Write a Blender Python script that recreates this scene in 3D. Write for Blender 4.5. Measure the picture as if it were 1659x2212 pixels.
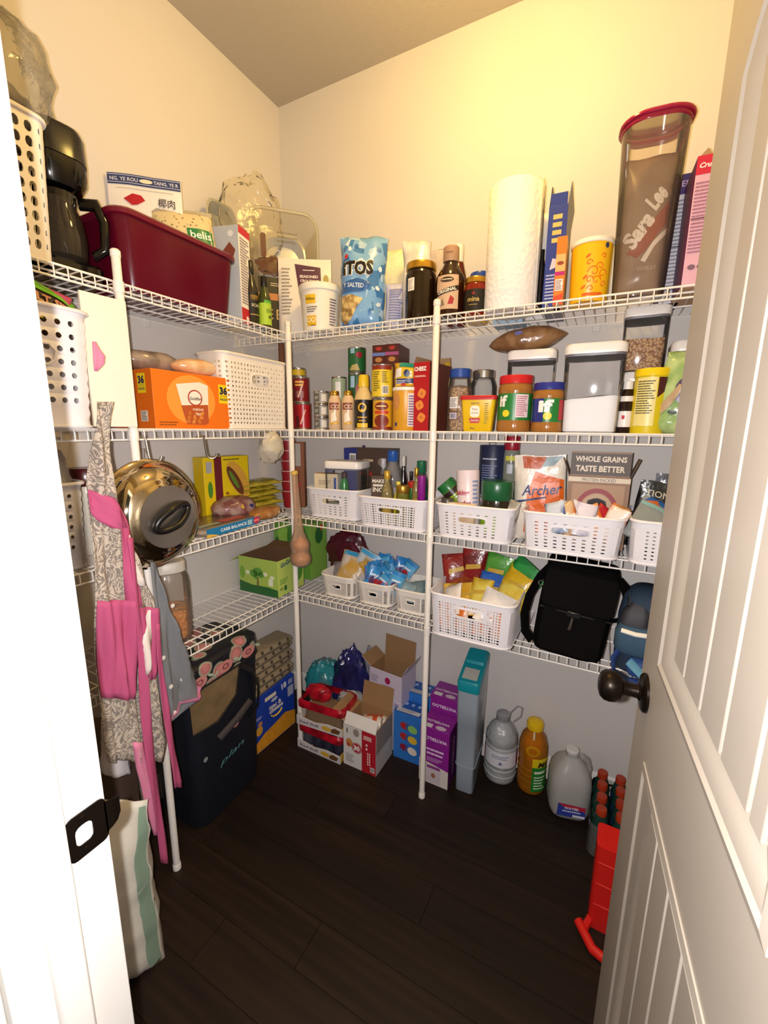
import bpy, bmesh, math, random
import numpy as np
from mathutils import Vector, Matrix, noise
random.seed(7)
PI = math.pi
for o in list(bpy.data.objects): bpy.data.objects.remove(o)
scn = bpy.context.scene
COL = scn.collection
# ---------------------------------------------------------------- camera
FPX = 920.1
YAW, PIT, ROL = [math.radians(a) for a in (27.81, -11.014, .578)]
CAM = np.array([1.404, -1.655, 1.394])
IW, IH = 1659, 2212
_fw = np.array([-math.sin(YAW)*math.cos(PIT), math.cos(YAW)*math.cos(PIT), math.sin(PIT)])
_ri = np.array([math.cos(YAW), math.sin(YAW), 0.]); _up = np.cross(_ri, _fw)
_R = math.cos(ROL)*_ri+math.sin(ROL)*_up; _U = -math.sin(ROL)*_ri+math.cos(ROL)*_up
cd = bpy.data.cameras.new('camera'); cam = bpy.data.objects.new('camera', cd); COL.objects.link(cam)
cd.sensor_fit = 'HORIZONTAL'; cd.sensor_width = 36; cd.lens = FPX/IW*36; cd.clip_start = .01
cam.matrix_world = Matrix(((_R[0], _U[0], -_fw[0], CAM[0]), (_R[1], _U[1], -_fw[1], CAM[1]), (_R[2], _U[2], -_fw[2], CAM[2]), (0, 0, 0, 1)))
scn.camera = cam
# ---------------------------------------------------------------- world, lights, exposure
wd = bpy.data.worlds.new('world'); scn.world = wd; wd.use_nodes = True
wd.node_tree.nodes['Background'].inputs[0].default_value = (1, .93, .84, 1)
wd.node_tree.nodes['Background'].inputs[1].default_value = .06
def light(name, kind, loc, power, col, radius):
    l = bpy.data.lights.new(name, kind); o = bpy.data.objects.new(name, l); COL.objects.link(o)
    o.location = loc; l.energy = power; l.color = col; l.shadow_soft_size = radius
    return o
# phone flash, just left of the lens
fl = CAM-_R*.030+_U*.004-_fw*.002
flash = light('phone_flash', 'POINT', fl, 56, (1, .955, .945), .006)
# ceiling fixture inside the pantry
lamp = light('ceiling_lamp_light', 'POINT', (1.02, -.62, 2.52), 20, (1, .66, .17), .07)
scn.view_settings.view_transform = 'Standard'; scn.view_settings.look = 'None'
scn.view_settings.exposure = 0; scn.view_settings.gamma = 1; scn.view_settings.use_curve_mapping = False
# ---------------------------------------------------------------- pixel -> point on a known plane
def at(px, py, x=None, y=None, z=None):
    r = _fw+_R*(px-IW/2)/FPX-_U*(py-IH/2)/FPX
    i, v = [(k, v) for k, v in enumerate((x, y, z)) if v is not None][0]
    return CAM+r*(v-CAM[i])/r[i]
def prj(P):
    v = np.array(P, float)-CAM; D = v@_fw
    return IW/2+FPX*(v@_R)/D, IH/2-FPX*(v@_U)/D
def bk(l, r, t, y, z):
    m = (l+r)/2; P = at(m, t, y=y); b = prj((P[0], y, z))[1]; q = (t+b)/2
    L = at(l, q, y=y)[0]; Rr = at(r, q, y=y)[0]
    return (L+Rr)/2, Rr-L, P[2]-z
def lf(l, r, t, x, z):
    m = (l+r)/2; P = at(m, t, x=x); b = prj((x, P[1], z))[1]; q = (t+b)/2
    L = at(l, q, x=x)[1]; Rr = at(r, q, x=x)[1]
    return (L+Rr)/2, Rr-L, P[2]-z
def bkc(l, r, t, y, z):
    """round thing on the back shelves: centre x, diameter, height"""
    X, w, h = bk(l, r, t, y, z); return X, w*math.cos(math.atan2(CAM[0]-X, y-CAM[1])), h
def lfc(l, r, t, x, z):
    Y, w, h = lf(l, r, t, x, z); return Y, w*math.cos(math.atan2(Y-CAM[1], CAM[0]-x)), h
# ---------------------------------------------------------------- materials
def lin(h):
    h = h.lstrip('#'); c = [int(h[i:i+2], 16)/255 for i in (0, 2, 4)]
    return [x/12.92 if x <= .04045 else ((x+.055)/1.055)**2.4 for x in c]
_M = {}
def c(h, rough=.45, metal=0., var=.05, scale=60., bump=0., spec=.5):
    k = (h, rough, metal, var, scale, bump, spec)
    if k in _M: return _M[k]
    m = bpy.data.materials.new('paint_'+h.lstrip('#')); m.use_nodes = True
    nt = m.node_tree; b = nt.nodes['Principled BSDF']; col = lin(h)
    n = nt.nodes.new('ShaderNodeTexNoise'); n.inputs['Scale'].default_value = scale; n.inputs['Detail'].default_value = 3
    tc = nt.nodes.new('ShaderNodeTexCoord'); nt.links.new(tc.outputs['Object'], n.inputs['Vector'])
    mx = nt.nodes.new('ShaderNodeMix'); mx.data_type = 'RGBA'
    mx.inputs[6].default_value = [x*(1-var) for x in col]+[1]; mx.inputs[7].default_value = [min(1, x*(1+var)) for x in col]+[1]
    nt.links.new(n.outputs['Fac'], mx.inputs[0]); nt.links.new(mx.outputs[2], b.inputs['Base Color'])
    b.inputs['Roughness'].default_value = rough; b.inputs['Metallic'].default_value = metal; b.inputs['Specular IOR Level'].default_value = spec
    if bump:
        bp = nt.nodes.new('ShaderNodeBump'); bp.inputs['Strength'].default_value = bump; bp.inputs['Distance'].default_value = .004
        nt.links.new(n.outputs['Fac'], bp.inputs['Height']); nt.links.new(bp.outputs[0], b.inputs['Normal'])
    _M[k] = m; return m
def clear(h, body=.12, rough=.08, ior=1.4, wr=0.):
    """thin clear plastic or glass: tinted transparency, a little haze, a glossy skin"""
    k = ('clear', h, body, rough, ior, wr)
    if k in _M: return _M[k]
    m = bpy.data.materials.new('clear_'+h.lstrip('#')); m.use_nodes = True; nt = m.node_tree
    nt.nodes.remove(nt.nodes['Principled BSDF']); out = nt.nodes['Material Output']; col = lin(h)+[1]
    t = nt.nodes.new('ShaderNodeBsdfTransparent'); d = nt.nodes.new('ShaderNodeBsdfDiffuse'); g = nt.nodes.new('ShaderNodeBsdfGlossy')
    kk = min(1, .2+body*.8); t.inputs[0].default_value = [1-kk+kk*x for x in col[:3]]+[1]; d.inputs[0].default_value = col; g.inputs['Roughness'].default_value = rough
    a = nt.nodes.new('ShaderNodeMixShader'); a.inputs[0].default_value = body
    f = nt.nodes.new('ShaderNodeFresnel'); f.inputs[0].default_value = ior
    s = nt.nodes.new('ShaderNodeMixShader')
    nt.links.new(t.outputs[0], a.inputs[1]); nt.links.new(d.outputs[0], a.inputs[2])
    nt.links.new(f.outputs[0], s.inputs[0]); nt.links.new(a.outputs[0], s.inputs[1]); nt.links.new(g.outputs[0], s.inputs[2])
    nt.links.new(s.outputs[0], out.inputs[0])
    if wr:
        n = nt.nodes.new('ShaderNodeTexNoise'); n.inputs['Scale'].default_value = 45
        bp = nt.nodes.new('ShaderNodeBump'); bp.inputs['Strength'].default_value = wr; bp.inputs['Distance'].default_value = .01
        tc = nt.nodes.new('ShaderNodeTexCoord'); nt.links.new(tc.outputs['Object'], n.inputs['Vector'])
        nt.links.new(n.outputs['Fac'], bp.inputs['Height'])
        nt.links.new(bp.outputs[0], g.inputs['Normal']); nt.links.new(bp.outputs[0], f.inputs['Normal']); nt.links.new(bp.outputs[0], d.inputs['Normal'])
    _M[k] = m; return m
def foil(h, h2=None, rough=.28, scale=18., lo=.45, hi=.6):
    """shiny wrinkled packet film, optionally blotched with a second print colour"""
    k = ('foil', h, h2, rough, scale)
    if k in _M: return _M[k]
    m = bpy.data.materials.new('film_'+h.lstrip('#')); m.use_nodes = True; nt = m.node_tree; b = nt.nodes['Principled BSDF']
    tc = nt.nodes.new('ShaderNodeTexCoord')
    n = nt.nodes.new('ShaderNodeTexNoise'); n.inputs['Scale'].default_value = scale; n.inputs['Detail'].default_value = 2
    r = nt.nodes.new('ShaderNodeMapRange'); r.inputs[1].default_value = lo; r.inputs[2].default_value = hi
    mx = nt.nodes.new('ShaderNodeMix'); mx.data_type = 'RGBA'; a = lin(h); d = lin(h2) if h2 else [min(1, x*1.15) for x in a]
    mx.inputs[6].default_value = a+[1]; mx.inputs[7].default_value = d+[1]
    n2 = nt.nodes.new('ShaderNodeTexNoise'); n2.inputs['Scale'].default_value = 55; bp = nt.nodes.new('ShaderNodeBump')
    bp.inputs['Strength'].default_value = .35; bp.inputs['Distance'].default_value = .006
    for q in (n, n2): nt.links.new(tc.outputs['Object'], q.inputs['Vector'])
    nt.links.new(n.outputs['Fac'], r.inputs[0]); nt.links.new(r.outputs[0], mx.inputs[0]); nt.links.new(mx.outputs[2], b.inputs['Base Color'])
    nt.links.new(n2.outputs['Fac'], bp.inputs['Height']); nt.links.new(bp.outputs[0], b.inputs['Normal'])
    b.inputs['Roughness'].default_value = rough; b.inputs['Specular IOR Level'].default_value = .6
    _M[k] = m; return m
def ramp_mat(name, build):
    if name in _M: return _M[name]
    m = bpy.data.materials.new(name); m.use_nodes = True; build(m.node_tree, m.node_tree.nodes['Principled BSDF']); _M[name] = m; return m
# ---------------------------------------------------------------- geometry helpers
class G:
    def __init__(s): s.v = []; s.f = []; s.m = []
    def add(s, vs, fs, mi=0):
        o = len(s.v); s.v += [tuple(p) for p in vs]; s.f += [tuple(i+o for i in f) for f in fs]; s.m += [mi]*len(fs); return s
    def box(s, a, b, mi=0, mis=None):
        x0, y0, z0 = a; x1, y1, z1 = b
        v = [(x0, y0, z0), (x1, y0, z0), (x1, y1, z0), (x0, y1, z0), (x0, y0, z1), (x1, y0, z1), (x1, y1, z1), (x0, y1, z1)]
        f = [(0, 1, 5, 4), (2, 3, 7, 6), (3, 0, 4, 7), (1, 2, 6, 5), (4, 5, 6, 7), (3, 2, 1, 0)]   # front back left right top bottom
        s.add(v, f, mi)
        if mis: s.m[-6:] = mis
        return s
    def loft(s, rings, c0=True, c1=True, mi=0, closed=True):
        n = len(rings[0]); o = len(s.v)
        for r in rings: s.v += [tuple(p) for p in r]
        for j in range(len(rings)-1):
            for i in range(n if closed else n-1):
                k = (i+1) % n
                s.f.append((o+j*n+i, o+j*n+k, o+(j+1)*n+k, o+(j+1)*n+i)); s.m.append(mi)
        if c0: s.f.append(tuple(o+i for i in reversed(range(n)))); s.m.append(mi)
        if c1: s.f.append(tuple(o+(len(rings)-1)*n+i for i in range(n))); s.m.append(mi)
        return s
    def lathe(s, prof, seg=28, mi=0, cx=0, cy=0, c0=True, c1=True):
        return s.loft([[(cx+max(r, 1e-4)*math.cos(2*PI*i/seg), cy+max(r, 1e-4)*math.sin(2*PI*i/seg), z) for i in range(seg)] for r, z in prof], c0, c1, mi)
    def tube(s, pts, r, seg=6, closed=False, mi=0, flat=1.):
        P = [Vector(p) for p in pts]; n = len(P); rings = []; nv = None
        for i in range(n):
            a = P[i-1] if (i or closed) else P[i]; b = P[(i+1) % n] if (i < n-1 or closed) else P[i]
            t = (b-a).normalized()
            if nv is None: nv = t.orthogonal().normalized()
            nv = (nv-t*nv.dot(t)).normalized(); bn = t.cross(nv)
            rr = r[i] if isinstance(r, (list, tuple)) else r
            rings.append([tuple(P[i]+nv*(rr*math.cos(2*PI*k/seg))+bn*(rr*flat*math.sin(2*PI*k/seg))) for k in range(seg)])
        if closed:
            rings.append(rings[0]); return s.loft(rings, False, False, mi)
        return s.loft(rings, True, True, mi)
    def grid(s, fn, nu, nv, mi=0):
        o = len(s.v)
        for j in range(nv+1):
            for i in range(nu+1): s.v.append(tuple(fn(i/nu, j/nv)))
        for j in range(nv):
            for i in range(nu):
                a = o+j*(nu+1)+i; s.f.append((a, a+1, a+nu+2, a+nu+1)); s.m.append(mi)
        return s
    def xf(s, mtx):
        s.v = [tuple(mtx @ Vector(p)) for p in s.v]; return s
def rr(w, d, r, n=5, cx=0, cy=0, z=0):
    """rounded rectangle ring, counter-clockwise from the front-right corner"""
    r = min(r, w/2-1e-4, d/2-1e-4); p = []
    for qx, qy, a0 in ((w/2-r, -d/2+r, -PI/2), (w/2-r, d/2-r, 0), (-w/2+r, d/2-r, PI/2), (-w/2+r, -d/2+r, PI)):
        for i in range(n): a = a0+PI/2*i/(n-1); p.append((cx+qx+r*math.cos(a), cy+qy+r*math.sin(a), z))
    return p
_FIRST = {}
def on(T):
    """print belongs to the body it is printed on: the first part built of that thing"""
    return _FIRST.get(T.name, T)
def obj(name, g, mats, parent=None, smooth=True, bev=0, seg=2, sharp=38, solid=0, data=None):
    if data is None:
        me = bpy.data.meshes.new(name); me.from_pydata(g.v, [], g.f)
        mats = mats if isinstance(mats, (list, tuple)) else [mats]
        for m in mats: me.materials.append(m)
        me.polygons.foreach_set('material_index', g.m)
        if smooth:
            me.polygons.foreach_set('use_smooth', [True]*len(g.f)); me.set_sharp_from_angle(angle=math.radians(sharp))
        me.update()
    else: me = data
    o = bpy.data.objects.new(name, me); COL.objects.link(o)
    if parent is not None:
        o.parent = parent; _FIRST.setdefault(parent.name, o)
    if bev:
        b = o.modifiers.new('bevel', 'BEVEL'); b.width = bev; b.segments = seg; b.limit_method = 'ANGLE'
    if solid:
        b = o.modifiers.new('solid', 'SOLIDIFY'); b.thickness = solid; b.offset = 0
    return o
def tag(o, label, cat, group=None):
    o['label'] = label; o['category'] = cat
    if group: o['group'] = group
    return o
def thing(name, label, cat, loc=(0, 0, 0), rz=0, group=None, rx=0, ry=0):
    o = bpy.data.objects.new(name, None); COL.objects.link(o); o.empty_display_size = .03
    o.location = loc; o.rotation_euler = (rx, ry, rz); return tag(o, label, cat, group)
def struct(name, g, m, parent=None, **k):
    o = obj(name, g, m, parent, **k)
    if parent is None: o['kind'] = 'structure'
    return o
def dup(root, loc, rz=0, label=None, group=None, rx=0, ry=0, sc=None):
    r = root.copy(); COL.objects.link(r); r.location = loc; r.rotation_euler = (rx, ry, rz)
    if sc: r.scale = sc
    if label: r['label'] = label
    if group: r['group'] = group
    for ch in list(root.children):
        q = ch.copy(); COL.objects.link(q); q.parent = r
        for gch in list(ch.children):
            d = gch.copy(); COL.objects.link(d); d.parent = q
    return r
# ---------------------------------------------------------------- print on surfaces: fm(u, v, e) -> local point
def ff(d): return lambda u, v, e=0: (u, -d/2-e, v)
def fb(d): return lambda u, v, e=0: (-u, d/2+e, v)
def fl_(w): return lambda u, v, e=0: (-w/2-e, -u, v)          # left side, u runs to the front
def fr_(w): return lambda u, v, e=0: (w/2+e, u, v)            # right side, u runs to the back
def ft(h): return lambda u, v, e=0: (u, v, h+e)
def fc(r, a0=0.): return lambda u, v, e=0: ((r+e)*math.sin(u/r+a0), -(r+e)*math.cos(u/r+a0), v)
_T = {}
def tmesh(s, bold, shear):
    k = (s, bold, shear)
    if k in _T: return _T[k]
    cu = bpy.data.curves.new('t', 'FONT'); cu.body = s; cu.size = 1; cu.resolution_u = 2; cu.offset = bold; cu.shear = shear
    ob = bpy.data.objects.new('t', cu); COL.objects.link(ob); bpy.context.view_layer.update()
    me = bpy.data.meshes.new_from_object(ob.evaluated_get(bpy.context.evaluated_depsgraph_get()))
    v = [(p.co.x, p.co.y) for p in me.vertices]; f = [tuple(p.vertices) for p in me.polygons]
    bpy.data.objects.remove(ob); bpy.data.curves.remove(cu); bpy.data.meshes.remove(me)
    if not v: v = [(0, 0), (1, 0), (1, 1)]; f = [(0, 1, 2)]
    x0 = min(p[0] for p in v); x1 = max(p[0] for p in v); y0 = min(p[1] for p in v); y1 = max(p[1] for p in v); w = max(x1-x0, 1e-3)
    _T[k] = ([((p[0]-(x0+x1)/2)/w, (p[1]-(y0+y1)/2)/w) for p in v], f, (y1-y0)/w); return _T[k]
def txt(T, fm, s, u, v, w, m, h=None, rot=0, bold=.015, shear=0, e=.0012, name='lettering'):
    V, F, asp = tmesh(s, bold, shear); ky = w if h is None else h/max(asp, 1e-4)
    cr, sr = math.cos(rot), math.sin(rot); g = G(); pts = []
    for a, b in V:
        a *= w; b *= ky; pts.append(fm(u+a*cr-b*sr, v+a*sr+b*cr, e))
    g.add(pts, F); return obj(name, g, m, on(T), smooth=False)
def pat(T, fm, u0, v0, u1, v1, m, n=(1, 1), e=.0006, name='printed_panel'):
    return obj(name, G().grid(lambda a, b: fm(u0+(u1-u0)*a, v0+(v1-v0)*b, e), *n), m, on(T))
def ell(T, fm, u, v, ru, rv, m, e=.0009, n=20, rings=2, name='printed_emblem', rot=0, r0=0., pw=1.):
    g = G(); cr, sr = math.cos(rot), math.sin(rot)
    def P(k, r):
        a = 2*PI*k/n; q = lambda t: math.copysign(abs(t)**pw, t)
        x, y = ru*r*q(math.cos(a)), rv*r*q(math.sin(a)); return fm(u+x*cr-y*sr, v+x*sr+y*cr, e)
    rs = [r0+(1-r0)*j/rings for j in range(rings+1)]; rs[0] = max(rs[0], .001)
    g.loft([[P(k, r) for k in range(n)] for r in rs], r0 == 0, False); return obj(name, g, m, on(T))
def poly(T, fm, pts, m, e=.0008, name='printed_shape'):
    bm = bmesh.new(); bm.faces.new([bm.verts.new((u, v, 0)) for u, v in pts]); bmesh.ops.triangulate(bm, faces=bm.faces[:])
    for _ in range(3): bmesh.ops.subdivide_edges(bm, edges=bm.edges[:], cuts=1, use_grid_fill=True)
    bm.verts.index_update(); g = G().add([fm(q.co.x, q.co.y, e) for q in bm.verts], [tuple(w.index for w in f.verts) for f in bm.faces]); bm.free()
    return obj(name, g, m, on(T), smooth=False)
def lines(T, fm, u0, v0, u1, v1, rows, m, e=.0011, name='printed_lines', seed=1, fill=.45):
    R = random.Random(seed); g = G(); hh = (v1-v0)/rows
    for k in range(rows):
        a, b = u0, u1-(u1-u0)*R.random()*.35; v = v1-hh*(k+.5); N = 4
        for i in range(N):
            p, q = a+(b-a)*i/N, a+(b-a)*(i+1)/N-(u1-u0)*.02*R.random()
            g.add([fm(p, v-hh*fill/2, e), fm(q, v-hh*fill/2, e), fm(q, v+hh*fill/2, e), fm(p, v+hh*fill/2, e)], [(0, 1, 2, 3)])
    return obj(name, g, m, on(T), smooth=False)
def bars(T, fm, u0, v0, u1, v1, m, mw, e=.0011, seed=2):
    pat(T, fm, u0, v0, u1, v1, mw, (4, 1), e-.0003, 'barcode_panel'); R = random.Random(seed); g = G(); x = u0+(u1-u0)*.08
    while x < u1-(u1-u0)*.1:
        w = (u1-u0)*R.choice((.02, .03, .05)); g.add([fm(x, v0+(v1-v0)*.12, e), fm(x+w, v0+(v1-v0)*.12, e), fm(x+w, v1-(v1-v0)*.1, e), fm(x, v1-(v1-v0)*.1, e)], [(0, 1, 2, 3)]); x += w+(u1-u0)*R.choice((.02, .04))
    return obj('barcode', g, m, on(T), smooth=False)
BLK = '#15130f'; WHT = '#f2eeea'
# ================================================================ ROOM SHELL
XR, YF, HC = 1.612, -1.421, 2.74
D1, D2 = .285, .322
Z1, Z2, Z3, Z4 = 1.745, 1.389, 1.041, .710
def wall_paint(nt, b):
    tc = nt.nodes.new('ShaderNodeTexCoord'); n = nt.nodes.new('ShaderNodeTexNoise'); n.inputs['Scale'].default_value = 160; n.inputs['Detail'].default_value = 4
    n2 = nt.nodes.new('ShaderNodeTexNoise'); n2.inputs['Scale'].default_value = 3
    mx = nt.nodes.new('ShaderNodeMix'); mx.data_type = 'RGBA'; mx.inputs[6].default_value = lin('#d2ccc8')+[1]; mx.inputs[7].default_value = lin('#dad4cf')+[1]
    bp = nt.nodes.new('ShaderNodeBump'); bp.inputs['Strength'].default_value = .12; bp.inputs['Distance'].default_value = .002
    for q in (n, n2): nt.links.new(tc.outputs['Object'], q.inputs['Vector'])
    nt.links.new(n2.outputs['Fac'], mx.inputs[0]); nt.links.new(mx.outputs[2], b.inputs['Base Color'])
    nt.links.new(n.outputs['Fac'], bp.inputs['Height']); nt.links.new(bp.outputs[0], b.inputs['Normal']); b.inputs['Roughness'].default_value = .62
    b.inputs['Specular IOR Level'].default_value = .3
WALL = ramp_mat('wall_paint', wall_paint)
TRIM = c('#e9e5df', .32, var=.02)
struct('wall_left', G().box((-.1, YF-.115, 0), (0, .1, HC)), WALL)
struct('wall_back', G().box((0, 0, 0), (XR, .1, HC)), WALL)
struct('wall_right', G().box((XR, YF-.115, 0), (XR+.1, .1, HC)), WALL)
struct('wall_front', G().box((0, YF-.115, 0), (.876, YF, HC)).box((.876, YF-.115, 2.06), (1.575, YF, HC)).box((1.575, YF-.115, 0), (XR, YF, HC)), WALL)
struct('ceiling', G().box((-.1, YF-.115, HC), (XR+.1, .1, HC+.08)), c('#b4aa9c', .9, var=.03, scale=90, bump=.25))
# dark laminate floor: every plank its own piece, tongue joints recessed
def wood(nt, b):
    tc = nt.nodes.new('ShaderNodeTexCoord'); mp = nt.nodes.new('ShaderNodeMapping'); mp.inputs['Scale'].default_value = (1.2, 26, 26)
    oi = nt.nodes.new('ShaderNodeObjectInfo'); ad = nt.nodes.new('ShaderNodeVectorMath')
    n = nt.nodes.new('ShaderNodeTexNoise'); n.inputs['Scale'].default_value = 1.6; n.inputs['Detail'].default_value = 6
    r = nt.nodes.new('ShaderNodeValToRGB'); r.color_ramp.elements[0].color = lin('#130b07')+[1]; r.color_ramp.elements[1].color = lin('#2a1c13')+[1]
    r.color_ramp.elements[0].position = .3; r.color_ramp.elements[1].position = .75
    hs = nt.nodes.new('ShaderNodeHueSaturation'); mr = nt.nodes.new('ShaderNodeMapRange'); mr.inputs[3].default_value = .7; mr.inputs[4].default_value = 1.25
    nt.links.new(tc.outputs['Object'], mp.inputs[0]); nt.links.new(mp.outputs[0], ad.inputs[0]); nt.links.new(oi.outputs['Random'], ad.inputs[1])
    nt.links.new(ad.outputs[0], n.inputs['Vector']); nt.links.new(n.outputs['Fac'], r.inputs[0]); nt.links.new(r.outputs[0], hs.inputs['Color'])
    nt.links.new(oi.outputs['Random'], mr.inputs[0]); nt.links.new(mr.outputs[0], hs.inputs['Value']); nt.links.new(hs.outputs[0], b.inputs['Base Color'])
    b.inputs['Roughness'].default_value = .55; b.inputs['Specular IOR Level'].default_value = .3
WOOD = ramp_mat('dark_laminate', wood)
floor = struct('floor', G().box((-.1, -2.3, -.06), (XR+.6, .1, -.006)), c('#0c0806', .8))
pw, y, k = .124, 0., 0
while y > -2.2:
    xs = [0]; x = (.55, 1.05, .3, .8)[k % 4]
    while x < XR+.4: xs.append(x); x += 1.22
    xs.append(XR+.4)
    for a, b in zip(xs, xs[1:]): obj('plank', G().box((a+.0008, y-pw+.0012, -.006), (b-.0008, y, 0)), WOOD, floor, smooth=False)
    y -= pw; k += 1
def baseboard(name, a, b, inward):
    (x0, y0), (x1, y1) = a, b; g = G(); ix, iy = inward; pr = [(.0, 0), (.0135, 0), (.0135, .072), (.009, .083), (.006, .092), (.0, .095)]
    g.loft([[(x0+ix*t, y0+iy*t, z) for t, z in pr], [(x1+ix*t, y1+iy*t, z) for t, z in pr]])
    return struct(name, g, TRIM, sharp=25)
baseboard('baseboard_back', (0, 0), (XR, 0), (0, -1)); baseboard('baseboard_left', (0, YF), (0, 0), (1, 0)); baseboard('baseboard_right', (XR, 0), (XR, YF), (-1, 0))
# door frame: jamb lining, stop and casing on the strike side and hinge side, head
XJ = .900
g = G().box((.876, YF-.115, 0), (XJ, YF+.0, 2.06)); j1 = struct('trim_1', g, TRIM, bev=.0015)
obj('door_stop', G().box((XJ, YF-.079, 0), (XJ+.011, YF-.046, 2.04)), TRIM, j1, bev=.003)
obj('casing', G().box((.800, YF, 0), (.866, YF+.012, 2.10)), TRIM, j1, bev=.004)
obj('casing', G().box((.821, YF-.131, 0), (.889, YF-.115, 2.10)), TRIM, j1, bev=.004)
g = G().box((1.556, YF-.115, 0), (1.575, YF, 2.06)); j2 = struct('trim_2', g, TRIM, bev=.0015)
obj('door_stop', G().box((1.545, YF-.079, 0), (1.556, YF-.046, 2.04)), TRIM, j2, bev=.003)
obj('casing', G().box((1.562, YF-.131, 0), (1.63, YF-.115, 2.10)), TRIM, j2, bev=.004)
g = G().box((XJ, YF-.115, 2.04), (1.556, YF, 2.06)); j3 = struct('trim_3', g, TRIM, bev=.0015)
obj('casing', G().box((.889, YF-.131, 2.045), (1.562, YF-.115, 2.10)), TRIM, j3, bev=.004)
# strike plate on the jamb
BRZ = c('#241c16', .34, metal=.8, var=.15, scale=30)
sp = thing('strike_plate', 'dark bronze strike plate with a latch hole screwed to the white door jamb', 'strike plate', (XJ, YF, .925))
def strike():
    g = G(); y0, y1, z0, z1 = -.044, -.001, -.029, .029; n = 16
    out = [(p[0]+(y0+y1)/2, p[1]) for p in [(q[0], q[1]) for q in rr(y1-y0, z1-z0, .007, 4)]]
    inn = [(p[0]+(y0+y1)/2-.004, p[1]) for p in [(q[0], q[1]) for q in rr(.019, .026, .007, 4)]]
    n = len(out)
    for x, fl in ((.002, 0), (0, 1)):
        o = len(g.v); g.v += [(x, a, b) for a, b in out]+[(x, a, b) for a, b in inn]
        for i in range(n):
            k = (i+1) % n; q = (o+i, o+k, o+n+k, o+n+i); g.f.append(q if fl == 0 else q[::-1]); g.m.append(0)
    for i in range(n):
        k = (i+1) % n; g.f.append((i, 2*n+i, 2*n+k, k)); g.m.append(0); g.f.append((n+i, n+k, 3*n+k, 3*n+i)); g.m.append(0)
    return g
obj('plate', strike(), BRZ, sp)
obj('lip', G().loft([[(x0, y, -k), (x0+.002, y, -k), (x0+.002, y, k), (x0, y, k)] for y, x0, k in ((-.003, 0, .021), (.004, .0, .019), (.011, -.001, .016), (.018, -.006, .011))]), BRZ, sp)
obj('latch_hole', G().box((-.0002, -.0335, -.0125), (.0006, -.0175, .0125)), c('#efece6', .5), sp)
for z in (-.0215, .0215):
    obj('screw', G().lathe([(.0038, 0), (.0034, .0012), (.001, .0014)], 10).xf(Matrix.Translation((.002, -.0265, z)) @ Matrix.Rotation(PI/2, 4, 'Y')), BRZ, sp)
# ---------------------------------------------------------------- door, open into the pantry
DW, DT, DH = .65, .035, 2.025
door = bpy.data.objects.new('door_1', None); COL.objects.link(door); door['kind'] = 'structure'
door.location = (1.551, -1.424, .008); door.rotation_euler = (0, 0, PI/2+math.radians(4.9))      # local x: hinge -> latch, local +y: face towards the shelves
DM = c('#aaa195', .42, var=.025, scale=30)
# slab thickness lies on the far side of the visible face (local -y)
def arch(u): t = (u-.325)/.21; return 1.785+.11*max(0., 1-t*t)**.8
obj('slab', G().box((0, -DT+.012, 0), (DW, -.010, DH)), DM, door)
def framed(side):
    s = 1 if side > 0 else -1; y0, y1 = (-.010, 0) if s > 0 else (-DT, -DT+.012)
    g = G()
    g.box((0, y0, 0), (.120, y1, DH)).box((.532, y0, 0), (DW, y1, DH)).box((.120, y0, 0), (.532, y1, .20)).box((.120, y0, .832), (.532, y1, 1.015))
    n = 18; us = [.120+(.412)*i/n for i in range(n+1)]
    for a, b in zip(us, us[1:]):
        za, zb = arch(a)+.03, arch(b)+.03
        g.add([(a, y0, za), (b, y0, zb), (b, y0, DH), (a, y0, DH), (a, y1, za), (b, y1, zb), (b, y1, DH), (a, y1, DH)], [(0, 1, 2, 3), (7, 6, 5, 4), (0, 4, 5, 1), (3, 2, 6, 7)])
    return g
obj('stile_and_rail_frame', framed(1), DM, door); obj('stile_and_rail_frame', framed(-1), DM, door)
def moulding(loop):
    """stepped moulding swept around a panel opening (local x, z), inside of the loop to the left"""
    g = G(); n = len(loop); pr = [(-.004, 0), (-.004, .002), (.006, .004), (.011, .0005), (.015, .0005), (.030, -.006), (.045, -.0085), (.047, -.0098)]
    rings = []
    for i in range(n):
        p = Vector(loop[i]); a = (p-Vector(loop[i-1])).normalized(); b = (Vector(loop[(i+1) % n])-p).normalized()
        na = Vector((-a.y, a.x)); nb = Vector((-b.y, b.x)); m = (na+nb); m = m/max(.35, m.dot(na)) if m.length > 1e-6 else na
        rings.append([(p.x+m.x*t, h, p.y+m.y*t) for t, h in pr])
    rings.append(rings[0]); return g.loft(rings, False, False, closed=False)
up = [(.120, 1.015), (.532, 1.015)]+[(.532-.412*i/16, arch(.532-.412*i/16)+.03) for i in range(17)]
lo = [(.120, .20), (.532, .20), (.532, .832), (.120, .832)]
obj('panel_moulding', moulding(up), DM, door, sharp=30); obj('panel_moulding', moulding(lo), DM, door, sharp=30)
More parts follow.
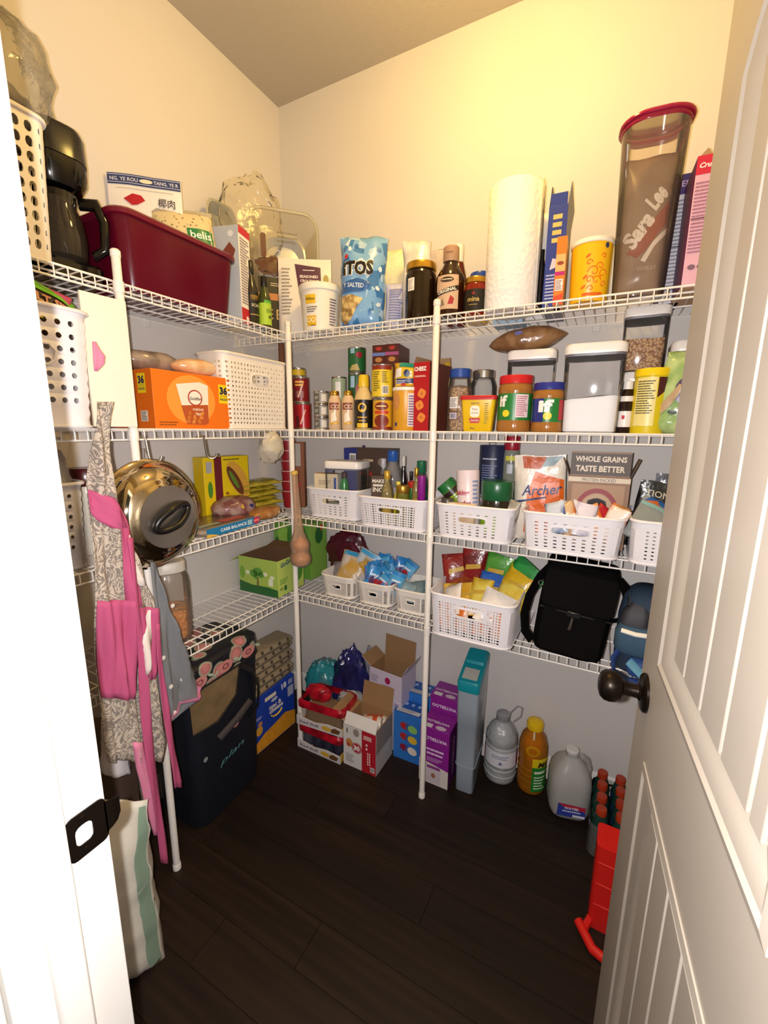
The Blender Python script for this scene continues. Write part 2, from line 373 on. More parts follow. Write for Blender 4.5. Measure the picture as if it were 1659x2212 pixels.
# plank panels: each board proud of the grooves between them
gx = [.167, .199, .275, .351, .428, .485]
for a, b in zip(gx, gx[1:]):
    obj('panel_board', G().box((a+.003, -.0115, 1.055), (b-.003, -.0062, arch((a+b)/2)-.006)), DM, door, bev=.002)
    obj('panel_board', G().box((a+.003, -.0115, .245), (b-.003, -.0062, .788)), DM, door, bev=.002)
for s in (1, -1):
    kn = thing('door_knob', ('oil rubbed bronze round knob on the open white door, pantry side' if s > 0 else 'oil rubbed bronze round knob on the hidden face of the open door'), 'door knob')
    del kn['category'], kn['label']
    kn.parent = door; kn.location = (DW-.056, 0 if s > 0 else -DT, .93); kn.rotation_euler = (-PI/2*s, 0, 0)
    obj('rose', G().lathe([(.034, 0), (.034, .004), (.030, .008), (.016, .010), (.0135, .013)], 28), BRZ, kn)
    obj('neck', G().lathe([(.0125, .010), (.0115, .022), (.0125, .034), (.016, .040)], 24), BRZ, kn)
    obj('grip', G().lathe([(.012, .036), (.022, .040), (.0272, .049), (.0285, .057), (.0268, .066), (.021, .073), (.010, .0765), (.001, .077)], 28), BRZ, kn)
obj('latch_plate', G().box((DW, -.030, .90), (DW+.0015, -.006, .96)), BRZ, door)
for z in (.2, 1.0, 1.8): obj('hinge', G().tube([(-.004, .002, z-.045), (-.004, .002, z+.045)], .006, 10), BRZ, door)
# ceiling lamp: flush dome above the middle of the pantry (out of frame, gives the warm light)
cl = thing('ceiling_lamp', 'small flush ceiling lamp with bronze rim above the pantry', 'lamp', (1.02, -.62, HC))
obj('rim', G().lathe([(.09, 0), (.095, -.02), (.085, -.03), (.08, -.03)], 28, c1=False), BRZ, cl)
# ================================================================ WIRE SHELVING
WIRE = c('#efe9e2', .35, var=.02)
def shelf(name, label, length, depth, z, loc, rz, xskip=None):
    T = thing(name, label, 'shelf', loc, rz)         # local x along the wall, local -y to the front, z = top of wires
    R_ = .0027; lip = .029
    rod = lambda y, zz, r=R_: obj('rail', G().tube([(0, y, zz), (length, y, zz)], r, 8), WIRE, T)
    rod(-depth, -.002); rod(-depth, -lip); rod(-.008, -.006); rod(-depth*.42, -.006); rod(-depth+.045, -.006)
    w = G().tube([(0, -.004, 0), (0, -depth+.006, 0), (0, -depth-.0012, -.003), (0, -depth-.0026, -.010), (0, -depth-.0024, -lip)], .0016, 6); me = None
    n = int((length-.01)/.0285)
    for i in range(n):
        o = obj('cross_wire', w, WIRE, T, data=me); me = o.data; o.location = (.006+i*.0285, 0, -.0016)
    br = None
    for x in [.12+.3*k for k in range(int(length/.3))]:
        g = G().box((x-.012, -.006, -.028), (x+.012, 0, .002)); obj('wall_clip', g, c('#d9d4ce', .5), T, bev=.002)
    return T
LV = ['top', 'second', 'third', 'lowest']
for z, nm in zip((Z1, Z2, Z3, Z4), LV):
    shelf('wire_shelf', f'{nm} white wire shelf on the long back wall facing the doorway', XR-.004, D2, z, (0, 0, z), 0)
    shelf('wire_shelf', f'{nm} white wire shelf on the side wall behind the apron', -YF-D2-.008, D1, z, (0, YF+.004, z), PI/2)
def post(label, x, y, top):
    T = thing('shelf_post', label, 'post', (x, y, 0))
    obj('pole', G().lathe([(.0105, .006), (.0105, top-.004), (.0075, top)], 16), WIRE, T)
    obj('foot_cap', G().lathe([(.0125, 0), (.0125, .018), (.0105, .022)], 16), WIRE, T)
    obj('top_cap', G().lathe([(.0118, top-.016), (.0118, top-.003), (.008, top+.001)], 16), WIRE, T)
    for z in (Z1, Z2, Z3, Z4): obj('shelf_clamp', G().tube([(0, 0, z-.03), (0, 0, z-.004)], .0128, 12), WIRE, T)
post('white support pole in the inner corner with onions hung on it', D1+.008, -D2-.010, 1.783)
post('white support pole at the middle of the back shelves', .886, -D2-.0145, 1.785)
post('white support pole at the side shelves behind the pink apron', D1+.0145, -.964, 1.812)
# ================================================================ PRODUCT BUILDERS
def interp(prof, z):
    for (r0, z0), (r1, z1) in zip(prof, prof[1:]):
        if z0 <= z <= z1 and z1 > z0: return r0+(r1-r0)*(z-z0)/(z1-z0)
    return prof[-1][0] if z > prof[-1][1] else prof[0][0]
def fprof(prof, a0=0.):
    R0 = max(r for r, z in prof)
    def fm(u, v, e=0):
        r = interp(prof, v)+e; a = u/R0+a0; return (r*math.sin(a), -r*math.cos(a), v)
    return fm
def band(T, prof, z0, z1, m, a0=-PI, a1=PI, name='label_band', e=.0006, n=28, nz=4):
    fm = fprof(prof); R0 = max(r for r, z in prof)
    return pat(T, fm, a0*R0, z0, a1*R0, z1, m, (max(2, int(n*(a1-a0)/(2*PI))), nz), e, name)
def sc(prof, r, h):
    """scale a unit profile (r 0..1, z 0..1)"""
    return [(a*r, b*h) for a, b in prof]
def vessel(T, prof, m, cap=None, mc=None, body='body', capn='cap', seg=28, rib=False):
    obj(body, G().lathe(prof, seg), m, T)
    if cap:
        g = G().lathe(cap, 36 if rib else seg)
        obj(capn, g, mc, T)
STEEL = c('#b9b6b0', .25, metal=.9, var=.05)
GOLD = c('#c2983c', .28, metal=.85, var=.05)
GLASS = clear('#e9eef0', .05, .04, 1.45)
PLAST = clear('#e6e4e2', .16, .1, 1.4)
CARD = c('#9a7650', .85, var=.08, bump=.1); KRAFT = c('#a58563', .8, var=.08)
def can(label, X, Y, Z, r, h, mw, group=None, name='food_can', lid=STEEL, prints=None, cat='can', rz=0):
    T = thing(name, label, cat, (X, Y, Z), rz, group)
    pr = [(r*.93, 0), (r, .001), (r, .0035), (r*.97, .005), (r*.97, h-.005), (r, h-.0035), (r, h-.001), (r*.94, h), (r*.93, h-.003), (.001, h-.0032)]
    obj('can_body', G().lathe(pr, 28), lid, T)
    bp = [(r*.972, .005), (r*.972, h-.005)]
    band(T, bp, .0065, h-.0065, mw, name='paper_label', nz=1)
    if prints: prints(T, fc(r*.972+.0004), r, h)
    return T
def carton(label, loc, w, d, h, faces, rz=0, name='food_box', cat='box', group=None, rx=0, ry=0):
    """closed carton; faces = front back left right top bottom materials (short lists repeat)"""
    T = thing(name, label, cat, loc, rz, group, rx, ry); ms = []; idx = []
    faces = list(faces)+[faces[-1]]*(6-len(faces))
    for f in faces:
        if f not in ms: ms.append(f)
        idx.append(ms.index(f))
    obj('carton', G().box((-w/2, -d/2, 0), (w/2, d/2, h), mis=idx), ms, T, bev=.0012)
    return T
def open_carton(label, loc, w, d, h, faces, flaps, rz=0, name='open_box', cat='box', group=None, inner=CARD, t=.0025, cut=0., rx=0, ry=0):
    """open carton: walls with thickness; flaps = {'front': (len, degrees from straight up, outwards +), ...}; cut lowers the front wall"""
    T = thing(name, label, cat, loc, rz, group, rx, ry); fr, bk_, lt, rt = faces[:4]
    def w_(nm, a, b, m, mis): obj(nm, G().box(a, b, mis=mis), [m, inner], T, bev=.0006)
    w_('front_wall', (-w/2, -d/2, 0), (w/2, -d/2+t, h-cut), fr, [0, 1, 0, 0, 1, 0]); w_('back_wall', (-w/2, d/2-t, 0), (w/2, d/2, h), bk_, [1, 0, 0, 0, 1, 0])
    w_('side_wall', (-w/2, -d/2+t, 0), (-w/2+t, d/2-t, h), lt, [0, 0, 0, 1, 1, 0]); w_('side_wall', (w/2-t, -d/2+t, 0), (w/2, d/2-t, h), rt, [0, 0, 1, 0, 1, 0])
    obj('base', G().box((-w/2+t, -d/2+t, 0), (w/2-t, d/2-t, t)), inner, T)
    for k, (L, deg) in flaps.items():
        m = dict(front=fr, back=bk_, left=lt, right=rt)[k]; wid = w if k in ('front', 'back') else d
        g = G().box((-wid/2+.003, -t, 0), (wid/2-.003, 0, L), mis=[0, 1, 0, 0, 1, 1]); a = math.radians(deg)
        R0 = {'front': 0, 'right': PI/2, 'back': PI, 'left': -PI/2}[k]; dd = d/2 if k in ('front', 'back') else w/2
        g.xf(Matrix.Rotation(R0, 4, 'Z') @ Matrix.Translation((0, -dd+t, h-(cut if k == 'front' else 0))) @ Matrix.Rotation(a, 4, 'X'))
        obj('flap', g, [m, inner], T, bev=.0006)
    return T
def bagf(w, h, d, seed=0, style='pillow', wr=.004, lean=0., bend=0., fold=None, ph=.5):
    def prof(b):
        if style == 'pillow': return max(0, math.sin(PI*min(1, max(0, .02+b*.96))))**ph
        if style == 'pouch': return max(.03, (1-b)**.75)*min(1, .55+b*6)
        return max(.05, min(1, b*9+.35))*max(0, 1-max(0, b-.7)/.3)**.7       # stuffed
    def f(u, v, side, e=0):
        a = max(-1, min(1, 2*u/w)); b = max(0, min(1, v/h)); p = prof(b)
        q = max(0, 1-abs(a)**2.6)**.6
        n = noise.noise(Vector((u*24+seed*7.3, v*24, side*3.1)))*wr*1.6+noise.noise(Vector((u*60+seed, v*60, side)))*wr*.6
        y = side*(d/2*q*p+.0008+abs(n)*.3*q)+n*.7
        x = u*(1-.07*p)+noise.noise(Vector((seed*3.7, v*18, 1)))*wr*.8*abs(a)
        if style == 'pouch': x = u*(1+.02*(1-b))
        z = v+noise.noise(Vector((u*20, seed*2.2, 5)))*wr*1.2*(b if b > .5 else 0)
        y += lean*v+bend*b*b
        return (x, y+side*e, z)
    return f
def bag(T, w, h, d, m, seed=0, style='pillow', wr=.004, nu=12, nv=16, lean=0., bend=0., name='film', crimp=None, ph=.5):
    f = bagf(w, h, d, seed, style, wr, lean, bend, ph=ph); rings = []
    for j in range(nv+1):
        v = h*j/nv
        rings.append([f(w*(i/nu-.5), v, -1) for i in range(nu+1)]+[f(w*(.5-i/nu), v, 1) for i in range(nu+1)])
    o = obj(name, G().loft(rings), m, T, sharp=70)
    if crimp:
        for v0, v1 in ((h*.955, h*.995),):
            g = G()
            for k in range(4):
                a = v0+(v1-v0)*k/4; g.grid(lambda p, q: f(w*(p-.5)*.97, a+(v1-v0)/6*q, -1, .0012), nu, 1)
            obj('seal_crimp', g, crimp, T)
    gr = [r[:nu+1] for r in rings]
    def fm(u, v, e=0):                      # stays on the faceted front skin
        a = min(nu-1e-6, max(0, (u/w+.5)*nu)); b = min(nv-1e-6, max(0, v/h*nv)); i, j = int(a), int(b); s, t = a-i, b-j
        p = [gr[j][i][k]*(1-s)*(1-t)+gr[j][i+1][k]*s*(1-t)+gr[j+1][i][k]*(1-s)*t+gr[j+1][i+1][k]*s*t for k in range(3)]
        return (p[0], p[1]-e-.0008, p[2])
    return fm
def packet(label, loc, w, h, d, m, rz=0, rx=0, ry=0, seed=1, group=None, name='snack_packet', cat='snack packet', extras=None, style='pillow'):
    T = thing(name, label, cat, loc, rz, group, rx, ry)
    fm = bag(T, w, h, d, m, seed, style, wr=.0028, nu=8, nv=9)
    if extras: extras(T, fm, w, h)
    return T
def crumple(r, seed, sx=1, sy=1, sz=1, amp=.25, n=20, f=2.2):
    g = G(); rings = []
    for j in range(n+1):
        t = PI*j/n; ring = []
        for i in range(2*n):
            p = 2*PI*i/(2*n); d = Vector((math.sin(t)*math.cos(p), math.sin(t)*math.sin(p), -math.cos(t)))
            k = 1+amp*noise.noise(d*f+Vector((seed, seed*2, 0)))+amp*.5*abs(noise.noise(d*f*2.4+Vector((seed, 0, seed))))+amp*.3*noise.noise(d*f*5+Vector((0, seed, 1)))
            d = d*(r*k); ring.append((d.x*sx, d.y*sy, d.z*sz))
        rings.append(ring)
    zmin = min(p[2] for q in rings for p in q)
    return g.loft([[(x, y, z-zmin) for x, y, z in q] for q in rings], True, True)
# ---------------------------------------------------------------- perforated plastic baskets
def basket(T, w, d, h, m, nx, ny, nz, pattern, taper=.1, rc=.03, th=.0016, z0=.014, ztop=.022, handle=None, hs=('front', 'back'), rim=.0042, ribs=False):
    per = []; corner = 2
    rc = min(rc, w*.3, d*.3); sides = []
    def seg(ax, ay, bx, by, n, tag_):
        for i in range(2*n): per.append((ax+(bx-ax)*i/(2*n), ay+(by-ay)*i/(2*n))); sides.append(tag_)
    def arc(cx, cy, a0, n=corner):
        for i in range(2*n): a = a0+PI/2*i/(2*n); per.append((cx+rc*math.cos(a), cy+rc*math.sin(a))); sides.append('c')
    seg(-w/2+rc, -d/2, w/2-rc, -d/2, nx, 'front'); arc(w/2-rc, -d/2+rc, -PI/2); seg(w/2, -d/2+rc, w/2, d/2-rc, ny, 'right'); arc(w/2-rc, d/2-rc, 0)
    seg(w/2-rc, d/2, -w/2+rc, d/2, nx, 'back'); arc(-w/2+rc, d/2-rc, PI/2); seg(-w/2, d/2-rc, -w/2, -d/2+rc, ny, 'left'); arc(-w/2+rc, -d/2+rc, PI)
    N2 = len(per); N = N2//2; zs = [z0+(h-ztop-z0)*j/(2*nz) for j in range(2*nz+1)]
    def P(s, z, off):
        i = int(math.floor(s)); t = s-i; a = per[i % N2]; b = per[(i+1) % N2]
        k = 1-taper*(1-z/h); rb = 0
        if ribs: rb = .0035*abs(math.sin(PI*(z-z0)/(h-ztop-z0)*nz))
        x, y = (a[0]+(b[0]-a[0])*t)*k, (a[1]+(b[1]-a[1])*t)*k
        q = 1-(off-rb)/max(.02, math.hypot(x, y)); return (x*q, y*q, z)
    g = G(); idx = {}
    def V(s, z, off):
        key = (round(s % N2, 4), round(z, 5), off)
        if key not in idx: idx[key] = len(g.v); g.v.append(P(s, z, off))
        return idx[key]
    def quad(pts):
        for off, flip in ((0, 0), (th, 1)):
            q = [V(s, z, off) for s, z in pts]
            if len(set(q)) > 2: g.f.append(tuple(q[::-1] if flip else q)); g.m.append(0)
    def wallq(a, b):
        g.f.append((V(*a, 0), V(*a, th), V(*b, th), V(*b, 0))); g.m.append(0)
    def hole(bd, ctr, hu, hv, pw):
        cs, cz = ctr; n = len(bd); ring = []
        for s, z in bd:
            a = math.atan2((z-cz)/max(1e-6, hv), (s-cs)/max(1e-6, hu)); q = lambda t: math.copysign(abs(t)**pw, t)
            ring.append((cs+hu*q(math.cos(a)), cz+hv*q(math.sin(a))))
        for i in range(n):
            k = (i+1) % n; quad([bd[i], bd[k], ring[k], ring[i]]); wallq(ring[i], ring[k])
        return ring
    hb = {}
    if handle:
        a0, a1, b0, b1 = handle
        starts = dict(front=0, right=nx+corner, back=nx+corner+ny+corner, left=nx+2*corner+ny+nx+corner)
        for sd in hs: hb[sd] = (starts[sd]+a0, starts[sd]+a1, b0, b1)
    blocked = set()
    for sd, (a0, a1, b0, b1) in hb.items():
        for a in range(a0, a1):
            for b in range(b0, b1): blocked.add((a, b))
        bd = [(s, zs[2*b0]) for s in range(2*a0, 2*a1)]+[(2*a1, zs[j]) for j in range(2*b0, 2*b1)]+[(s, zs[2*b1]) for s in range(2*a1, 2*a0, -1)]+[(2*a0, zs[j]) for j in range(2*b1, 2*b0, -1)]
        ctr = ((a0+a1), (zs[2*b0]+zs[2*b1])/2)
        ring = hole(bd, ctr, (a1-a0)*.86, (zs[2*b1]-zs[2*b0])*.38, .45)
        obj('handle_rim', G().tube([P(s, z, -.0006) for s, z in ring], .0022, 6, closed=True), m, T)
    for a in range(N):
        sd = sides[2*a]
        for b in range(nz):
            if (a, b) in blocked: continue
            bd = [(2*a, zs[2*b]), (2*a+1, zs[2*b]), (2*a+2, zs[2*b]), (2*a+2, zs[2*b+1]), (2*a+2, zs[2*b+2]), (2*a+1, zs[2*b+2]), (2*a, zs[2*b+2]), (2*a, zs[2*b+1])]
            hp = pattern(a, b, sd)
            if hp is None: quad(bd)
            else: hole(bd, (2*a+1, zs[2*b+1]), hp[0], (zs[2*b+2]-zs[2*b])/2*hp[1], hp[2] if len(hp) > 2 else .6)
    for za, zb in ((0.0, zs[0]), (zs[-1], h)):
        for s in range(N2): quad([(s, za), (s+1, za), (s+1, zb), (s, zb)])
    for s in range(N2): wallq((s, h), (s+1, h)); wallq((s+1, 0.), (s, 0.))
    g.f.append(tuple(V(s, 0., th) for s in range(N2))); g.m.append(0)
    g.f.append(tuple(V(s, 0., 0) for s in reversed(range(N2)))); g.m.append(0)
    obj('basket_wall', g, m, T, sharp=30)
    obj('rim', G().tube([P(s, h, -.002) for s in range(N2)], rim, 8, closed=True, flat=.75), m, T)
    obj('base_ring', G().tube([P(s, .004, -.0005) for s in range(N2)], .003, 6, closed=True), m, T)
    return T
BW = c('#ece8ec', .38, var=.02); BCREAM = c('#eee6dc', .45, var=.02)
slot = lambda a, b, sd: (.92, .34, .45) if a % 2 == 0 and sd != 'c' else None
mesh_ = lambda a, b, sd: ((.88, .55, .35) if a % 3 == 0 else (.42, .5, .4)) if sd != 'c' else None
weave = lambda a, b, sd: ((.5, .5, 1.) if (a+b) % 2 == 0 else (.32, .5, 1.))
wdiam = lambda a, b, sd: (.62, .72, .9)
rnd = lambda a, b, sd: ((.56, .5, 1.) if sd in ('front', 'right', 'left', 'back') and b > 0 else None)
# ================================================================ TOP SHELF, SIDE WALL (front faces +x)
HP = PI/2
LX = .150
# tall white basket with oval holes, mostly behind the jamb
Yb = -1.148; T = thing('storage_basket', 'tall white basket with oval holes on the top shelf beside the coffee maker', 'basket', (.19, Yb, Z1), HP)
def obl(a, b, sd): return (.64, .74, .9) if sd != 'c' else (.3, .5, .8)
basket(T, .165, .16, .285, BCREAM, 5, 5, 9, obl, taper=.14, rc=.025, z0=.022, ztop=.012, rim=.006)
T = thing('plastic_bag', 'crumpled clear plastic bag stuffed in the tall oval-hole basket', 'plastic bag', (.185, -1.118, Z1+.235), HP)
obj('bag_film', crumple(.092, 3, 1.1, 1.1, 1.3, .2, 18), clear('#d8d2c4', .3, .12, 1.45, .5), T)
T2 = thing('kitchen_bag', 'dark grey bundle inside the crumpled clear bag', 'bundle', (.19, -1.11, Z1+.245), HP); obj('wrap', crumple(.05, 9, 1, 1, 1, .3, 12), c('#5c544a', .35, var=.3, scale=25), T2)
# black coffee maker
Y, w, h = lf(84, 196, 290, .17, Z1)
T = thing('coffee_maker', 'glossy black drip coffee maker with carafe on the top shelf', 'coffee maker', (.125, -1.000, Z1), HP-.1); T.scale = (.82, .95, 1.13)
K = c('#0b0a0a', .12, var=.1); KD = c('#171514', .25)
obj('base', G().loft([rr(.165, .20, .03, 5, z=0), rr(.165, .20, .03, 5, z=.03), rr(.155, .19, .03, 5, z=.036)]), K, T)
obj('column', G().loft([rr(.15, .07, .03, 5, cy=.06, z=.036), rr(.15, .07, .03, 5, cy=.06, z=.20)]), K, T)
obj('brew_head', G().loft([rr(.13, .16, .05, 6, z=.185), rr(.158, .185, .06, 6, z=.205), rr(.162, .19, .06, 6, z=.235)]), K, T)
obj('lid', G().loft([rr(.162, .19, .06, 6, z=.237), rr(.160, .188, .06, 6, z=.285), rr(.146, .17, .05, 6, z=.298), rr(.09, .11, .04, 6, z=.301)]), KD, T)
ca = obj('carafe', G().lathe([(.05, .04), (.062, .05), (.066, .085), (.060, .125), (.048, .15), (.05, .165)], 24, cy=-.025), clear('#3a332c', .55, .05, 1.5), T)
obj('carafe_lid', G().lathe([(.05, .163), (.05, .176), (.03, .184), (.001, .185)], 24, cy=-.025), K, T)
obj('carafe_handle', G().tube([(.045, -.055, .165), (.075, -.085, .165), (.088, -.098, .13), (.084, -.094, .075), (.062, -.072, .06)], [.012, .014, .014, .013, .011], 10), K, T)
# burgundy translucent bin
Y, w, h = lf(258, 512, 470, D1-.01, Z1)
T = thing('plastic_bin', 'open burgundy translucent plastic bin on the top shelf of the side wall', 'bin', (.15, -.735, Z1), HP)
MR = clear('#5e0a20', .86, .2, 1.4); wb, db, hb_ = .385, .235, .185
out = [rr(wb*.88, db*.86, .03, 6, z=0), rr(wb*.90, db*.88, .035, 6, z=.006), rr(wb, db, .04, 6, z=hb_)]
inn = [rr(wb-.007, db-.007, .038, 6, z=hb_), rr(wb*.89-.006, db*.87-.006, .03, 6, z=.009), rr(wb*.8, db*.75, .02, 6, z=.008)]
obj('bin_wall', G().loft(out+inn), MR, T)
obj('bin_rim', G().loft([rr(wb+.002, db+.002, .041, 6, z=hb_-.012), rr(wb+.016, db+.016, .046, 6, z=hb_-.010), rr(wb+.018, db+.018, .046, 6, z=hb_), rr(wb+.008, db+.008, .043, 6, z=hb_+.005), rr(wb-.006, db-.006, .038, 6, z=hb_+.003)], False, False), c('#6a0d26', .2, var=.05), T)
BINY = -.755
# white pouch with the navy header standing in the bin
T = thing('food_pouch', 'white pouch with navy printed header and red diamond standing in the burgundy bin', 'pouch', (.092, -.725, Z1+.012), HP-.85, rx=-.02); T.scale = (1.3, 1.2, 1.42)
fm = bag(T, .155, .262, .035, c('#f1e9e2', .4), 11, 'pouch', wr=.0015)
pat(T, fm, -.0765, .2405, .0765, .261, c('#33406f', .4), (12, 3), .0006, 'header_band')
txt(T, fm, 'NG. YE ROU', -.042, .2505, .058, c('#dfe0ea', .5), h=.007, e=.0016); txt(T, fm, 'TANG. YE R', .046, .2505, .052, c('#dfe0ea', .5), h=.007, e=.0016)
for v in (.2575, .2435): pat(T, fm, -.076, v, .076, v+.0012, c('#c9cbe0', .5), (12, 1), .0012, 'header_stripe')
ell(T, fm, .004, .2505, .014, .004, c('#f3e6c8', .5), .0014, name='hang_hole')
poly(T, fm, [(-.045, .213), (-.026, .224), (-.008, .222), (.0, .213), (-.016, .203), (-.028, .201)], c('#b8202c', .4), .0012, 'red_emblem')
txt(T, fm, '椰肉', .045, .212, .036, c('#463f3a', .5), e=.0016, bold=.01)
pat(T, fm, -.06, .233, .06, .2345, c('#c9c0ad', .5), (8, 1), .0008, 'zip_line')
# clear bag of seeds
T = thing('seed_bag', 'clear bag of speckled seeds with green label lying in the burgundy bin', 'food bag', (.175, -.650, Z1+.168), HP-.6, rx=-.2, ry=-.10); T.scale = (1.38, 1.2, 1.15)
def seeds(nt, b):
    tc = nt.nodes.new('ShaderNodeTexCoord'); v = nt.nodes.new('ShaderNodeTexVoronoi'); v.inputs['Scale'].default_value = 95
    r = nt.nodes.new('ShaderNodeValToRGB'); e = r.color_ramp.elements; e[0].color = lin('#7a5a34')+[1]; e[1].color = lin('#d9c79a')+[1]; e[0].position = .12; e[1].position = .3
    nt.links.new(tc.outputs['Object'], v.inputs['Vector']); nt.links.new(v.outputs['Distance'], r.inputs[0]); nt.links.new(r.outputs[0], b.inputs['Base Color']); b.inputs['Roughness'].default_value = .3
fm = bag(T, .135, .125, .045, ramp_mat('seeds', seeds), 4, 'pillow', wr=.003)
pat(T, fm, .004, .034, .062, .068, c('#1d7a44', .35), (6, 3), .001, 'green_label'); txt(T, fm, 'belis', .034, .052, .048, c('#eef2ea', .4), e=.0022)
pat(T, fm, -.066, .112, .066, .125, clear('#dcd8cf', .5, .2), (8, 1), .001, 'zip_header')
# tall box beside the bin: grey front, white nutrition side
T = carton('tall grey and white cereal box with red bands beside the burgundy bin', (.185, -.502, Z1), .072, .125, .300, [c('#f0e9e6', .5), c('#b9bcc4', .5), c('#b4b9c2', .5), c('#c22033', .5), c('#c9ccd0', .5)], HP+.28, 'cereal_box')
pat(T, ff(.125), -.036, .277, .036, .300, c('#c22033', .45)); pat(T, ff(.125), -.036, 0, .036, .05, c('#c22033', .45)); ell(T, ff(.125), 0, .018, .009, .009, c('#f0e6e4', .5))
lines(T, ff(.125), -.030, .062, .028, .268, 24, c('#8d8086', .6), seed=3); ell(T, fl_(.072), .035, .275, .01, .01, c('#d9dbe0', .5)); poly(T, fl_(.072), [(.0, .22), (.03, .25), (.05, .225), (.04, .20)], c('#7a3a2c', .5))
# two dressing bottles
def sauce(label, loc, h, r, mb, mcap, mlab, zl, rz=HP, cat='bottle', group=None, name='sauce_bottle', mlab2=None, capfrac=.2):
    T = thing(name, label, cat, loc, rz, group)
    pr = sc([(.82, 0), (1, .02), (1, .50), (.98, .56), (.72, .68), (.48, .78), (.44, 1-capfrac)], r, h)
    cp = sc([(.5, 1-capfrac), (.52, 1-capfrac+.005), (.50, .985), (.40, 1)], r, h)
    vessel(T, pr, mb, cp, mcap); band(T, pr, h*zl[0], h*zl[1], mlab, name='label_band'); return T, fprof(pr), pr
T, fm, pr = sauce('black capped bottle with black and gold label behind the croutons', (.235, -.452, Z1), .215, .023, c('#2b241c', .15), c('#161412', .3), c('#191714', .4), (.14, .52))
txt(T, fm, 'SCAL', -.004, .068, .03, c('#d8cdb4', .5), e=.0016); pat(T, fm, -.024, .036, .024, .039, c('#b59a52', .4), (6, 1), .0012); pat(T, fm, -.02, .086, .018, .101, c('#c99a3a', .4), (6, 1), .0006, 'gold_band')
T, fm, pr = sauce('black capped bottle with lime green label behind the croutons', (.262, -.416, Z1), .172, .022, c('#39401c', .15), c('#14130f', .3), c('#a9c93c', .4), (.05, .47))
ell(T, fm, 0, .035, .007, .005, c('#3f5a22', .5), .0014); lines(T, fm, -.014, .048, .012, .062, 4, c('#4a6426', .6)); pat(T, fm, -.02, .076, .02, .09, c('#58a63c', .4), (6, 1), .0006, 'green_band')
# clear clamshell tray wrapped in film with a dark food card
T = thing('food_tray', 'large clear plastic roast tray in cling film with dark label standing against the corner', 'food tray', (.185, -.215, Z1), HP-.75, rx=-.06); T.scale = (1.14, 1, 1.58)
CL = clear('#cfc9b8', .14, .08, 1.45); wt, ht = .235, .300
ring = lambda w, hh, y: [(p[0], y, p[1]+ht/2) for p in rr(w, hh, .045, 6)]
obj('tray_shell', G().loft([ring(wt, ht, -.03), ring(wt-.012, ht-.012, -.033), ring(wt-.03, ht-.03, -.012), ring(wt-.07, ht-.07, .03)], False, True), CL, T)
obj('tray_rim', G().tube([(p[0], -.031, p[1]+ht/2) for p in rr(wt, ht, .045, 6)], .004, 8, closed=True), clear('#e2dccb', .45, .08), T)
obj('inner_tray', G().loft([ring(wt-.09, ht-.12, -.02), ring(wt-.11, ht-.14, .02)], False, True), c('#cfcabd', .2), T)
obj('card', G().box((-.09, -.036, .006), (.075, -.034, .142)), c('#1d1a16', .35), T)
fm = ff(.072); pat(T, fm, -.09, .088, .075, .104, c('#b87844', .4), name='copper_band'); lines(T, fm, -.05, .12, .03, .13, 2, c('#b9ab92', .5)); txt(T, fm, 'E BI', -.035, .055, .05, c('#c7a866', .5)); pat(T, fm, -.02, .02, .03, .045, c('#2b2620', .4))
obj('meat_piece', crumple(.030, 5, 1.5, .10, .6, .55, 16).xf(Matrix.Translation((-.045, -.030, .145))), c('#56301e', .4, var=.5, scale=70), T)
obj('bottle_print', G().loft([[(p[0]-.068, -.0335, p[1]+.215) for p in rr(.018, .055, .006, 4)]], True, False), c('#5a1e16', .4), T)
obj('leaf_print', crumple(.025, 8, 1.6, .25, .8, .4, 10).xf(Matrix.Translation((.06, -.028, .148))), c('#2b3a22', .4, var=.3), T)
for z in (.235, .245, .255): obj('vent_rib', G().tube([(-.02, -.012, z), (.05, -.012, z)], .002, 6), CL, T)
T = thing('film_wrap', 'loose clear film bag bunched around the roast tray top', 'plastic bag', (.11, -.30, Z1+.25), HP-.5); T.scale = (1.6, 1, 1.5)
obj('bag_film', crumple(.085, 21, .85, .35, 1.15, .25, 18), clear('#f0e8d2', .05, .12, 1.25, .2), T)
T = thing('food_tray', 'smaller clear plastic tray leaning behind the film wrapped roast tray', 'food tray', (.055, -.40, Z1), HP-.1, rx=-.03); T.scale = (1.0, 1, 1.75)
obj('tray_shell', G().loft([[(p[0], -.015, p[1]+.13) for p in rr(.13, .26, .03, 5)], [(p[0], -.018, p[1]+.13) for p in rr(.12, .25, .03, 5)], [(p[0], .02, p[1]+.13) for p in rr(.10, .22, .03, 5)]], False, True), c('#a7a493', .25), T)
obj('label_sticker', G().box((-.035, -.021, .05), (-.005, -.019, .20)), c('#e9dfc9', .4), T); obj('dark_sticker', G().box((.0, -.021, .08), (.03, -.019, .16)), c('#26231e', .4), T)
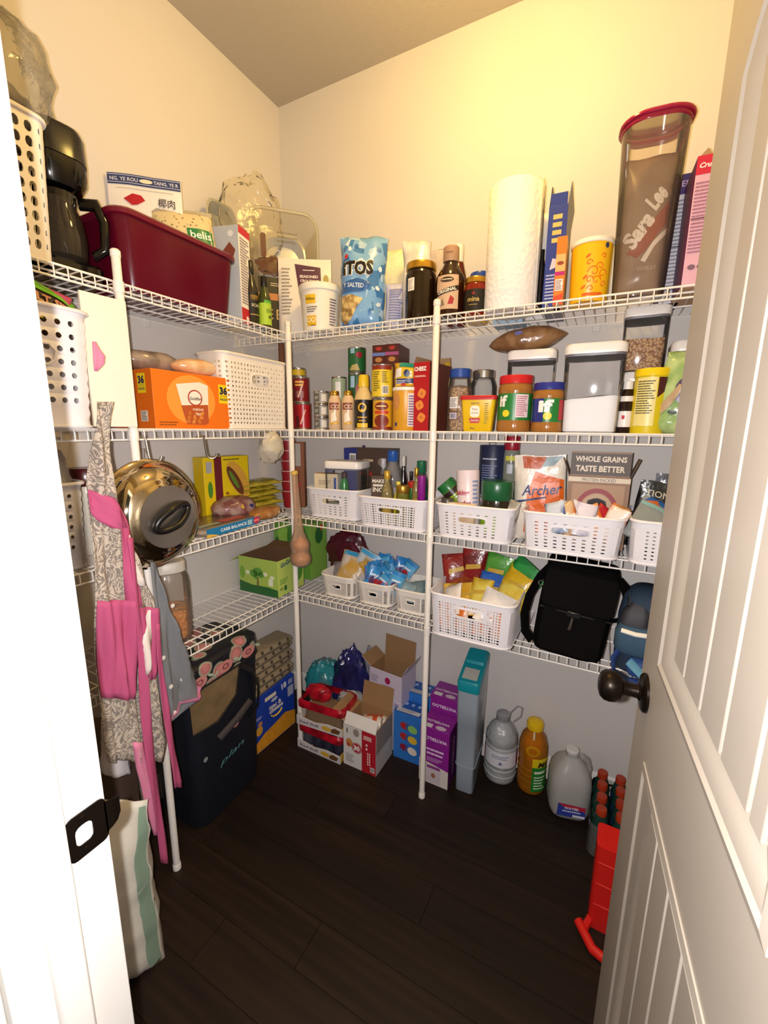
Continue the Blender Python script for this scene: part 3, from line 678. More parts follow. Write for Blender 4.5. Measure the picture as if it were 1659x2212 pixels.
# seasoned croutons pouch
T = thing('food_pouch', 'white stand-up pouch of seasoned croutons with purple panel behind the white tub', 'pouch', (.285, -.215, Z1), .55, rx=-.07); T.scale = (1.36, .9, 1.38)
fm = bag(T, .150, .215, .05, c('#ece5da', .4), 31, 'pouch', wr=.002)
poly(T, fm, [(-.028, .20), (.045, .192), (.048, .105), (-.012, .10)], c('#563249', .4), .0012, 'purple_panel')
txt(T, fm, 'SEASONED', .012, .166, .052, c('#e9dfe2', .5), e=.0022, bold=.03); txt(T, fm, 'CROUTONS', .014, .154, .052, c('#e9dfe2', .5), e=.0022, bold=.03); lines(T, fm, -.005, .181, .03, .186, 1, c('#e9dfe2', .5), e=.0022)
lines(T, fm, -.066, .06, -.034, .19, 14, c('#9a9288', .6), seed=5, e=.0014); ell(T, fm, .06, .16, .008, .013, c('#a59a5c', .5), .0014)
# white tub with yellow labels
X, w, h = bkc(647, 735, 620, -.268, Z1)
T = thing('icing_tub', 'white plastic tub with lid and two yellow labels at the front of the top shelf', 'tub', (X, -.262, Z1), .5)
r = w/2; pr = [(r*.84, 0), (r*.87, .002), (r*.98, h*.86)]
vessel(T, pr, c('#ece6da', .35), [(r*1.0, h*.84), (r*1.04, h*.86), (r*1.04, h*.97), (r*.98, h), (.001, h)], c('#f0eae0', .35), 'tub', 'lid')
fm = fprof(pr); pat(T, fm, -.05, .088, -.008, .118, c('#e9bd2a', .4), (6, 1), name='yellow_label'); txt(T, fm, 'Wilton', -.029, .104, .036, c('#2d2618', .5), shear=.3, e=.0014)
pat(T, fm, -.048, .014, -.008, .048, c('#e2b21e', .4), (6, 1), name='yellow_label'); 
for k in (-.037, -.019): ell(T, fm, k, .034, .009, .009, c('#f2e6c0', .5), .0012, r0=.6, rings=1)
lines(T, fm, -.046, .058, .0, .080, 3, c('#6b6257', .6)); lines(T, fm, .046, .016, .078, .11, 10, c('#6d5b72', .6), seed=8); lines(T, fm, -.03, .013, -.008, .018, 1, c('#3a2f14', .5), e=.0014)
# ================================================================ TOP SHELF, BACK WALL
def chips(nt, b):
    tc = nt.nodes.new('ShaderNodeTexCoord'); v = nt.nodes.new('ShaderNodeTexVoronoi'); v.inputs['Scale'].default_value = 42
    r = nt.nodes.new('ShaderNodeValToRGB'); r.color_ramp.interpolation = 'CONSTANT'; e = r.color_ramp.elements; e[0].color = lin('#79a9da')+[1]; e[1].color = lin('#a9c7e6')+[1]; e[1].position = .55
    q = e.new(.72); q.color = lin('#3f78b4')+[1]; q = e.new(.86); q.color = lin('#c7dbee')+[1]
    n2 = nt.nodes.new('ShaderNodeTexNoise'); n2.inputs['Scale'].default_value = 40; bp = nt.nodes.new('ShaderNodeBump'); bp.inputs['Strength'].default_value = .35; bp.inputs['Distance'].default_value = .006
    for s_ in (v, n2): nt.links.new(tc.outputs['Object'], s_.inputs['Vector'])
    nt.links.new(v.outputs['Color'], r.inputs[0]); nt.links.new(r.outputs[0], b.inputs['Base Color']); nt.links.new(n2.outputs['Fac'], bp.inputs['Height']); nt.links.new(bp.outputs[0], b.inputs['Normal']); b.inputs['Roughness'].default_value = .25
X, w, h = bk(730, 832, 510, -.24, Z1)
T = thing('chip_bag', 'light blue tortilla chip bag standing between the white tub and the dark jar', 'chip bag', (X+.01, -.25, Z1), .42, ry=.03); T.scale = (1.17, 1.1, 1.27)
fm = bag(T, .145, .238, .085, ramp_mat('blue_chip_film', chips), 2, 'stuffed', wr=.006, nu=16, nv=22)
def outl(T, fm, s, u, v, w, m1, m2, **k):
    txt(T, fm, s, u, v, w, m2, e=.0018, **{**k, 'bold': k.get('bold', .02)+.055}); return txt(T, fm, s, u, v, w, m1, e=.0030, **k)
outl(T, fm, 'iTOS', -.012, .150, .098, c('#1a1512', .4), c('#f1ead9', .4), bold=.05)
ell(T, fm, -.052, .181, .006, .006, c('#c22a20', .4), .003, n=12, name='red_dot')
poly(T, fm, [(-.068, .112), (-.01, .124), (.03, .112), (.012, .092), (-.066, .086)], c('#2f5f9e', .4), .0022, 'blue_ribbon'); txt(T, fm, 'Y SALTED', -.026, .106, .068, c('#e8eef4', .4), e=.0034, rot=-.06)
def chipcol(nt, b):
    tc = nt.nodes.new('ShaderNodeTexCoord'); v = nt.nodes.new('ShaderNodeTexNoise'); v.inputs['Scale'].default_value = 60
    r = nt.nodes.new('ShaderNodeValToRGB'); e = r.color_ramp.elements; e[0].color = lin('#8a6a3a')+[1]; e[1].color = lin('#e0c484')+[1]; e[0].position = .35; e[1].position = .6
    nt.links.new(tc.outputs['Object'], v.inputs['Vector']); nt.links.new(v.outputs['Fac'], r.inputs[0]); nt.links.new(r.outputs[0], b.inputs['Base Color']); b.inputs['Roughness'].default_value = .3
CHIPC = ramp_mat('chips_print', chipcol)
poly(T, fm, [(-.066, .018), (-.068, .08), (-.03, .082), (.006, .072), (-.012, .05), (-.03, .02), (-.05, .006)], CHIPC, .0022, 'chip_window')
for k in range(7): ell(T, fm, (-.04, .05, .055, .03, .05, -.02, .058)[k], (.20, .20, .06, .04, .10, .21, .15)[k], .006, .008, c('#2f6fb0' if k % 2 else '#d5e4f0', .4), .002, n=5, rings=1, name='printed_chip', rot=k)
# white tortilla chip bag behind
T = thing('chip_bag', 'pale yellow tortilla chip bag with salsa picture standing behind the light blue bag', 'chip bag', (.66, -.115, Z1), .2); T.scale = (1.1, 1, 1.27)
fm = bag(T, .185, .232, .07, foil('#efe2b8', None, .35), 12, 'stuffed', wr=.004)
txt(T, fm, 'OSTITOS', .055, .175, .075, c('#201a14', .5), e=.003, shear=.2); ell(T, fm, .05, .142, .035, .018, c('#c9a12c', .4), .0024); ell(T, fm, .05, .138, .026, .010, c('#5f7a2c', .4), .003); pat(T, fm, .01, .105, .088, .118, c('#a3201c', .4), (6, 1), .0024, 'red_band')
# small packages in front of it
T = thing('snack_bag', 'striped lavender grey nutrition printed bag leaning beside the light blue chip bag', 'food bag', (.672, -.205, Z1), .5, ry=.03); T.scale = (1.2, 1, 1.45)
fm = bag(T, .06, .105, .05, foil('#c3c0d6', '#aeb4d8', .25), 14, 'stuffed', wr=.004); lines(T, fm, -.02, .012, .024, .09, 13, c('#6b74a6', .5), seed=4, e=.003)
T = thing('snack_bag', 'dark green printed food bag beside the silver pouch', 'food bag', (.722, -.185, Z1), .2); T.scale = (1.1, 1, 1.4)
fm = bag(T, .06, .098, .05, foil('#4c5c2c', '#8a8a4a', .25), 15, 'stuffed', wr=.004); poly(T, fm, [(-.02, .02), (.02, .04), (.0, .06)], c('#c9b46a', .4), .003)
T = thing('silver_pouch', 'crumpled silver foil pouch folded over behind the dark jar', 'pouch', (.752, -.20, Z1), .3); T.scale = (1.15, 1, 1.5)
fm = bag(T, .085, .182, .06, foil('#c9c3be', '#e6e0da', .2), 16, 'stuffed', wr=.007, nu=14, nv=18)
T = thing('silver_pouch', 'plain grey foil pouch standing at the wall behind the silver pouch', 'pouch', (.80, -.095, Z1), .2); T.scale = (1.1, 1, 1.35); bag(T, .12, .205, .05, foil('#b9a9a2', None, .35), 17, 'pouch', wr=.002)
T = thing('snack_bag', 'dark purple wrapped bag between the yellow chip bag and the silver pouch', 'food bag', (.712, -.155, Z1), .3); T.scale = (1.1, 1, 1.45); bag(T, .05, .160, .04, foil('#3c2440', None, .3), 18, 'stuffed', wr=.003)
# dark jar with gold lid
X, w, h = bkc(876, 942, 572, -.262, Z1); r = w/2
T = thing('jar', 'dark brown jar with gold lid and small white sticker on the top shelf', 'jar', (X, -.262, Z1), .15)
pr = sc([(.86, 0), (1, .04), (1, .76), (.97, .82), (.86, .87), (.84, .90)], r, h)
vessel(T, pr, c('#1c0f08', .08, var=.2), sc([(.93, .875), (.97, .88), (.97, .97), (.93, 1), (.001, 1)], r, h), GOLD, 'glass', 'lid')
fm = fprof(pr); pat(T, fm, -.034, .086, -.008, .124, c('#ece4d8', .5), (5, 2), name='sticker'); lines(T, fm, -.031, .09, -.011, .12, 5, c('#b3a89a', .6))
# bbq bottle and one behind
X, w, h = bkc(942, 1004, 535, -.25, Z1)
T = thing('bbq_bottle', 'dark brown barbecue sauce bottle labelled ORIGINAL next to the middle pole', 'bottle', (X, -.25, Z1), .12)
r = w/2*1.02; pr = sc([(.85, 0), (1, .03), (1, .50), (.96, .58), (.70, .68), (.50, .75), (.46, .80)], r, h)
vessel(T, pr, c('#2a1008', .1, var=.2), sc([(.52, .79), (.54, .80), (.54, .985), (.48, 1), (.001, 1)], r, h), c('#b08a6c', .45)); fm = fprof(pr)
pat(T, fm, -.038, .022, .038, .122, c('#c9a98c', .5), (12, 4), name='label_panel'); poly(T, fm, [(-.038, .074), (.038, .092), (.038, .078), (-.038, .060)], c('#231510', .5), .0012, 'label_stripe')
txt(T, fm, 'ORIGINAL', 0, .076, .060, c('#f0e4d4', .5), rot=.22, e=.0030, bold=.03); ell(T, fm, .0, .108, .021, .008, c('#3b2a20', .5), .0012); lines(T, fm, -.016, .105, .018, .111, 1, c('#e2d2ba', .5), e=.002)
poly(T, fm, [(.004, .036), (.020, .036), (.024, .052), (.012, .062)], c('#a3262a', .5), .0014); poly(T, fm, [(-.026, .030), (-.006, .034), (-.012, .054)], c('#7d6c5c', .5), .0014)
txt(T, lambda u, v, e=0: ((r*.54+e)*math.sin(u/r/.54), -(r*.54+e)*math.cos(u/r/.54), v), 'ORIGINAL', 0, h*.9, .024, c('#3b2418', .5))
X, w, h2 = bkc(975, 1003, 530, -.13, Z1)
T = thing('ketchup_bottle', 'red sauce bottle with white cap behind the barbecue bottle', 'bottle', (X, -.13, Z1)); r = .031
pr = sc([(.9, 0), (1, .03), (1, .55), (.7, .70), (.5, .80)], r, h2); vessel(T, pr, c('#5a160e', .2), sc([(.52, .79), (.52, .97), (.4, 1), (.001, 1)], r, h2), c('#ece4da', .4))
band(T, pr, h2*.2, h2*.5, c('#c9b9a6', .5))
# mina jar, blue lid jar
X, w, h = bkc(1002, 1052, 602, -.25, Z1); r = w/2*1.05
T = thing('jar', 'red sauce jar with black label and gold lid beside the paper towel roll', 'jar', (X, -.245, Z1), .1)
pr = sc([(.88, 0), (1, .05), (1, .70), (.9, .82), (.84, .86)], r, h); vessel(T, pr, c('#7a1f0e', .1, var=.3), sc([(.9, .85), (.93, .86), (.93, .97), (.88, 1), (.001, 1)], r, h), GOLD, 'glass', 'lid')
fm = fprof(pr); pat(T, fm, -.05, .008, .05, h*.66, c('#1c1812', .4), (14, 1), name='label_panel'); txt(T, fm, 'mina', 0, h*.40, .036, c('#c9a85e', .4)); lines(T, fm, -.014, h*.24, .014, h*.28, 1, c('#a88a50', .4)); poly(T, fm, [(-.005, h*.52), (.005, h*.52), (0, h*.60)], c('#a3241a', .4), .0014)
X, w, h = bkc(1018, 1052, 592, -.15, Z1)
T = thing('jar', 'jar with blue lid and yellow neck hidden behind the red sauce jar', 'jar', (X, -.15, Z1)); r = .034
pr = sc([(.9, 0), (1, .05), (1, .75), (.88, .85)], r, h); vessel(T, pr, c('#c99a24', .2), sc([(.92, .85), (.96, .87), (.96, .97), (.9, 1), (.001, 1)], r, h), c('#28489a', .3), 'glass', 'lid')
# paper towel roll
X, w, h = bkc(1052, 1168, 410, -.235, Z1); r = w/2
T = thing('paper_towel_roll', 'tall white quilted paper towel roll standing on the top shelf', 'paper towel', (X, -.235, Z1), .2)
def towel(nt, b):
    tc = nt.nodes.new('ShaderNodeTexCoord'); v = nt.nodes.new('ShaderNodeTexVoronoi'); v.inputs['Scale'].default_value = 75; bp = nt.nodes.new('ShaderNodeBump'); bp.inputs['Strength'].default_value = .6; bp.inputs['Distance'].default_value = .003
    nt.links.new(tc.outputs['Object'], v.inputs['Vector']); nt.links.new(v.outputs['Distance'], bp.inputs['Height']); nt.links.new(bp.outputs[0], b.inputs['Normal']); b.inputs['Base Color'].default_value = lin('#f4efe8')+[1]; b.inputs['Roughness'].default_value = .9
g = G(); seg = 36; rings = []
for rr_, z in ((.02, .0), (r*.97, 0), (r, .004), (r, h-.004), (r*.96, h), (.02, h), (.02, .0)): rings.append([((rr_+(.003 if rr_ > .03 and 2*PI*i/seg < 1 else 0))*math.cos(2*PI*i/seg), rr_*math.sin(2*PI*i/seg), z) for i in range(seg)])
obj('towel_sheet', g.loft(rings, False, False), ramp_mat('towel', towel), T); obj('core', G().lathe([(.021, .001), (.021, h+.001), (.019, h+.001), (.019, .001)], 20, c0=False, c1=False), KRAFT, T)
obj('loose_edge', G().grid(lambda a, b: ((r+.001+.004*a)*math.cos(-.25-.35*a), (r+.001+.006*a)*math.sin(-.25-.35*a), .003+(h-.006)*b), 5, 1), ramp_mat('towel', towel), T, solid=.001)
# open navy carton with white bag behind, orange box, yellow canister
T = open_carton('open navy blue carton with raised flaps behind the orange box', (1.203, -.165, Z1), .05, .19, .265, [c('#25388a', .45), c('#25388a', .45), c('#2b2f3e', .45), c('#8f9198', .5), ], {'left': (.05, -4), 'right': (.055, 6), 'front': (.03, 4)}, .05, 'open_box', inner=c('#9b9ca4', .7))
[pat(T, ff(.19), -.012, .17+.02*k, .012, .182+.02*k, c('#c9b46a', .4), name='gold_letter_print') for k in range(4)]; lines(T, ff(.19), -.02, .02, .02, .09, 8, c('#aab2d6', .5)); poly(T, ff(.19), [(-.012, .10), (.004, .105), (.012, .125), (-.006, .13)], c('#c9c2d2', .5))
T = thing('plastic_bag', 'white plastic liner bag rising behind the paper towel roll', 'plastic bag', (1.145, -.125, Z1)); bag(T, .075, .31, .04, c('#f0ece6', .4), 22, 'stuffed', wr=.004)
T = thing('blue_box', 'pale blue carton top showing behind the paper towel roll', 'box', (1.052, -.075, Z1)); obj('carton', G().box((-.05, -.04, 0), (.05, .04, .345)), c('#a9c2d6', .5), T, bev=.001)
T = thing('bottle', 'dark bottle standing between the towel roll and the navy carton', 'bottle', (1.168, -.225, Z1)); vessel(T, sc([(.9, 0), (1, .05), (1, .7), (.5, .85), (.45, 1)], .011, .17), c('#15151c', .1))
X, w, h = bk(1197, 1226, 517, -.262, Z1)
T = carton('slim orange carton with magenta stripe beside the yellow canister', (X-.002, -.245, Z1), .026, .075, h, [c('#e87a26', .45), c('#e9a45a', .45), c('#e9a45a', .45), c('#f0b878', .45), c('#f0b878', .5)], .05, 'slim_box')
pat(T, ff(.075), -.0125, .085, .0125, .13, c('#f0b070', .45)); pat(T, ff(.075), -.0125, .076, .0125, .086, c('#b81f7a', .4)); pat(T, ff(.075), -.010, .036, .010, .066, c('#ece6e4', .5)); lines(T, ff(.075), -.009, .038, .009, .064, 7, c('#8a5a48', .6)); ell(T, ff(.075), 0, .107, .009, .005, c('#8f3a2c', .5)); poly(T, ff(.075), [(-.0125, 0), (.0125, 0), (.0125, .03), (-.0125, .02)], c('#d9481e', .45))
X, w, h = bkc(1230, 1320, 527, -.24, Z1); r = w/2
T = thing('canister', 'bright yellow round canister with orange scroll print and white lid', 'canister', (X, -.24, Z1), .15)
pr = [(r*.88, 0), (r*.9, .002), (r*.98, h*.93)]; vessel(T, pr, c('#f2bb12', .35), [(r*1.0, h*.92), (r*1.03, h*.93), (r*1.03, h*.985), (r*.98, h), (.001, h)], c('#f0e9dc', .4), 'tub', 'lid')
fm = fprof(pr); OR = c('#d9641a', .4)
def scroll(u, v, s, d=1):
    g = G(); pts = []
    for k in range(15): a = k*.45; q = s*(1-k/17); pts.append((u+d*q*math.cos(a), v+q*math.sin(a)))
    g.tube([fm(p[0], p[1], .0006) for p in pts], .0011, 5); obj('printed_scroll', g, OR, T)
for u, v, s, d in ((.014, .05, .013, 1), (.005, .072, .016, -1), (.03, .066, .014, 1), (-.004, .052, .011, 1), (.022, .085, .011, -1), (-.008, .095, .009, 1), (.0, .03, .009, -1), (.034, .04, .010, 1), (.03, .11, .008, -1)): scroll(u, v, s, d)
for u, v in ((-.016, .06), (-.012, .112), (-.02, .035)): ell(T, fm, u, v, .008, .0035, OR, .0008, n=8, rot=.6, name='printed_leaf')
pat(T, fm, -.022, .012, .036, .02, OR, (8, 1), name='printed_rule'); ell(T, fm, .036, h*.86, .006, .007, c('#26355e', .4), .0012)
# tall bread keeper with red lid, bread bag inside
X, w, h = bk(1325, 1470, 275, -.23, Z1)
T = thing('bread_keeper', 'tall clear bread container with magenta red lid on the top shelf', 'container', (X, -.235, Z1), .12)
wk, dk, hk = .150, .125, h+.005
sec = lambda z, s=1.: rr(wk*s, dk*s, .055, 7, z=z)
obj('clear_wall', G().loft([sec(0, .78), sec(.01, .82), sec(hk*.5, .91), sec(hk-.012, 1.0)], True, False), clear('#e0cdb8', .10, .1, 1.4), T)
obj('lid', G().loft([sec(hk-.024, .995), sec(hk-.022, 1.02), sec(hk-.010, 1.04), sec(hk-.002, 1.0), sec(hk, .5)], False, True), clear('#9a1440', .72, .15), T)
obj('lid_rim', G().tube([p for p in sec(hk-.01, 1.045)], .005, 8, closed=True), c('#98123a', .2), T)
T = thing('bread_bag', 'brown bread loaf bag with cream and red script print inside the red-lidded keeper', 'bread bag', (X, -.235, Z1+.006), .12); T.scale = (.98, .85, 1.0)
def loafm(nt, b):
    tc = nt.nodes.new('ShaderNodeTexCoord'); n = nt.nodes.new('ShaderNodeTexNoise'); n.inputs['Scale'].default_value = 22
    r = nt.nodes.new('ShaderNodeValToRGB'); e = r.color_ramp.elements; e[0].color = lin('#7d6450')+[1]; e[1].color = lin('#a58c78')+[1]
    nt.links.new(tc.outputs['Object'], n.inputs['Vector']); nt.links.new(n.outputs['Fac'], r.inputs[0]); nt.links.new(r.outputs[0], b.inputs['Base Color']); b.inputs['Roughness'].default_value = .3
fm = bag(T, .120, hk*.80, .095, ramp_mat('bread_bag', loafm), 41, 'stuffed', wr=.005, nu=14, nv=20)
CRM = c('#f0e4d2', .4); poly(T, fm, [(-.045, .10), (.05, .215), (.056, .175), (.0, .10), (-.02, .085)], c('#9a4534', .4), .003, 'red_swoosh')
txt(T, fm, 'Sara', -.022, .150, .082, CRM, rot=.95, e=.004, bold=.045, shear=.3, h=.046); txt(T, fm, 'Lee', .014, .220, .050, CRM, rot=.95, e=.004, bold=.045, shear=.3, h=.044)
poly(T, fm, [(-.008, .078), (.018, .120), (.055, .158), (.054, .142), (.022, .108), (.004, .072)], CRM, .005, 'script_ribbon'); txt(T, fm, 'WHEAT', .01, .058, .05, c('#b9a68e', .4), e=.004)
# cereal boxes at the right end
T = carton('white sided cereal box with dark purple top behind the bread keeper', (1.500, -.095, Z1), .050, .13, .318, [c('#d3d3da', .5), c('#43357a', .5), c('#43357a', .5), c('#43357a', .5), c('#33285e', .5)], .06, 'cereal_box')
pat(T, ff(.13), -.025, .27, .025, .318, c('#3d3070', .45)); txt(T, ff(.13), 'TER', 0, .295, .034, c('#b9a8d0', .5)); lines(T, ff(.13), -.022, .03, .022, .26, 24, c('#8d8d9a', .6), seed=9); pat(T, ff(.13), -.022, .14, .022, .145, c('#55555c', .5))
T = carton('pink sided cereal box with red band and torn top beside the door', (1.539, -.205, Z1), .056, .19, .286, [c('#d9a9bc', .5), c('#6a1f66', .5), c('#5d1a62', .5), c('#4a1550', .5), c('#c9a482', .6)], .05, 'cereal_box')
pat(T, ff(.19), -.028, .246, .028, .286, c('#c22040', .45)); txt(T, ff(.19), 'Crunch', 0, .265, .044, c('#f0d9dc', .5), shear=.2, bold=.04); lines(T, ff(.19), -.025, .075, .022, .232, 20, c('#9a6a80', .6), seed=10); pat(T, ff(.19), -.026, .150, .026, .1535, c('#5a3a4c', .5)); ell(T, ff(.19), -.012, .045, .008, .006, c('#7a5a6c', .5)); ell(T, ff(.19), .006, .045, .007, .006, c('#5a3a4c', .5))
for x0, hh in ((-.012, .018), (.018, .034)): obj('torn_flap', G().add([(x0-.014, -.085, .286), (x0+.016, -.085, .286), (x0+.004, -.088, .286+hh), (x0-.014, -.065, .286), (x0+.016, -.065, .286), (x0+.004, -.07, .286+hh)], [(0, 1, 2), (5, 4, 3), (0, 2, 5, 3), (1, 4, 5, 2)]), KRAFT, T, smooth=False)
T = carton('dark maroon tall box squeezed between pink cereal box and side wall', (1.588, -.205, Z1), .036, .19, .300, [c('#3a1a2a', .5)], .02, 'tall_box', 'box')
obj('raised_flap', G().box((-.02, -.09, .30), (.02, -.087, .365)), c('#8a9a5a', .5), T)
# ================================================================ SECOND SHELF, SIDE WALL
YR = at(205, 800, x=.345)[1]
T = thing('storage_basket', 'white ribbed tall basket with round holes on the second shelf, candy bag inside', 'basket', (.262, YR-.078, Z2), HP)
RIB = c('#e6e2e6', .4, var=.02)
basket(T, .16, .165, .25, RIB, 4, 4, 8, lambda a, b, sd: (.5, .46, 1.) if sd != 'c' and b > 0 else None, taper=.13, rc=.03, z0=.02, ztop=.016, rim=.005, ribs=True)
obj('moulded_handle', G().tube([(-.03, -.078, .175), (-.008, -.083, .175), (.004, -.083, .160), (.0, -.081, .142), (-.012, -.080, .132), (-.035, -.077, .130)], .005, 8, flat=.6), RIB, T)
YB = YR-.075
T = thing('candy_bag', 'candy bag with lime green top seal reading ULT SIZE in the ribbed basket', 'candy bag', (.28, YB+.015, Z2+.195), HP+.15, rx=-.25, ry=.30)
fm = bag(T, .135, .12, .04, foil('#2c1c14', '#3a2618', .25), 51, 'pillow', wr=.004)
pat(T, fm, -.066, .098, .066, .119, c('#7ac52c', .3), (10, 2), .0016, 'green_seal'); txt(T, fm, 'ULT SIZE', 0, .078, .11, c('#c98a6a', .4), e=.003, bold=.04); poly(T, fm, [(-.06, .02), (-.02, .03), (-.03, .065), (-.058, .06)], c('#d9c23a', .4), .002)
T = thing('candy_bag', 'dark navy crumpled bag in the ribbed basket behind the candy', 'candy bag', (.25, YB-.045, Z2+.20), HP); bag(T, .08, .165, .05, foil('#191622', None, .3), 52, 'stuffed', wr=.006)
T = thing('candy_bag', 'pink wrapped sweet bag peeking out behind the green candy bag', 'candy bag', (.25, YB+.045, Z2+.19), HP+.1, ry=.15); bag(T, .07, .115, .03, foil('#c9506a', None, .35), 53, 'pillow', wr=.004)
# cream board hanging at the pole
P0 = at(176, 640, x=.312); P1 = at(262, 652, x=.312); P2 = at(290, 914, x=.312)
T = thing('white_board', 'plain cream cardboard panel propped against the side pole', 'panel', (.312, (P0[1]+P2[1])/2, Z2+.004), HP-.05)
wB = P1[1]-P0[1]+.012; obj('panel', G().box((-wB/2, -.004, 0), (wB/2, .004, P1[2]-Z2-.002)), c('#ece2d2', .6, var=.03), T, bev=.001)
# orange snack carton
Y, w, h = lf(330, 496, 780, .268, Z2)
h = .163
T = carton('big bright orange cracker carton marked 36 PACKS on the second shelf', (.268-.1, Y, Z2), w, .20, h, [c('#ea7414', .42), c('#ea7414', .42), c('#e06a10', .42), c('#ea7414', .42), c('#ee8a2a', .42)], HP, 'snack_carton')
F_, S_ = ff(.20), fl_(w); YEL = c('#f2d21a', .4); NV = c('#23204a', .4)
def pk36(fm, u, v, s):
    pat(T, fm, u-.019*s, v-.028*s, u+.019*s, v+.028*s, YEL, name='yellow_badge'); txt(T, fm, '36', u, v+.010*s, .029*s, NV, bold=.05); txt(T, fm, 'ON THE GO', u, v-.006*s, .029*s, c('#5a5420', .5)); txt(T, fm, 'PACKS', u, v-.016*s, .029*s, NV, bold=.03)
pk36(F_, w/2-.026, h-.052, 1.05); pk36(S_, .055, h-.038, .95)
ell(T, F_, -.01, .085, .085, .072, c('#f09a3c', .45), .0004, n=28, name='glow_print'); poly(T, F_, [(-.062, .128), (.02, .140), (.05, .132), (.045, .018), (.03, .012), (-.035, .014)], c('#efe6d6', .4), .0008, 'pack_picture'); poly(T, F_, [(-.05, .068), (.046, .074), (.045, .018), (.03, .012), (-.035, .014)], c('#b5542a', .4), .0011, 'pack_picture')
ell(T, F_, .0, .092, .026, .024, c('#b23a24', .4), .0013, name='logo_ring'); ell(T, F_, .0, .092, .022, .020, c('#f2eadc', .4), .0015, name='logo_disc'); txt(T, F_, 'Goldfish', 0, .090, .042, c('#4a3128', .4), shear=.25, e=.0022); txt(T, F_, 'CHEDDAR', .008, .058, .040, c('#f0dcc4', .4), bold=.03, e=.0016); txt(T, F_, 'MIX', .008, .044, .018, c('#f0dcc4', .4), bold=.03, e=.0016)
for k in range(9): ell(T, F_, -.03+.016*(k % 4)+.004*(k % 3), .022+.012*(k//3), .008, .005, c('#d98a3a' if k % 2 else '#c9742a', .4), .0015, n=10, rot=k, name='cracker_print')
lines(T, F_, -w/2+.012, .008, -w/2+.075, .022, 2, c('#8a4a14', .5)); pat(T, S_, .04, .020, .072, .050, c('#e9ded0', .5), name='label_panel'); lines(T, S_, .043, .022, .069, .048, 8, c('#7d7466', .5), fill=.6); pat(T, S_, -.095, .06, -.02, .14, c('#efe6d6', .4), name='pack_picture'); pat(T, S_, -.095, .03, -.02, .065, c('#b5542a', .4), name='pack_picture')
GY, GW, GH = Y, w, h
def film_loaf(label, loc, w, d, h, m, rz, seed, bands=()):
    T = thing('bread_bag', label, 'bread bag', loc, rz); g = G(); rings = []
    n = 18
    for j in range(n+1):
        t = j/n; x = w*(t-.5); k = max(.06, math.sin(PI*min(1, max(0, t*1.04-.02)))**.45)*(1-.35*max(0, t-.8)/.2); ring = []
        for i in range(16):
            a = 2*PI*i/16; q = lambda s: math.copysign(abs(s)**.7, s); nn = 1+.10*noise.noise(Vector((math.cos(a)*2+seed, math.sin(a)*2, x*28)))
            ring.append((x, d/2*k*q(math.cos(a))*nn, h/2+h/2*k*q(math.sin(a))*nn-h*.02))
        rings.append(ring)
    obj('bag_film', g.loft(rings), m, T, sharp=80); return T
film_loaf('clear grey bag of flatbread lying on the orange carton', (.12, GY-.055, Z2+GH+.002), .235, .15, .066, foil('#7d6e62', '#a08c7a', .22), HP, 3)
T = film_loaf('peach coloured bag of rolls lying on the orange carton front', (.215, GY+.05, Z2+GH+.002), .165, .095, .05, foil('#d9a878', '#e8c49a', .22), HP, 5)
# white woven basket with handle
Y, w, h = lf(490, 625, 778, .275, Z2)
T = thing('storage_basket', 'white woven plastic basket with oval handle hole on the second shelf corner', 'basket', (.275-.07, Y-.005, Z2), HP)
basket(T, w+.01, .14, h+.006, BCREAM, 18, 10, 14, weave, taper=.04, rc=.03, handle=(6, 13, 9, 12), rim=.005)
# ================================================================ SECOND SHELF, BACK WALL
CR = c('#a01822', .3); CB = c('#7a1820', .3)
def redp(T, fm, r, h):
    poly(T, fm, [(-.01, h*.2), (.012, h*.75), (.016, h*.75), (-.004, h*.2)], c('#d9b9a8', .4), .0006); pat(T, fm, -.03, h*.08, -.012, h*.5, c('#5a1a1c', .4), (4, 1))
X, w, h = bkc(639, 672, 871, -.262, Z2); r = w/2; hA = h
can('red labelled tall can at the bottom of the corner can stack', X, -.262, Z2, r, h, CR, prints=redp, rz=.5)
X2, w2, h2 = bkc(632, 670, 815, -.255, Z2)
def chunky(T, fm, r, h): lines(T, fm, -r*.6, h*.62, r*.6, h*.86, 2, c('#e0b04a', .4), fill=.6); pat(T, fm, -r*.6, h*.2, r*.5, h*.45, c('#8a5a58', .4), (6, 1)); redp(T, fm, r, h)
can('maroon chili can stacked on the red can in the corner', X2+.003, -.258, Z2+hA+.001, r*1.04, h2-hA-.002, CB, prints=chunky, rz=.5)
X3, w3, h3 = bkc(630, 664, 796, -.25, Z2)
can('small yellow labelled can on top of the corner can stack', X3+.004, -.256, Z2+h2, r*.9, h3-h2-.001, c('#c9a81e', .35), rz=.5)
can('red can behind the corner can stack by the wall', X-.075, -.20, Z2, r, hA*1.5, CR); can('brown can balanced behind the yellow labelled can', X-.075, -.20, Z2+hA*1.5+.001, r, hA*.9, c('#6a2418', .3))
SL = c('#8d8a86', .35)
def silv(T, fm, r, h): pat(T, fm, -r*.9, h*.2, -r*.1, h*.8, c('#5b5a54', .4), (5, 1)); pat(T, fm, r*.2, h*.2, r*.8, h*.75, c('#d3cfc8', .4), (5, 1)); lines(T, fm, -r*.8, h*.35, -r*.2, h*.6, 3, c('#c9c5bc', .4))
X, w, h = bkc(678, 712, 845, -.262, Z2)
for k in range(3): can('short silver labelled fish can in the three can stack', X, -.262, Z2+k*(h/3), w/2, h/3-.001, SL, 'stacked short silver cans', prints=silv, rz=.45)
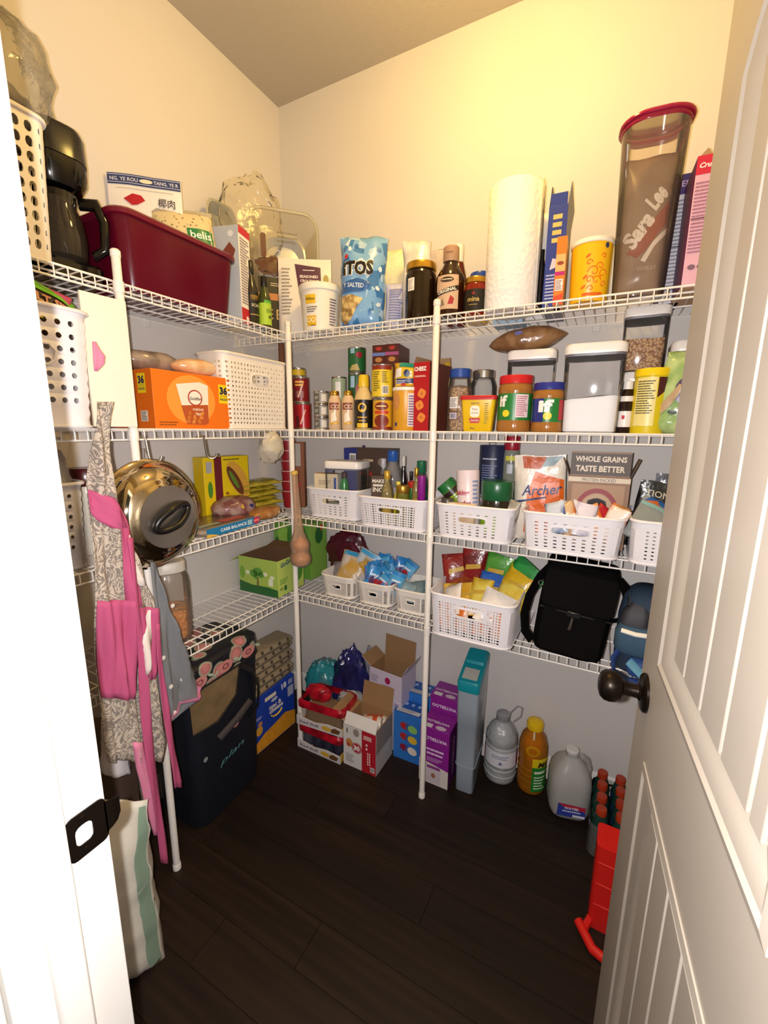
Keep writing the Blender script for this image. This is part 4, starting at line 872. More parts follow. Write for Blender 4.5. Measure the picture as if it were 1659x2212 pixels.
# cream sauce bottles
for k, (a, b) in enumerate(((711, 736), (736, 767))):
    X, w, h = bkc(a, b, 845, -.268, Z2); r = .0245
    T = thing('sauce_bottle', 'cream coloured salsa bottle with brown label and gold cap beside the silver cans', 'bottle', (X+.002*k, -.268, Z2), .4, 'cream salsa bottles')
    pr = sc([(.85, 0), (1, .04), (1, .68), (.9, .80), (.62, .89)], r, h); vessel(T, pr, c('#d9b995', .2), sc([(.62, .88), (.66, .89), (.66, .98), (.58, 1), (.001, 1)], r, h), GOLD)
    fm = fprof(pr); pat(T, fm, -.02, h*.52, .02, h*.70, c('#8a4a34', .4), (6, 1), name='brown_label'); txt(T, fm, 'CO', .004, h*.60, .03, c('#e9d2b0', .4), e=.0016); poly(T, fm, [(-.012, h*.18), (.012, h*.26), (.004, h*.46), (-.010, h*.42)], c('#f0e2cc', .4), .001, 'garlic_picture'); poly(T, fm, [(-.014, h*.14), (.016, h*.16), (.016, h*.22), (-.014, h*.18)], c('#d9a82a', .4), .0012, 'yellow_ribbon')
# parmesan garlic sauce
X, w, h = bkc(766, 805, 810, -.262, Z2); r = w/2
T = thing('sauce_bottle', 'yellow capped parmesan garlic sauce bottle with black label and bison emblem', 'bottle', (X, -.262, Z2), .38)
pr = sc([(.86, 0), (1, .03), (1, .56), (.92, .64), (.62, .74), (.50, .80)], r, h); vessel(T, pr, c('#d8bd84', .2), sc([(.6, .78), (.62, .79), (.56, .97), (.46, 1), (.001, 1)], r, h), c('#e5c02a', .35))
fm = fprof(pr); band(T, pr, h*.04, h*.55, c('#16130f', .35)); ell(T, fm, 0, h*.41, .0155, .0165, c('#e9b42a', .4), .0012, name='yellow_disc')
poly(T, fm, [(-.010, h*.39), (-.008, h*.45), (-.001, h*.47), (.008, h*.445), (.010, h*.41), (.006, h*.38), (.004, h*.355), (.002, h*.385), (-.004, h*.385), (-.006, h*.355)], c('#16130f', .4), .0018, 'bison_emblem'); txt(T, fm, 'PARMESAN', 0, h*.235, .034, c('#e9b42a', .4), e=.0016, bold=.04); txt(T, fm, 'GARLIC', 0, h*.175, .026, c('#e9b42a', .4), e=.0016, bold=.04); pat(T, fm, -.02, h*.05, .02, h*.13, c('#e3bb2a', .4), (6, 1), .001)
# ranch beans cans
X, w, h = bkc(805, 849, 862, -.262, Z2); r = w/2
def bean(T, fm, r, h):
    ell(T, fm, 0, h*.76, r*.7, h*.13, c('#7a2a14', .4), .0008); lines(T, fm, -r*.5, h*.72, r*.5, h*.8, 1, c('#f0d890', .4), e=.0014); pat(T, fm, -r*.7, h*.52, r*.7, h*.62, c('#c23a1e', .4), (6, 1), .0008); ell(T, fm, 0, h*.30, r*.75, h*.2, c('#7a2414', .4), .0008, name='beans_picture'); pat(T, fm, -r*1.2, h*.02, r*1.2, h*.12, c('#8a2a18', .4), (8, 1))
can('yellow and red ranch bean can under another can in the front row', X, -.262, Z2, r, h, c('#d9a41e', .35), prints=bean, rz=.35); hb0 = h
def nutr(T, fm, r, h): pat(T, fm, -r, h*.84, r*1.2, h*.96, c('#8a2a18', .4), (8, 1)); lines(T, fm, -r*.7, h*.2, -r*.05, h*.8, 9, c('#6a5a14', .5)); lines(T, fm, r*.15, h*.45, r*.8, h*.8, 6, c('#6a5a14', .5), seed=5); bars(T, fm, r*.15, h*.12, r*.8, h*.38, c(BLK, .5), c('#e9e4d4', .5))
X2, w2, h2 = bkc(800, 848, 789, -.262, Z2)
can('yellow nutrition side bean can stacked on the ranch bean can', X-.003, -.262, Z2+hb0+.0005, r*1.04, h2-hb0-.001, c('#e2c52a', .35), prints=nutr, rz=.3)
# yellow breadcrumb canister + blue-yellow pack on top
X, w, h = bkc(849, 905, 838, -.262, Z2); r = w/2; XK = X
T = thing('canister', 'mustard yellow round canister with white lid under the blue snack pack', 'canister', (X, -.262, Z2), .32)
pr = [(r*.97, 0), (r, .002), (r, h*.93)]; vessel(T, pr, c('#dfa028', .35), [(r*1.0, h*.92), (r*1.04, h*.93), (r*1.04, h*.99), (r, h), (.001, h)], c('#f0ebe4', .4), 'tub', 'lid'); fm = fprof(pr)
pat(T, fm, r*.25, h*.1, r*1.0, h*.86, c('#e3d6d8', .4), (5, 1), name='nutrition_panel'); lines(T, fm, r*.32, h*.12, r*.94, h*.82, 12, c('#6a5a86', .5)); ell(T, fm, -r*.7, h*.68, r*.35, h*.2, c('#c98a4a', .4), .0008); ell(T, fm, -r*.7, h*.15, .006, .007, c('#2a3a6a', .4), .001); hK = h
T = thing('snack_pack', 'blue and yellow snack pack with teal top lying on the mustard canister', 'snack pack', (XK+.003, -.255, Z2+hK+.001), .3)
fm = bag(T, .098, .082, .06, foil('#e2bb2a', '#d9a61e', .25), 61, 'stuffed', wr=.004); pat(T, fm, -.046, .002, .046, .028, c('#27326a', .35), (8, 2), .0018, 'blue_band'); lines(T, fm, -.04, .008, .0, .024, 3, c('#c9cde0', .5), e=.0032); pat(T, fm, -.03, .066, .03, .081, c('#2aa392', .35), (6, 1), .002, 'teal_band'); ell(T, fm, .0, .045, .012, .012, c('#1f2f5a', .4), .0022); poly(T, fm, [(-.045, .03), (-.02, .035), (-.02, .062), (-.045, .06)], c('#e9e6e2', .4), .002); ell(T, fm, -.012, .008, .010, .004, c('#c23028', .4), .0036)
# red cheese cracker box
X, w, h = bk(901, 934, 783, -.275, Z2)
T = open_carton('bright red cheese cracker box standing behind the middle pole', (X+.004, -.215, Z2), w+.006, .15, h, [c('#b3151f', .4), c('#b3151f', .4), c('#8a1018', .4), c('#5a2418', .5)], {'left': (.02, -20), 'back': (.03, -10)}, -.16, 'cracker_box', inner=KRAFT)
fm = ff(.15); txt(T, fm, 'CHEEZ', -.004, h*.905, w*.86, c('#f2ebe2', .4), bold=.05, h=.014); txt(T, fm, 'ORIGINAL', -.004, h*.80, w*.8, c('#f0d0c4', .4), bold=.03, h=.006)
for u, v, a in ((.004, .55, .3), (-.004, .38, -.3), (.004, .2, .2)): ell(T, fm, u, h*v, .015, .015, c('#e58a3e', .45), .0012, n=12, rot=a+PI/4, pw=.6, name='cracker_print'); ell(T, fm, u, h*v, .0025, .0025, c('#8a3a14', .5), .0022, n=8, rings=1, name='cracker_print')
# back row cans and boxes
def greenp(T, fm, r, h): ell(T, fm, r*.5, h*.7, r*.4, h*.12, c('#a3202a', .4), .0008); pat(T, fm, -r*.5, h*.75, 0, h*.95, c('#a9cfe2', .4), (4, 1)); poly(T, fm, [(-r*.6, h*.1), (r*.6, h*.1), (r*.3, h*.35), (-r*.3, h*.3)], c('#c9b06a', .4), .0008)
X, w, h = bkc(752, 790, 808, -.145, Z2); can('dark green vegetable can at the base of the back stack', X, -.145, Z2, w/2, h, c('#20582e', .3), prints=greenp, rz=.3)
X2, w2, h2 = bkc(752, 790, 752, -.145, Z2); can('dark green vegetable can on top of the back stack', X2, -.145, Z2+h+.0005, w/2, h2-h-.001, c('#2a6a38', .3), prints=greenp, rz=.3)
X, w, h = bkc(720, 752, 815, -.16, Z2); can('pale green and white can behind the cream salsa bottles', X-.004, -.165, Z2, w/2, h, c('#a9b89a', .35), rz=.3, prints=lambda T, fm, r, h: pat(T, fm, -r*.2, h*.2, r*.5, h*.9, c('#eeeae4', .4), (4, 1)))
X, w, h = bk(807, 884, 748, -.12, Z2); zb = at(845, 788, y=-.12)[2]-Z2
for k in (0, 1):
    T = carton(['tall brown cookie box with lavender blue band at the wall', 'tall brown cookie box with pink band at the wall'][k], (X-w*.27+k*w*.36+.003, -.10, Z2), w*.34, .13, h, [c('#5a2418', .45), c('#5a2418', .45), c('#4a1c14', .45), c('#5c2420', .45), c('#6a2a20', .45)], .12, 'cookie_box', group='cookie boxes at the wall')
    pat(T, ff(.13), -w*.17, h-.04, w*.17, h-.028, c('#7a8ac2', .4) if k == 0 else c('#b85a8a', .4)); ell(T, ff(.13), 0, h-.014, .012, .007, c('#c23a32', .4)); ell(T, ff(.13), 0, h-.054, .014, .009, c('#c98a4a', .4))
# -- right half
X, w, h = bkc(604, 617, 742, -.20, Z2)
T = thing('cardboard_tube', 'slim brown cardboard tube standing in the corner of the second shelf', 'tube', (X, -.20, Z2)); obj('tube_wall', G().lathe([(w/2, 0), (w/2, h), (w/2*.8, h), (w/2*.8, .004)], 20), c('#7a4a30', .7, var=.1), T); obj('end_seam', G().tube([(w/2*math.cos(a), w/2*math.sin(a), h) for a in [2*PI*k/16 for k in range(16)]], .001, 5, closed=True), c('#5c3622', .7), T)
X, w, h = bkc(954, 973, 783, -.15, Z2)
T = thing('spice_bottle', 'glass bottle with mustard cap behind the nut jar', 'bottle', (X, -.15, Z2)); r = .02; vessel(T, sc([(.9, 0), (1, .04), (1, .7), (.6, .86)], r, h), clear('#c9b98a', .4), sc([(.66, .85), (.66, .98), (.5, 1), (.001, 1)], r, h), c('#b99a2a', .35))
T = thing('sauce_bottle', 'black sauce bottle between the cracker box and the nut jar', 'bottle', (.939, -.225, Z2)); vessel(T, sc([(.9, 0), (1, .04), (1, .6), (.5, .8), (.45, .95)], .019, .12), c('#130f0e', .12), sc([(.5, .9), (.5, .99), (.001, 1)], .019, .12), c('#1c1614', .3))
X, w, h = bkc(963, 1017, 797, -.262, Z2); r = w/2
T = thing('jar', 'clear jar of chopped nuts with royal blue lid behind the cocoa tub', 'jar', (X, -.25, Z2), .25)
pr = sc([(.9, 0), (1, .04), (1, .60), (.95, .68), (.80, .84), (.76, .88)], r, h)
def nuts(nt, b):
    tc = nt.nodes.new('ShaderNodeTexCoord'); v = nt.nodes.new('ShaderNodeTexVoronoi'); v.inputs['Scale'].default_value = 130
    r_ = nt.nodes.new('ShaderNodeValToRGB'); e = r_.color_ramp.elements; e[0].color = lin('#e0bc8a')+[1]; e[1].color = lin('#8a5a34')+[1]; e[0].position = .1; e[1].position = .75
    nt.links.new(tc.outputs['Object'], v.inputs['Vector']); nt.links.new(v.outputs['Distance'], r_.inputs[0]); nt.links.new(r_.outputs[0], b.inputs['Base Color']); bp = nt.nodes.new('ShaderNodeBump'); bp.inputs['Distance'].default_value = .003
    nt.links.new(v.outputs['Distance'], bp.inputs['Height']); bp.invert = True; nt.links.new(bp.outputs[0], b.inputs['Normal']); b.inputs['Roughness'].default_value = .4
NUTS = ramp_mat('nuts', nuts)
vessel(T, pr, GLASS, sc([(.78, .86), (.84, .865), (.84, .985), (.78, 1), (.001, 1)], r, h), c('#24489a', .3), 'plastic_wall', 'lid'); obj('nut_fill', G().lathe(sc([(.86, .01), (.95, .05), (.95, .6), (.88, .70), (.4, .74), (.001, .75)], r, h)), NUTS, T)
fm = fprof(pr); pat(T, fm, -r*.75, h*.37, -r*.05, h*.55, c('#ddd9d4', .4), (4, 1), .001, 'nutrition_panel'); lines(T, fm, -r*.7, h*.39, -r*.1, h*.53, 6, c('#7d7a86', .5), e=.0016); pat(T, fm, -r*.75, h*.18, -r*.05, h*.33, c('#6a4a34', .4), (4, 1), .001); bars(T, fm, -r*.7, h*.2, -r*.1, h*.30, c('#3a3348', .5), c('#d0cbe0', .5), .0016)
X, w, h = bkc(1014, 1071, 801, -.16, Z2); r = w/2
T = thing('jar', 'empty clear glass jar with silver screw lid', 'jar', (X, -.16, Z2)); pr = sc([(.9, 0), (1, .04), (1, .74), (.86, .84), (.76, .88)], r, h); vessel(T, pr, GLASS, sc([(.8, .87), (.84, .875), (.84, .985), (.78, 1), (.001, 1)], r, h), STEEL, 'glass', 'lid')
# cocoa tub
X, w, h = bk(995, 1077, 856, -.265, Z2); w *= .92
T = thing('cocoa_tub', 'yellow rectangular cocoa tub with red lid at the shelf front', 'tub', (X, -.268, Z2), .12)
obj('tub', G().loft([rr(w*.74, .055, .012, 5, z=0), rr(w*.78, .06, .012, 5, z=.003), rr(w*.93, .074, .012, 5, z=h*.9)]), c('#ecc011', .35), T); obj('lid', G().loft([rr(w*.95, .077, .012, 5, z=h*.88), rr(w, .082, .013, 5, z=h*.885), rr(w, .082, .013, 5, z=h*.975), rr(w*.96, .078, .012, 5, z=h)]), c('#b8202a', .35), T)
fm = lambda u, v, e=0: (u, -(.030+.0078*v/h*.9)-e-.0006, v)
txt(T, fm, 'NESTLE', -.008, h*.78, .026, c('#5a3a10', .4)); ell(T, fm, -.008, h*.56, .015, .018, c('#f2e9d6', .4), .001, pw=.6, name='cream_badge'); txt(T, fm, 'TOLL', -.008, h*.62, .02, c('#8a5a2a', .4), e=.0018); txt(T, fm, 'HOUSE', -.008, h*.52, .022, c('#8a5a2a', .4), e=.0018); poly(T, fm, [(-.026, h*.38), (.010, h*.38), (.006, h*.24), (-.022, h*.24)], c('#b8202a', .4), .001); txt(T, fm, 'COCOA', -.008, h*.31, .026, c('#f2e3d0', .4), e=.0018); lines(T, fm, .022, h*.2, .034, h*.8, 10, c('#8a7a2a', .5)); txt(T, fm, '8oz', -.014, h*.1, .014, c('#5a4410', .4))
# pop-lid containers
def popbox(label, X, Y, w, d, h, rz=0, fill=None, fh=.5, base=Z2, slope=0., cat='container', tint='#f6f6f8'):
    T = thing('pop_container', label, cat, (X, Y, base), rz); L = .028 if h > .12 else .022
    hs = h-L-.006; rc = min(w, d)*.2
    o_ = [rr(w*.95, d*.95, rc, 6, z=0), rr(w*.97, d*.97, rc, 6, z=.004), rr(w, d, rc, 6, z=hs)]; i_ = [rr(w-.005, d-.005, rc, 6, z=hs), rr(w*.96-.005, d*.96-.005, rc, 6, z=.006)]
    obj('clear_wall', G().loft(o_), clear(tint, .035, .06, 1.35), T)
    obj('gasket', G().loft([rr(w*.99, d*.99, rc, 6, z=hs), rr(w*1.0, d*1.0, rc, 6, z=hs+.0055)]), c('#77747e', .4), T)
    obj('lid', G().loft([rr(w*1.03, d*1.03, rc, 6, z=hs+.006), rr(w*1.04, d*1.04, rc, 6, z=hs+.010), rr(w*1.04, d*1.04, rc, 6, z=h-.006), rr(w*.98, d*.98, rc, 6, z=h)]), c('#f0ece8', .3, var=.015), T)
    obj('lid_button', G().lathe([(w*.2, h-.001), (w*.2, h+.0006), (w*.18, h+.001)], 20), c('#e2ded9', .3), T)
    if fill:
        tp = rr(w*.95, d*.95, rc, 6, z=0); zt = [(x, y, hs*fh*(1+slope*x/w)+.003*noise.noise(Vector((x*40, y*40, 3)))) for x, y, z in tp]
        obj('contents', G().loft([rr(w*.92, d*.92, rc, 6, z=.004), zt, [(x*.4, y*.4, z+.004) for x, y, z in zt]]), fill, T)
    return T
X, w, h = bk(1093, 1198, 761, -.17, Z2)
popbox('clear pop lid container with yellow packet inside, loaf bag on top', X, -.165, w*.94, .115, h, .1); PX, PH = X, h
T = thing('snack_packet', 'yellow and red packet inside the clear pop lid container', 'snack packet', (X, -.17, Z2+.006), .1); fm = bag(T, .08, .085, .03, foil('#b51f2c', None, .3), 66, 'pillow', wr=.003); poly(T, fm, [(-.035, .078), (.035, .078), (.01, .045), (-.03, .055)], c('#e2cf2a', .4), .002)
X, w, h = bk(1058, 1218, 726, -.16, Z2); T = film_loaf('brown loaf bag lying on the pop lid container at the wall', (X, -.165, Z2+PH+.004), w*1.02, .105, .072, foil('#7a5638', '#94704e', .24), .08, 9); T.rotation_euler = (0, -.10, .08)
ell(T, lambda u, v, e=0: (u, -.051-e, v), -.02, .05, .012, .006, c('#5a5aa0', .4))
def pbjar(label, l, r_, t, lid, txtc, seed):
    X, w, h = bkc(l, r_, t, -.258, Z2); r = w/2
    T = thing('peanut_butter_jar', label, 'jar', (X, -.258, Z2), .2); pr = sc([(.88, 0), (.97, .015), (1, .05), (.98, .16), (.97, .20), (.97, .68), (1, .72), (.99, .79), (.90, .86)], r, h)
    vessel(T, pr, c('#a06a30', .12, var=.08), sc([(.90, .85), (.96, .855), (.96, .98), (.92, 1), (.001, 1)], r, h), lid, 'jar_wall', 'lid', rib=True); fm = fprof(pr)
    band(T, pr, h*.21, h*.68, c('#1f7a34', .35), -1.5, 1.5, 'green_label')
    return T, fm, r, h, pr
T, fm, r, h, pr = pbjar('large peanut butter jar with red lid and green label', 1075, 1150, 813, c('#c41e26', .3), None, 1)
pat(T, fm, r*.05, h*.26, r*.85, h*.66, c('#e9d6dc', .4), (5, 1), .0012, 'nutrition_panel'); lines(T, fm, r*.1, h*.28, r*.8, h*.64, 10, c('#b06a80', .5), e=.0018); txt(T, fm, 'if', -r*.72, h*.55, r*.55, c('#f2efe9', .4), bold=.04, e=.0018, h=h*.20); ell(T, fm, -r*.5, h*.33, r*.22, r*.2, c('#ecd22a', .4), .0016, name='yellow_disc')
T, fm, r, h, pr = pbjar('smaller peanut butter jar with navy lid and green label', 1149, 1220, 828, c('#25308a', .3), None, 2)
pat(T, fm, -r*1.3, h*.21, -r*.35, h*.68, c('#232d7c', .35), (5, 1), .0012, 'navy_panel'); pat(T, fm, r*.62, h*.24, r*1.2, h*.66, c('#b0323a', .4), (4, 1), .0012, 'red_panel'); txt(T, fm, 'if', -r*.22, h*.53, r*.95, c('#f2efe9', .4), bold=.05, e=.002, h=h*.25); ell(T, fm, -r*.08, h*.33, r*.26, r*.24, c('#ecd22a', .4), .0018, name='yellow_disc')
X, w, h = bk(1216, 1345, 748, -.225, Z2); popbox('big clear pop lid container half filled with white flour', X, -.222, w*.98, .130, h, .03, c('#f4efea', .9, var=.02), .46, slope=.12)
# stacked containers behind
X, w, h = bk(1333, 1436, 806, -.115, Z2); popbox('clear pop lid container at the wall under the tall oats container', X, -.10, w*.9, .12, h, 0, c('#b9b2a8', .6), .6); h0 = h
X, w, h = bk(1333, 1436, 668, -.115, Z2); popbox('tall clear container of brown oats stacked on another container by the wall', X, -.10, w*.92, .12, h-h0-.001, 0, NUTS, .62, base=Z2+h0+.001)
X, w, h = bkc(1332, 1366, 822, -.245, Z2); r = w/2
T = thing('syrup_jar', 'dark brown syrup bottle with white label between flour container and yellow can', 'bottle', (X+.004, -.245, Z2)); pr = sc([(.9, 0), (1, .03), (1, .72), (.6, .84)], r, h); vessel(T, pr, c('#241410', .12), sc([(.64, .83), (.64, .98), (.001, 1)], r, h), c('#e9e6e2', .35)); band(T, pr, h*.12, h*.42, c('#e6dfdc', .4)); band(T, pr, h*.60, h*.70, c('#e0dad6', .4)); pat(T, fprof(pr), -.008, h*.27, -.001, h*.34, c('#b8203a', .4), (2, 1), .0012)
X, w, h = bkc(1363, 1446, 798, -.255, Z2); r = w/2*.98
T = thing('canister', 'yellow lidded cocoa canister with nutrition label beside the green bag', 'canister', (X, -.252, Z2), 0); pr = [(r*.93, 0), (r*.95, .003), (r*.95, h*.9)]
vessel(T, pr, c('#d9c21a', .35), [(r*.97, h*.88), (r, h*.885), (r, h*.985), (r*.96, h), (.001, h)], c('#e9ca12', .3), 'tub', 'lid'); fm = fprof(pr); pat(T, fm, -r*.9, h*.12, r*.25, h*.86, c('#e3d68a', .4), (8, 1), .001, 'nutrition_panel'); lines(T, fm, -r*.82, h*.3, r*.18, h*.82, 14, c('#5a5020', .5), e=.0016); poly(T, fm, [(r*.3, h*.55), (r*.95, h*.7), (r*.95, h*.86), (r*.3, h*.86)], c('#4a1a1c', .4), .001, 'maroon_panel')
X, w, h = bk(1437, 1496, 742, -.12, Z2); popbox('clear pop lid container behind the green bag beside the door', X+.022, -.115, .11, .11, h, 0, c('#8aa05a', .5), .8)
X, w, h = bk(1402, 1492, 772, -.275, Z2)
T = thing('produce_bag', 'light green bag with purple vegetable picture slumped against the door end', 'food bag', (X+.012, -.262, Z2), -.05, ry=.14); fm = bag(T, .115, h+.01, .06, foil('#8fae6a', '#b4c98a', .25), 71, 'stuffed', wr=.007, nu=14, nv=18)
ell(T, fm, .012, h*.60, .030, .040, c('#4f3a66', .35), .003, rot=-.5, name='eggplant_picture'); poly(T, fm, [(-.05, .03), (-.02, .07), (.0, .12), (-.012, .125), (-.05, .06)], c('#b59a78', .4), .003); ell(T, fm, -.01, .055, .012, .006, c('#3a4a3a', .4), .003)
# S hooks on the second shelf rail
CHR = c('#9a948c', .18, metal=.95, var=.1)
def hook(label, px, py):
    P = at(px, py, x=D1+.003); T = thing('s_hook', label, 'hook', (D1+.003, P[1], Z2-.032), .96); T.scale = (1.25, 1.25, 1.25); pts = []
    for k in range(9): a = PI*k/8; pts.append((-.010+.010*math.cos(a) if 0 else -.009*(1-math.cos(a))+.0, 0, .009*math.sin(a)))
    pts = pts[::-1]+[(.001, 0, -.012), (.003, 0, -.034)]
    for k in range(1, 9): a = PI*k/8; pts.append((.003+.012*(1-math.cos(a)), 0, -.034-.013*math.sin(a)))
    obj('bent_rod', G().tube(pts, .0026, 8), CHR, T); return P
HKP = hook('chrome S hook holding the big steel lid', 313, 930); hook('empty chrome S hook hanging from the second side shelf', 440, 935)
# ================================================================ THIRD SHELF, SIDE WALL
YR3 = at(196, 1150, x=.255)[1]
T = thing('storage_basket', 'white ribbed basket with round holes on the third shelf behind the apron', 'basket', (.18, YR3-.073, Z3), HP)
basket(T, .15, .15, .215, RIB, 4, 4, 7, lambda a, b, sd: (.46, .42, 1.) if sd != 'c' and b > 0 else None, taper=.13, rc=.03, z0=.02, ztop=.016, rim=.005, ribs=True)
T = thing('plastic_bag', 'cloudy plastic bag stuffed into the third shelf ribbed basket', 'plastic bag', (.185, YR3-.06, Z3+.13), HP); obj('bag_film', crumple(.062, 33, .95, .95, 1.35, .22, 16), clear('#e2dcd6', .45, .15, 1.45, .5), T)
T = thing('jar', 'dark red lidded jar between the apron and the steel lid', 'jar', (.12, -1.0, Z3), HP); vessel(T, sc([(.9, 0), (1, .04), (1, .72), (.9, .82)], .045, .24), c('#d9d2c4', .2), sc([(.98, .80), (1.0, .81), (1.0, .98), (.93, 1), (.001, 1)], .045, .24), c('#4a0f18', .25), 'glass', 'lid', rib=True)
# big steel lid hanging from its S hook
T = thing('steel_lid', 'large mirror polished steel lid with black loop handle hanging from an S hook', 'lid', (.302, -.940, 1.158), .05)
MIR = c('#b8aa90', .07, metal=1., var=.08, scale=6)
R0 = .148; prl = [(R0, 0), (R0+.004, .002), (R0+.004, .006), (R0*.985, .008), (R0*.93, .030), (R0*.82, .052), (R0*.66, .068), (R0*.60, .070), (R0*.58, .073), (R0*.3, .0765), (.001, .077)]
toX = Matrix.Rotation(PI/2, 4, 'Y')
obj('dome', G().lathe(prl, 56, c0=False).xf(toX), MIR, T, sharp=60)
obj('dome_flat', G().lathe([(R0*.57, .0745), (R0*.3, .0775), (.001, .078)], 40, c0=False).xf(toX), c('#a8a29a', .32, metal=.95, var=.12, scale=14), T)
hp = [(.074, -.044*math.cos(a), .020*math.sin(a)) for a in [2*PI*k/28 for k in range(28)]]
def loop(k):
    a = 2*PI*k/28; y, z = .055*math.cos(a), .023*math.sin(a); q = .45; return (.085+.012*(1-abs(math.cos(a))), y*math.cos(q)-z*math.sin(q), y*math.sin(q)+z*math.cos(q))
obj('handle_loop', G().tube([loop(k) for k in range(28)], .0092, 10, closed=True), c('#100e0e', .3), T)
for s in (-1, 1): obj('handle_post', G().tube([(.072, s*.048, s*.022), (.088, s*.048, s*.022)], .007, 10), c('#100e0e', .3), T)
obj('hanging_wire', G().tube([(.002, -.012, R0-.002), (-.004, -.004, R0+.030), (-.004, .004, R0+.030), (.002, .012, R0-.002)], .0012, 6), CHR, T)
# taco dinner box standing against the wall
Y, w, h = lf(432, 525, 985, .06, Z3)
T = carton('bright yellow taco kit box with maroon stripe standing against the side wall', (.062, Y, Z3), w, .06, h, [c('#e6c80f', .4), c('#e6c80f', .4), c('#d2b40c', .4)], HP-.05, 'taco_box'); fm = ff(.06)
pat(T, fm, -w*.28, 0, -w*.12, h, c('#6a1a24', .4), name='maroon_stripe'); pat(T, fm, -w*.45, h*.76, -w*.33, h*.93, c('#a9a9ae', .5), name='barcode_panel'); ell(T, fm, -w*.385, h*.5, w*.05, h*.13, c('#4a8a2a', .4), name='green_emblem')
ell(T, fm, w*.24, h*.62, w*.19, h*.34, c('#d9a440', .4), .0008, rot=.55, name='taco_picture'); ell(T, fm, w*.17, h*.60, w*.10, h*.28, c('#6a3a1e', .4), .0012, rot=.55, name='taco_picture'); ell(T, fm, w*.14, h*.62, w*.04, h*.18, c('#5d8a2e', .4), .0015, rot=.55, name='taco_picture'); txt(T, fm, 'd EL PASO', -w*.02, h*.24, h*.40, c('#7a1a1c', .4), rot=-HP, bold=.04); ell(T, fm, w*.3, h*.16, w*.07, h*.08, c('#3f8a2a', .4), name='green_emblem'); lines(T, fm, -w*.08, h*.93, w*.3, h*.97, 1, c('#6a5a14', .4))
# tortilla pack lying at the front
T = thing('tortilla_pack', 'flat tortilla pack with blue carb balance strip lying at the shelf front', 'tortilla pack', (.185, -.625, Z3), HP+.08)
wT = .265; fl2 = bagf(wT, .17, .03, 81, 'pillow', .003)
obj('tortilla_stack', G().lathe([(.082, .003), (.084, .006), (.084, .022), (.082, .025), (.001, .026)], 32).xf(Matrix.Scale(1.45, 4, (1, 0, 0))), c('#c9ac84', .7, var=.15, scale=30), T)
obj('clear_wrap', G().loft([rr(wT*.96, .17, .04, 6, z=.001), rr(wT, .178, .04, 6, z=.008), rr(wT, .178, .04, 6, z=.024), rr(wT*.94, .165, .04, 6, z=.031)]), clear('#d9d2c8', .2, .12, 1.45, .4), T)
fm = lambda u, v, e=0: (u, -.0905-e, v)
pat(T, fm, -wT*.5, .0025, wT*.47, .031, c('#1f79ae', .35), name='blue_strip'); txt(T, fm, 'CARB BALANCE', -.01, .017, .125, c('#e6eef2', .4), bold=.03, h=.011); ell(T, fm, wT*.40, .018, .017, .013, c('#d0203a', .4), .0012, name='red_disc'); txt(T, fm, 'KETO', wT*.40, .018, .024, c('#f0dde0', .4), e=.002); poly(T, fm, [(-wT*.5, .003), (-wT*.30, .003), (-wT*.42, .012), (-wT*.5, .015)], c('#e2b43a', .4), .0012); pat(T, fm, wT*.22, .008, wT*.31, .026, c('#9cc4d6', .4), e=.0012)
fmt = ft(.0315); pat(T, fmt, -.02, -.06, .09, -.02, c('#b84a40', .4), name='red_print'); pat(T, fmt, -.12, -.055, -.03, -.035, c('#9fb3ae', .4), name='pale_print')
# bread and chips bags, ramen stack
T = film_loaf('clear bag of buns with red and purple print behind the tortillas', (.115, -.475, Z3), .20, .15, .095, foil('#7a4a4a', '#a58c84', .22), HP, 12); fm = lambda u, v, e=0: (u, -.072-e, v)
for u, v, k in ((-.02, .06, '#d9b03a'), (.0, .045, '#c2202a'), (.02, .055, '#2a2a7a'), (.015, .035, '#e6dcd8')): ell(T, fm, u, v, .012, .009, c(k, .4), .001, n=10, name='printed_spot')
T = film_loaf('clear bag of golden rolls lying at the shelf edge by the onions', (.215, -.41, Z3), .20, .09, .05, foil('#a06a34', '#c99a64', .22), HP+.2, 15); fm = lambda u, v, e=0: (u, -.044-e, v)
for k in range(4): ell(T, fm, .03+.014*k, .024, .005, .006, c('#3a2430' if k % 2 else '#e9d9cc', .4), .001, n=8, name='printed_spot')
FN = foil('#b8a52c', '#d2c04a', .3)
def ramen(T, fm, w, h): pat(T, fm, -w*.3, h*.2, w*.3, h*.45, c('#8a8430', .4), (5, 2), .0016); pat(T, fm, -w*.45, h*.86, w*.45, h*.98, c('#cfc268', .4), (6, 1), .0016, 'seal_strip')
k = 0
for j in range(6):
    for i in range(2):
        packet(('topmost' if j == 5 else 'bottom' if j == 0 else f'{("second","third","fourth","fifth")[j-1]} from bottom')+(' yellow noodle packet in the stack by the corner pole' if i else ' yellow noodle packet in the stack nearer the taco box'), (.10+.012*(j % 2), -.345+.095*i, Z3+.010+.0215*j), .125, .098, .022, FN, HP+.15*(-1)**j, -HP+.06, .03*(-1)**j, 90+k, 'yellow noodle packets', 'noodle_packet', 'noodle packet', ramen); k += 1
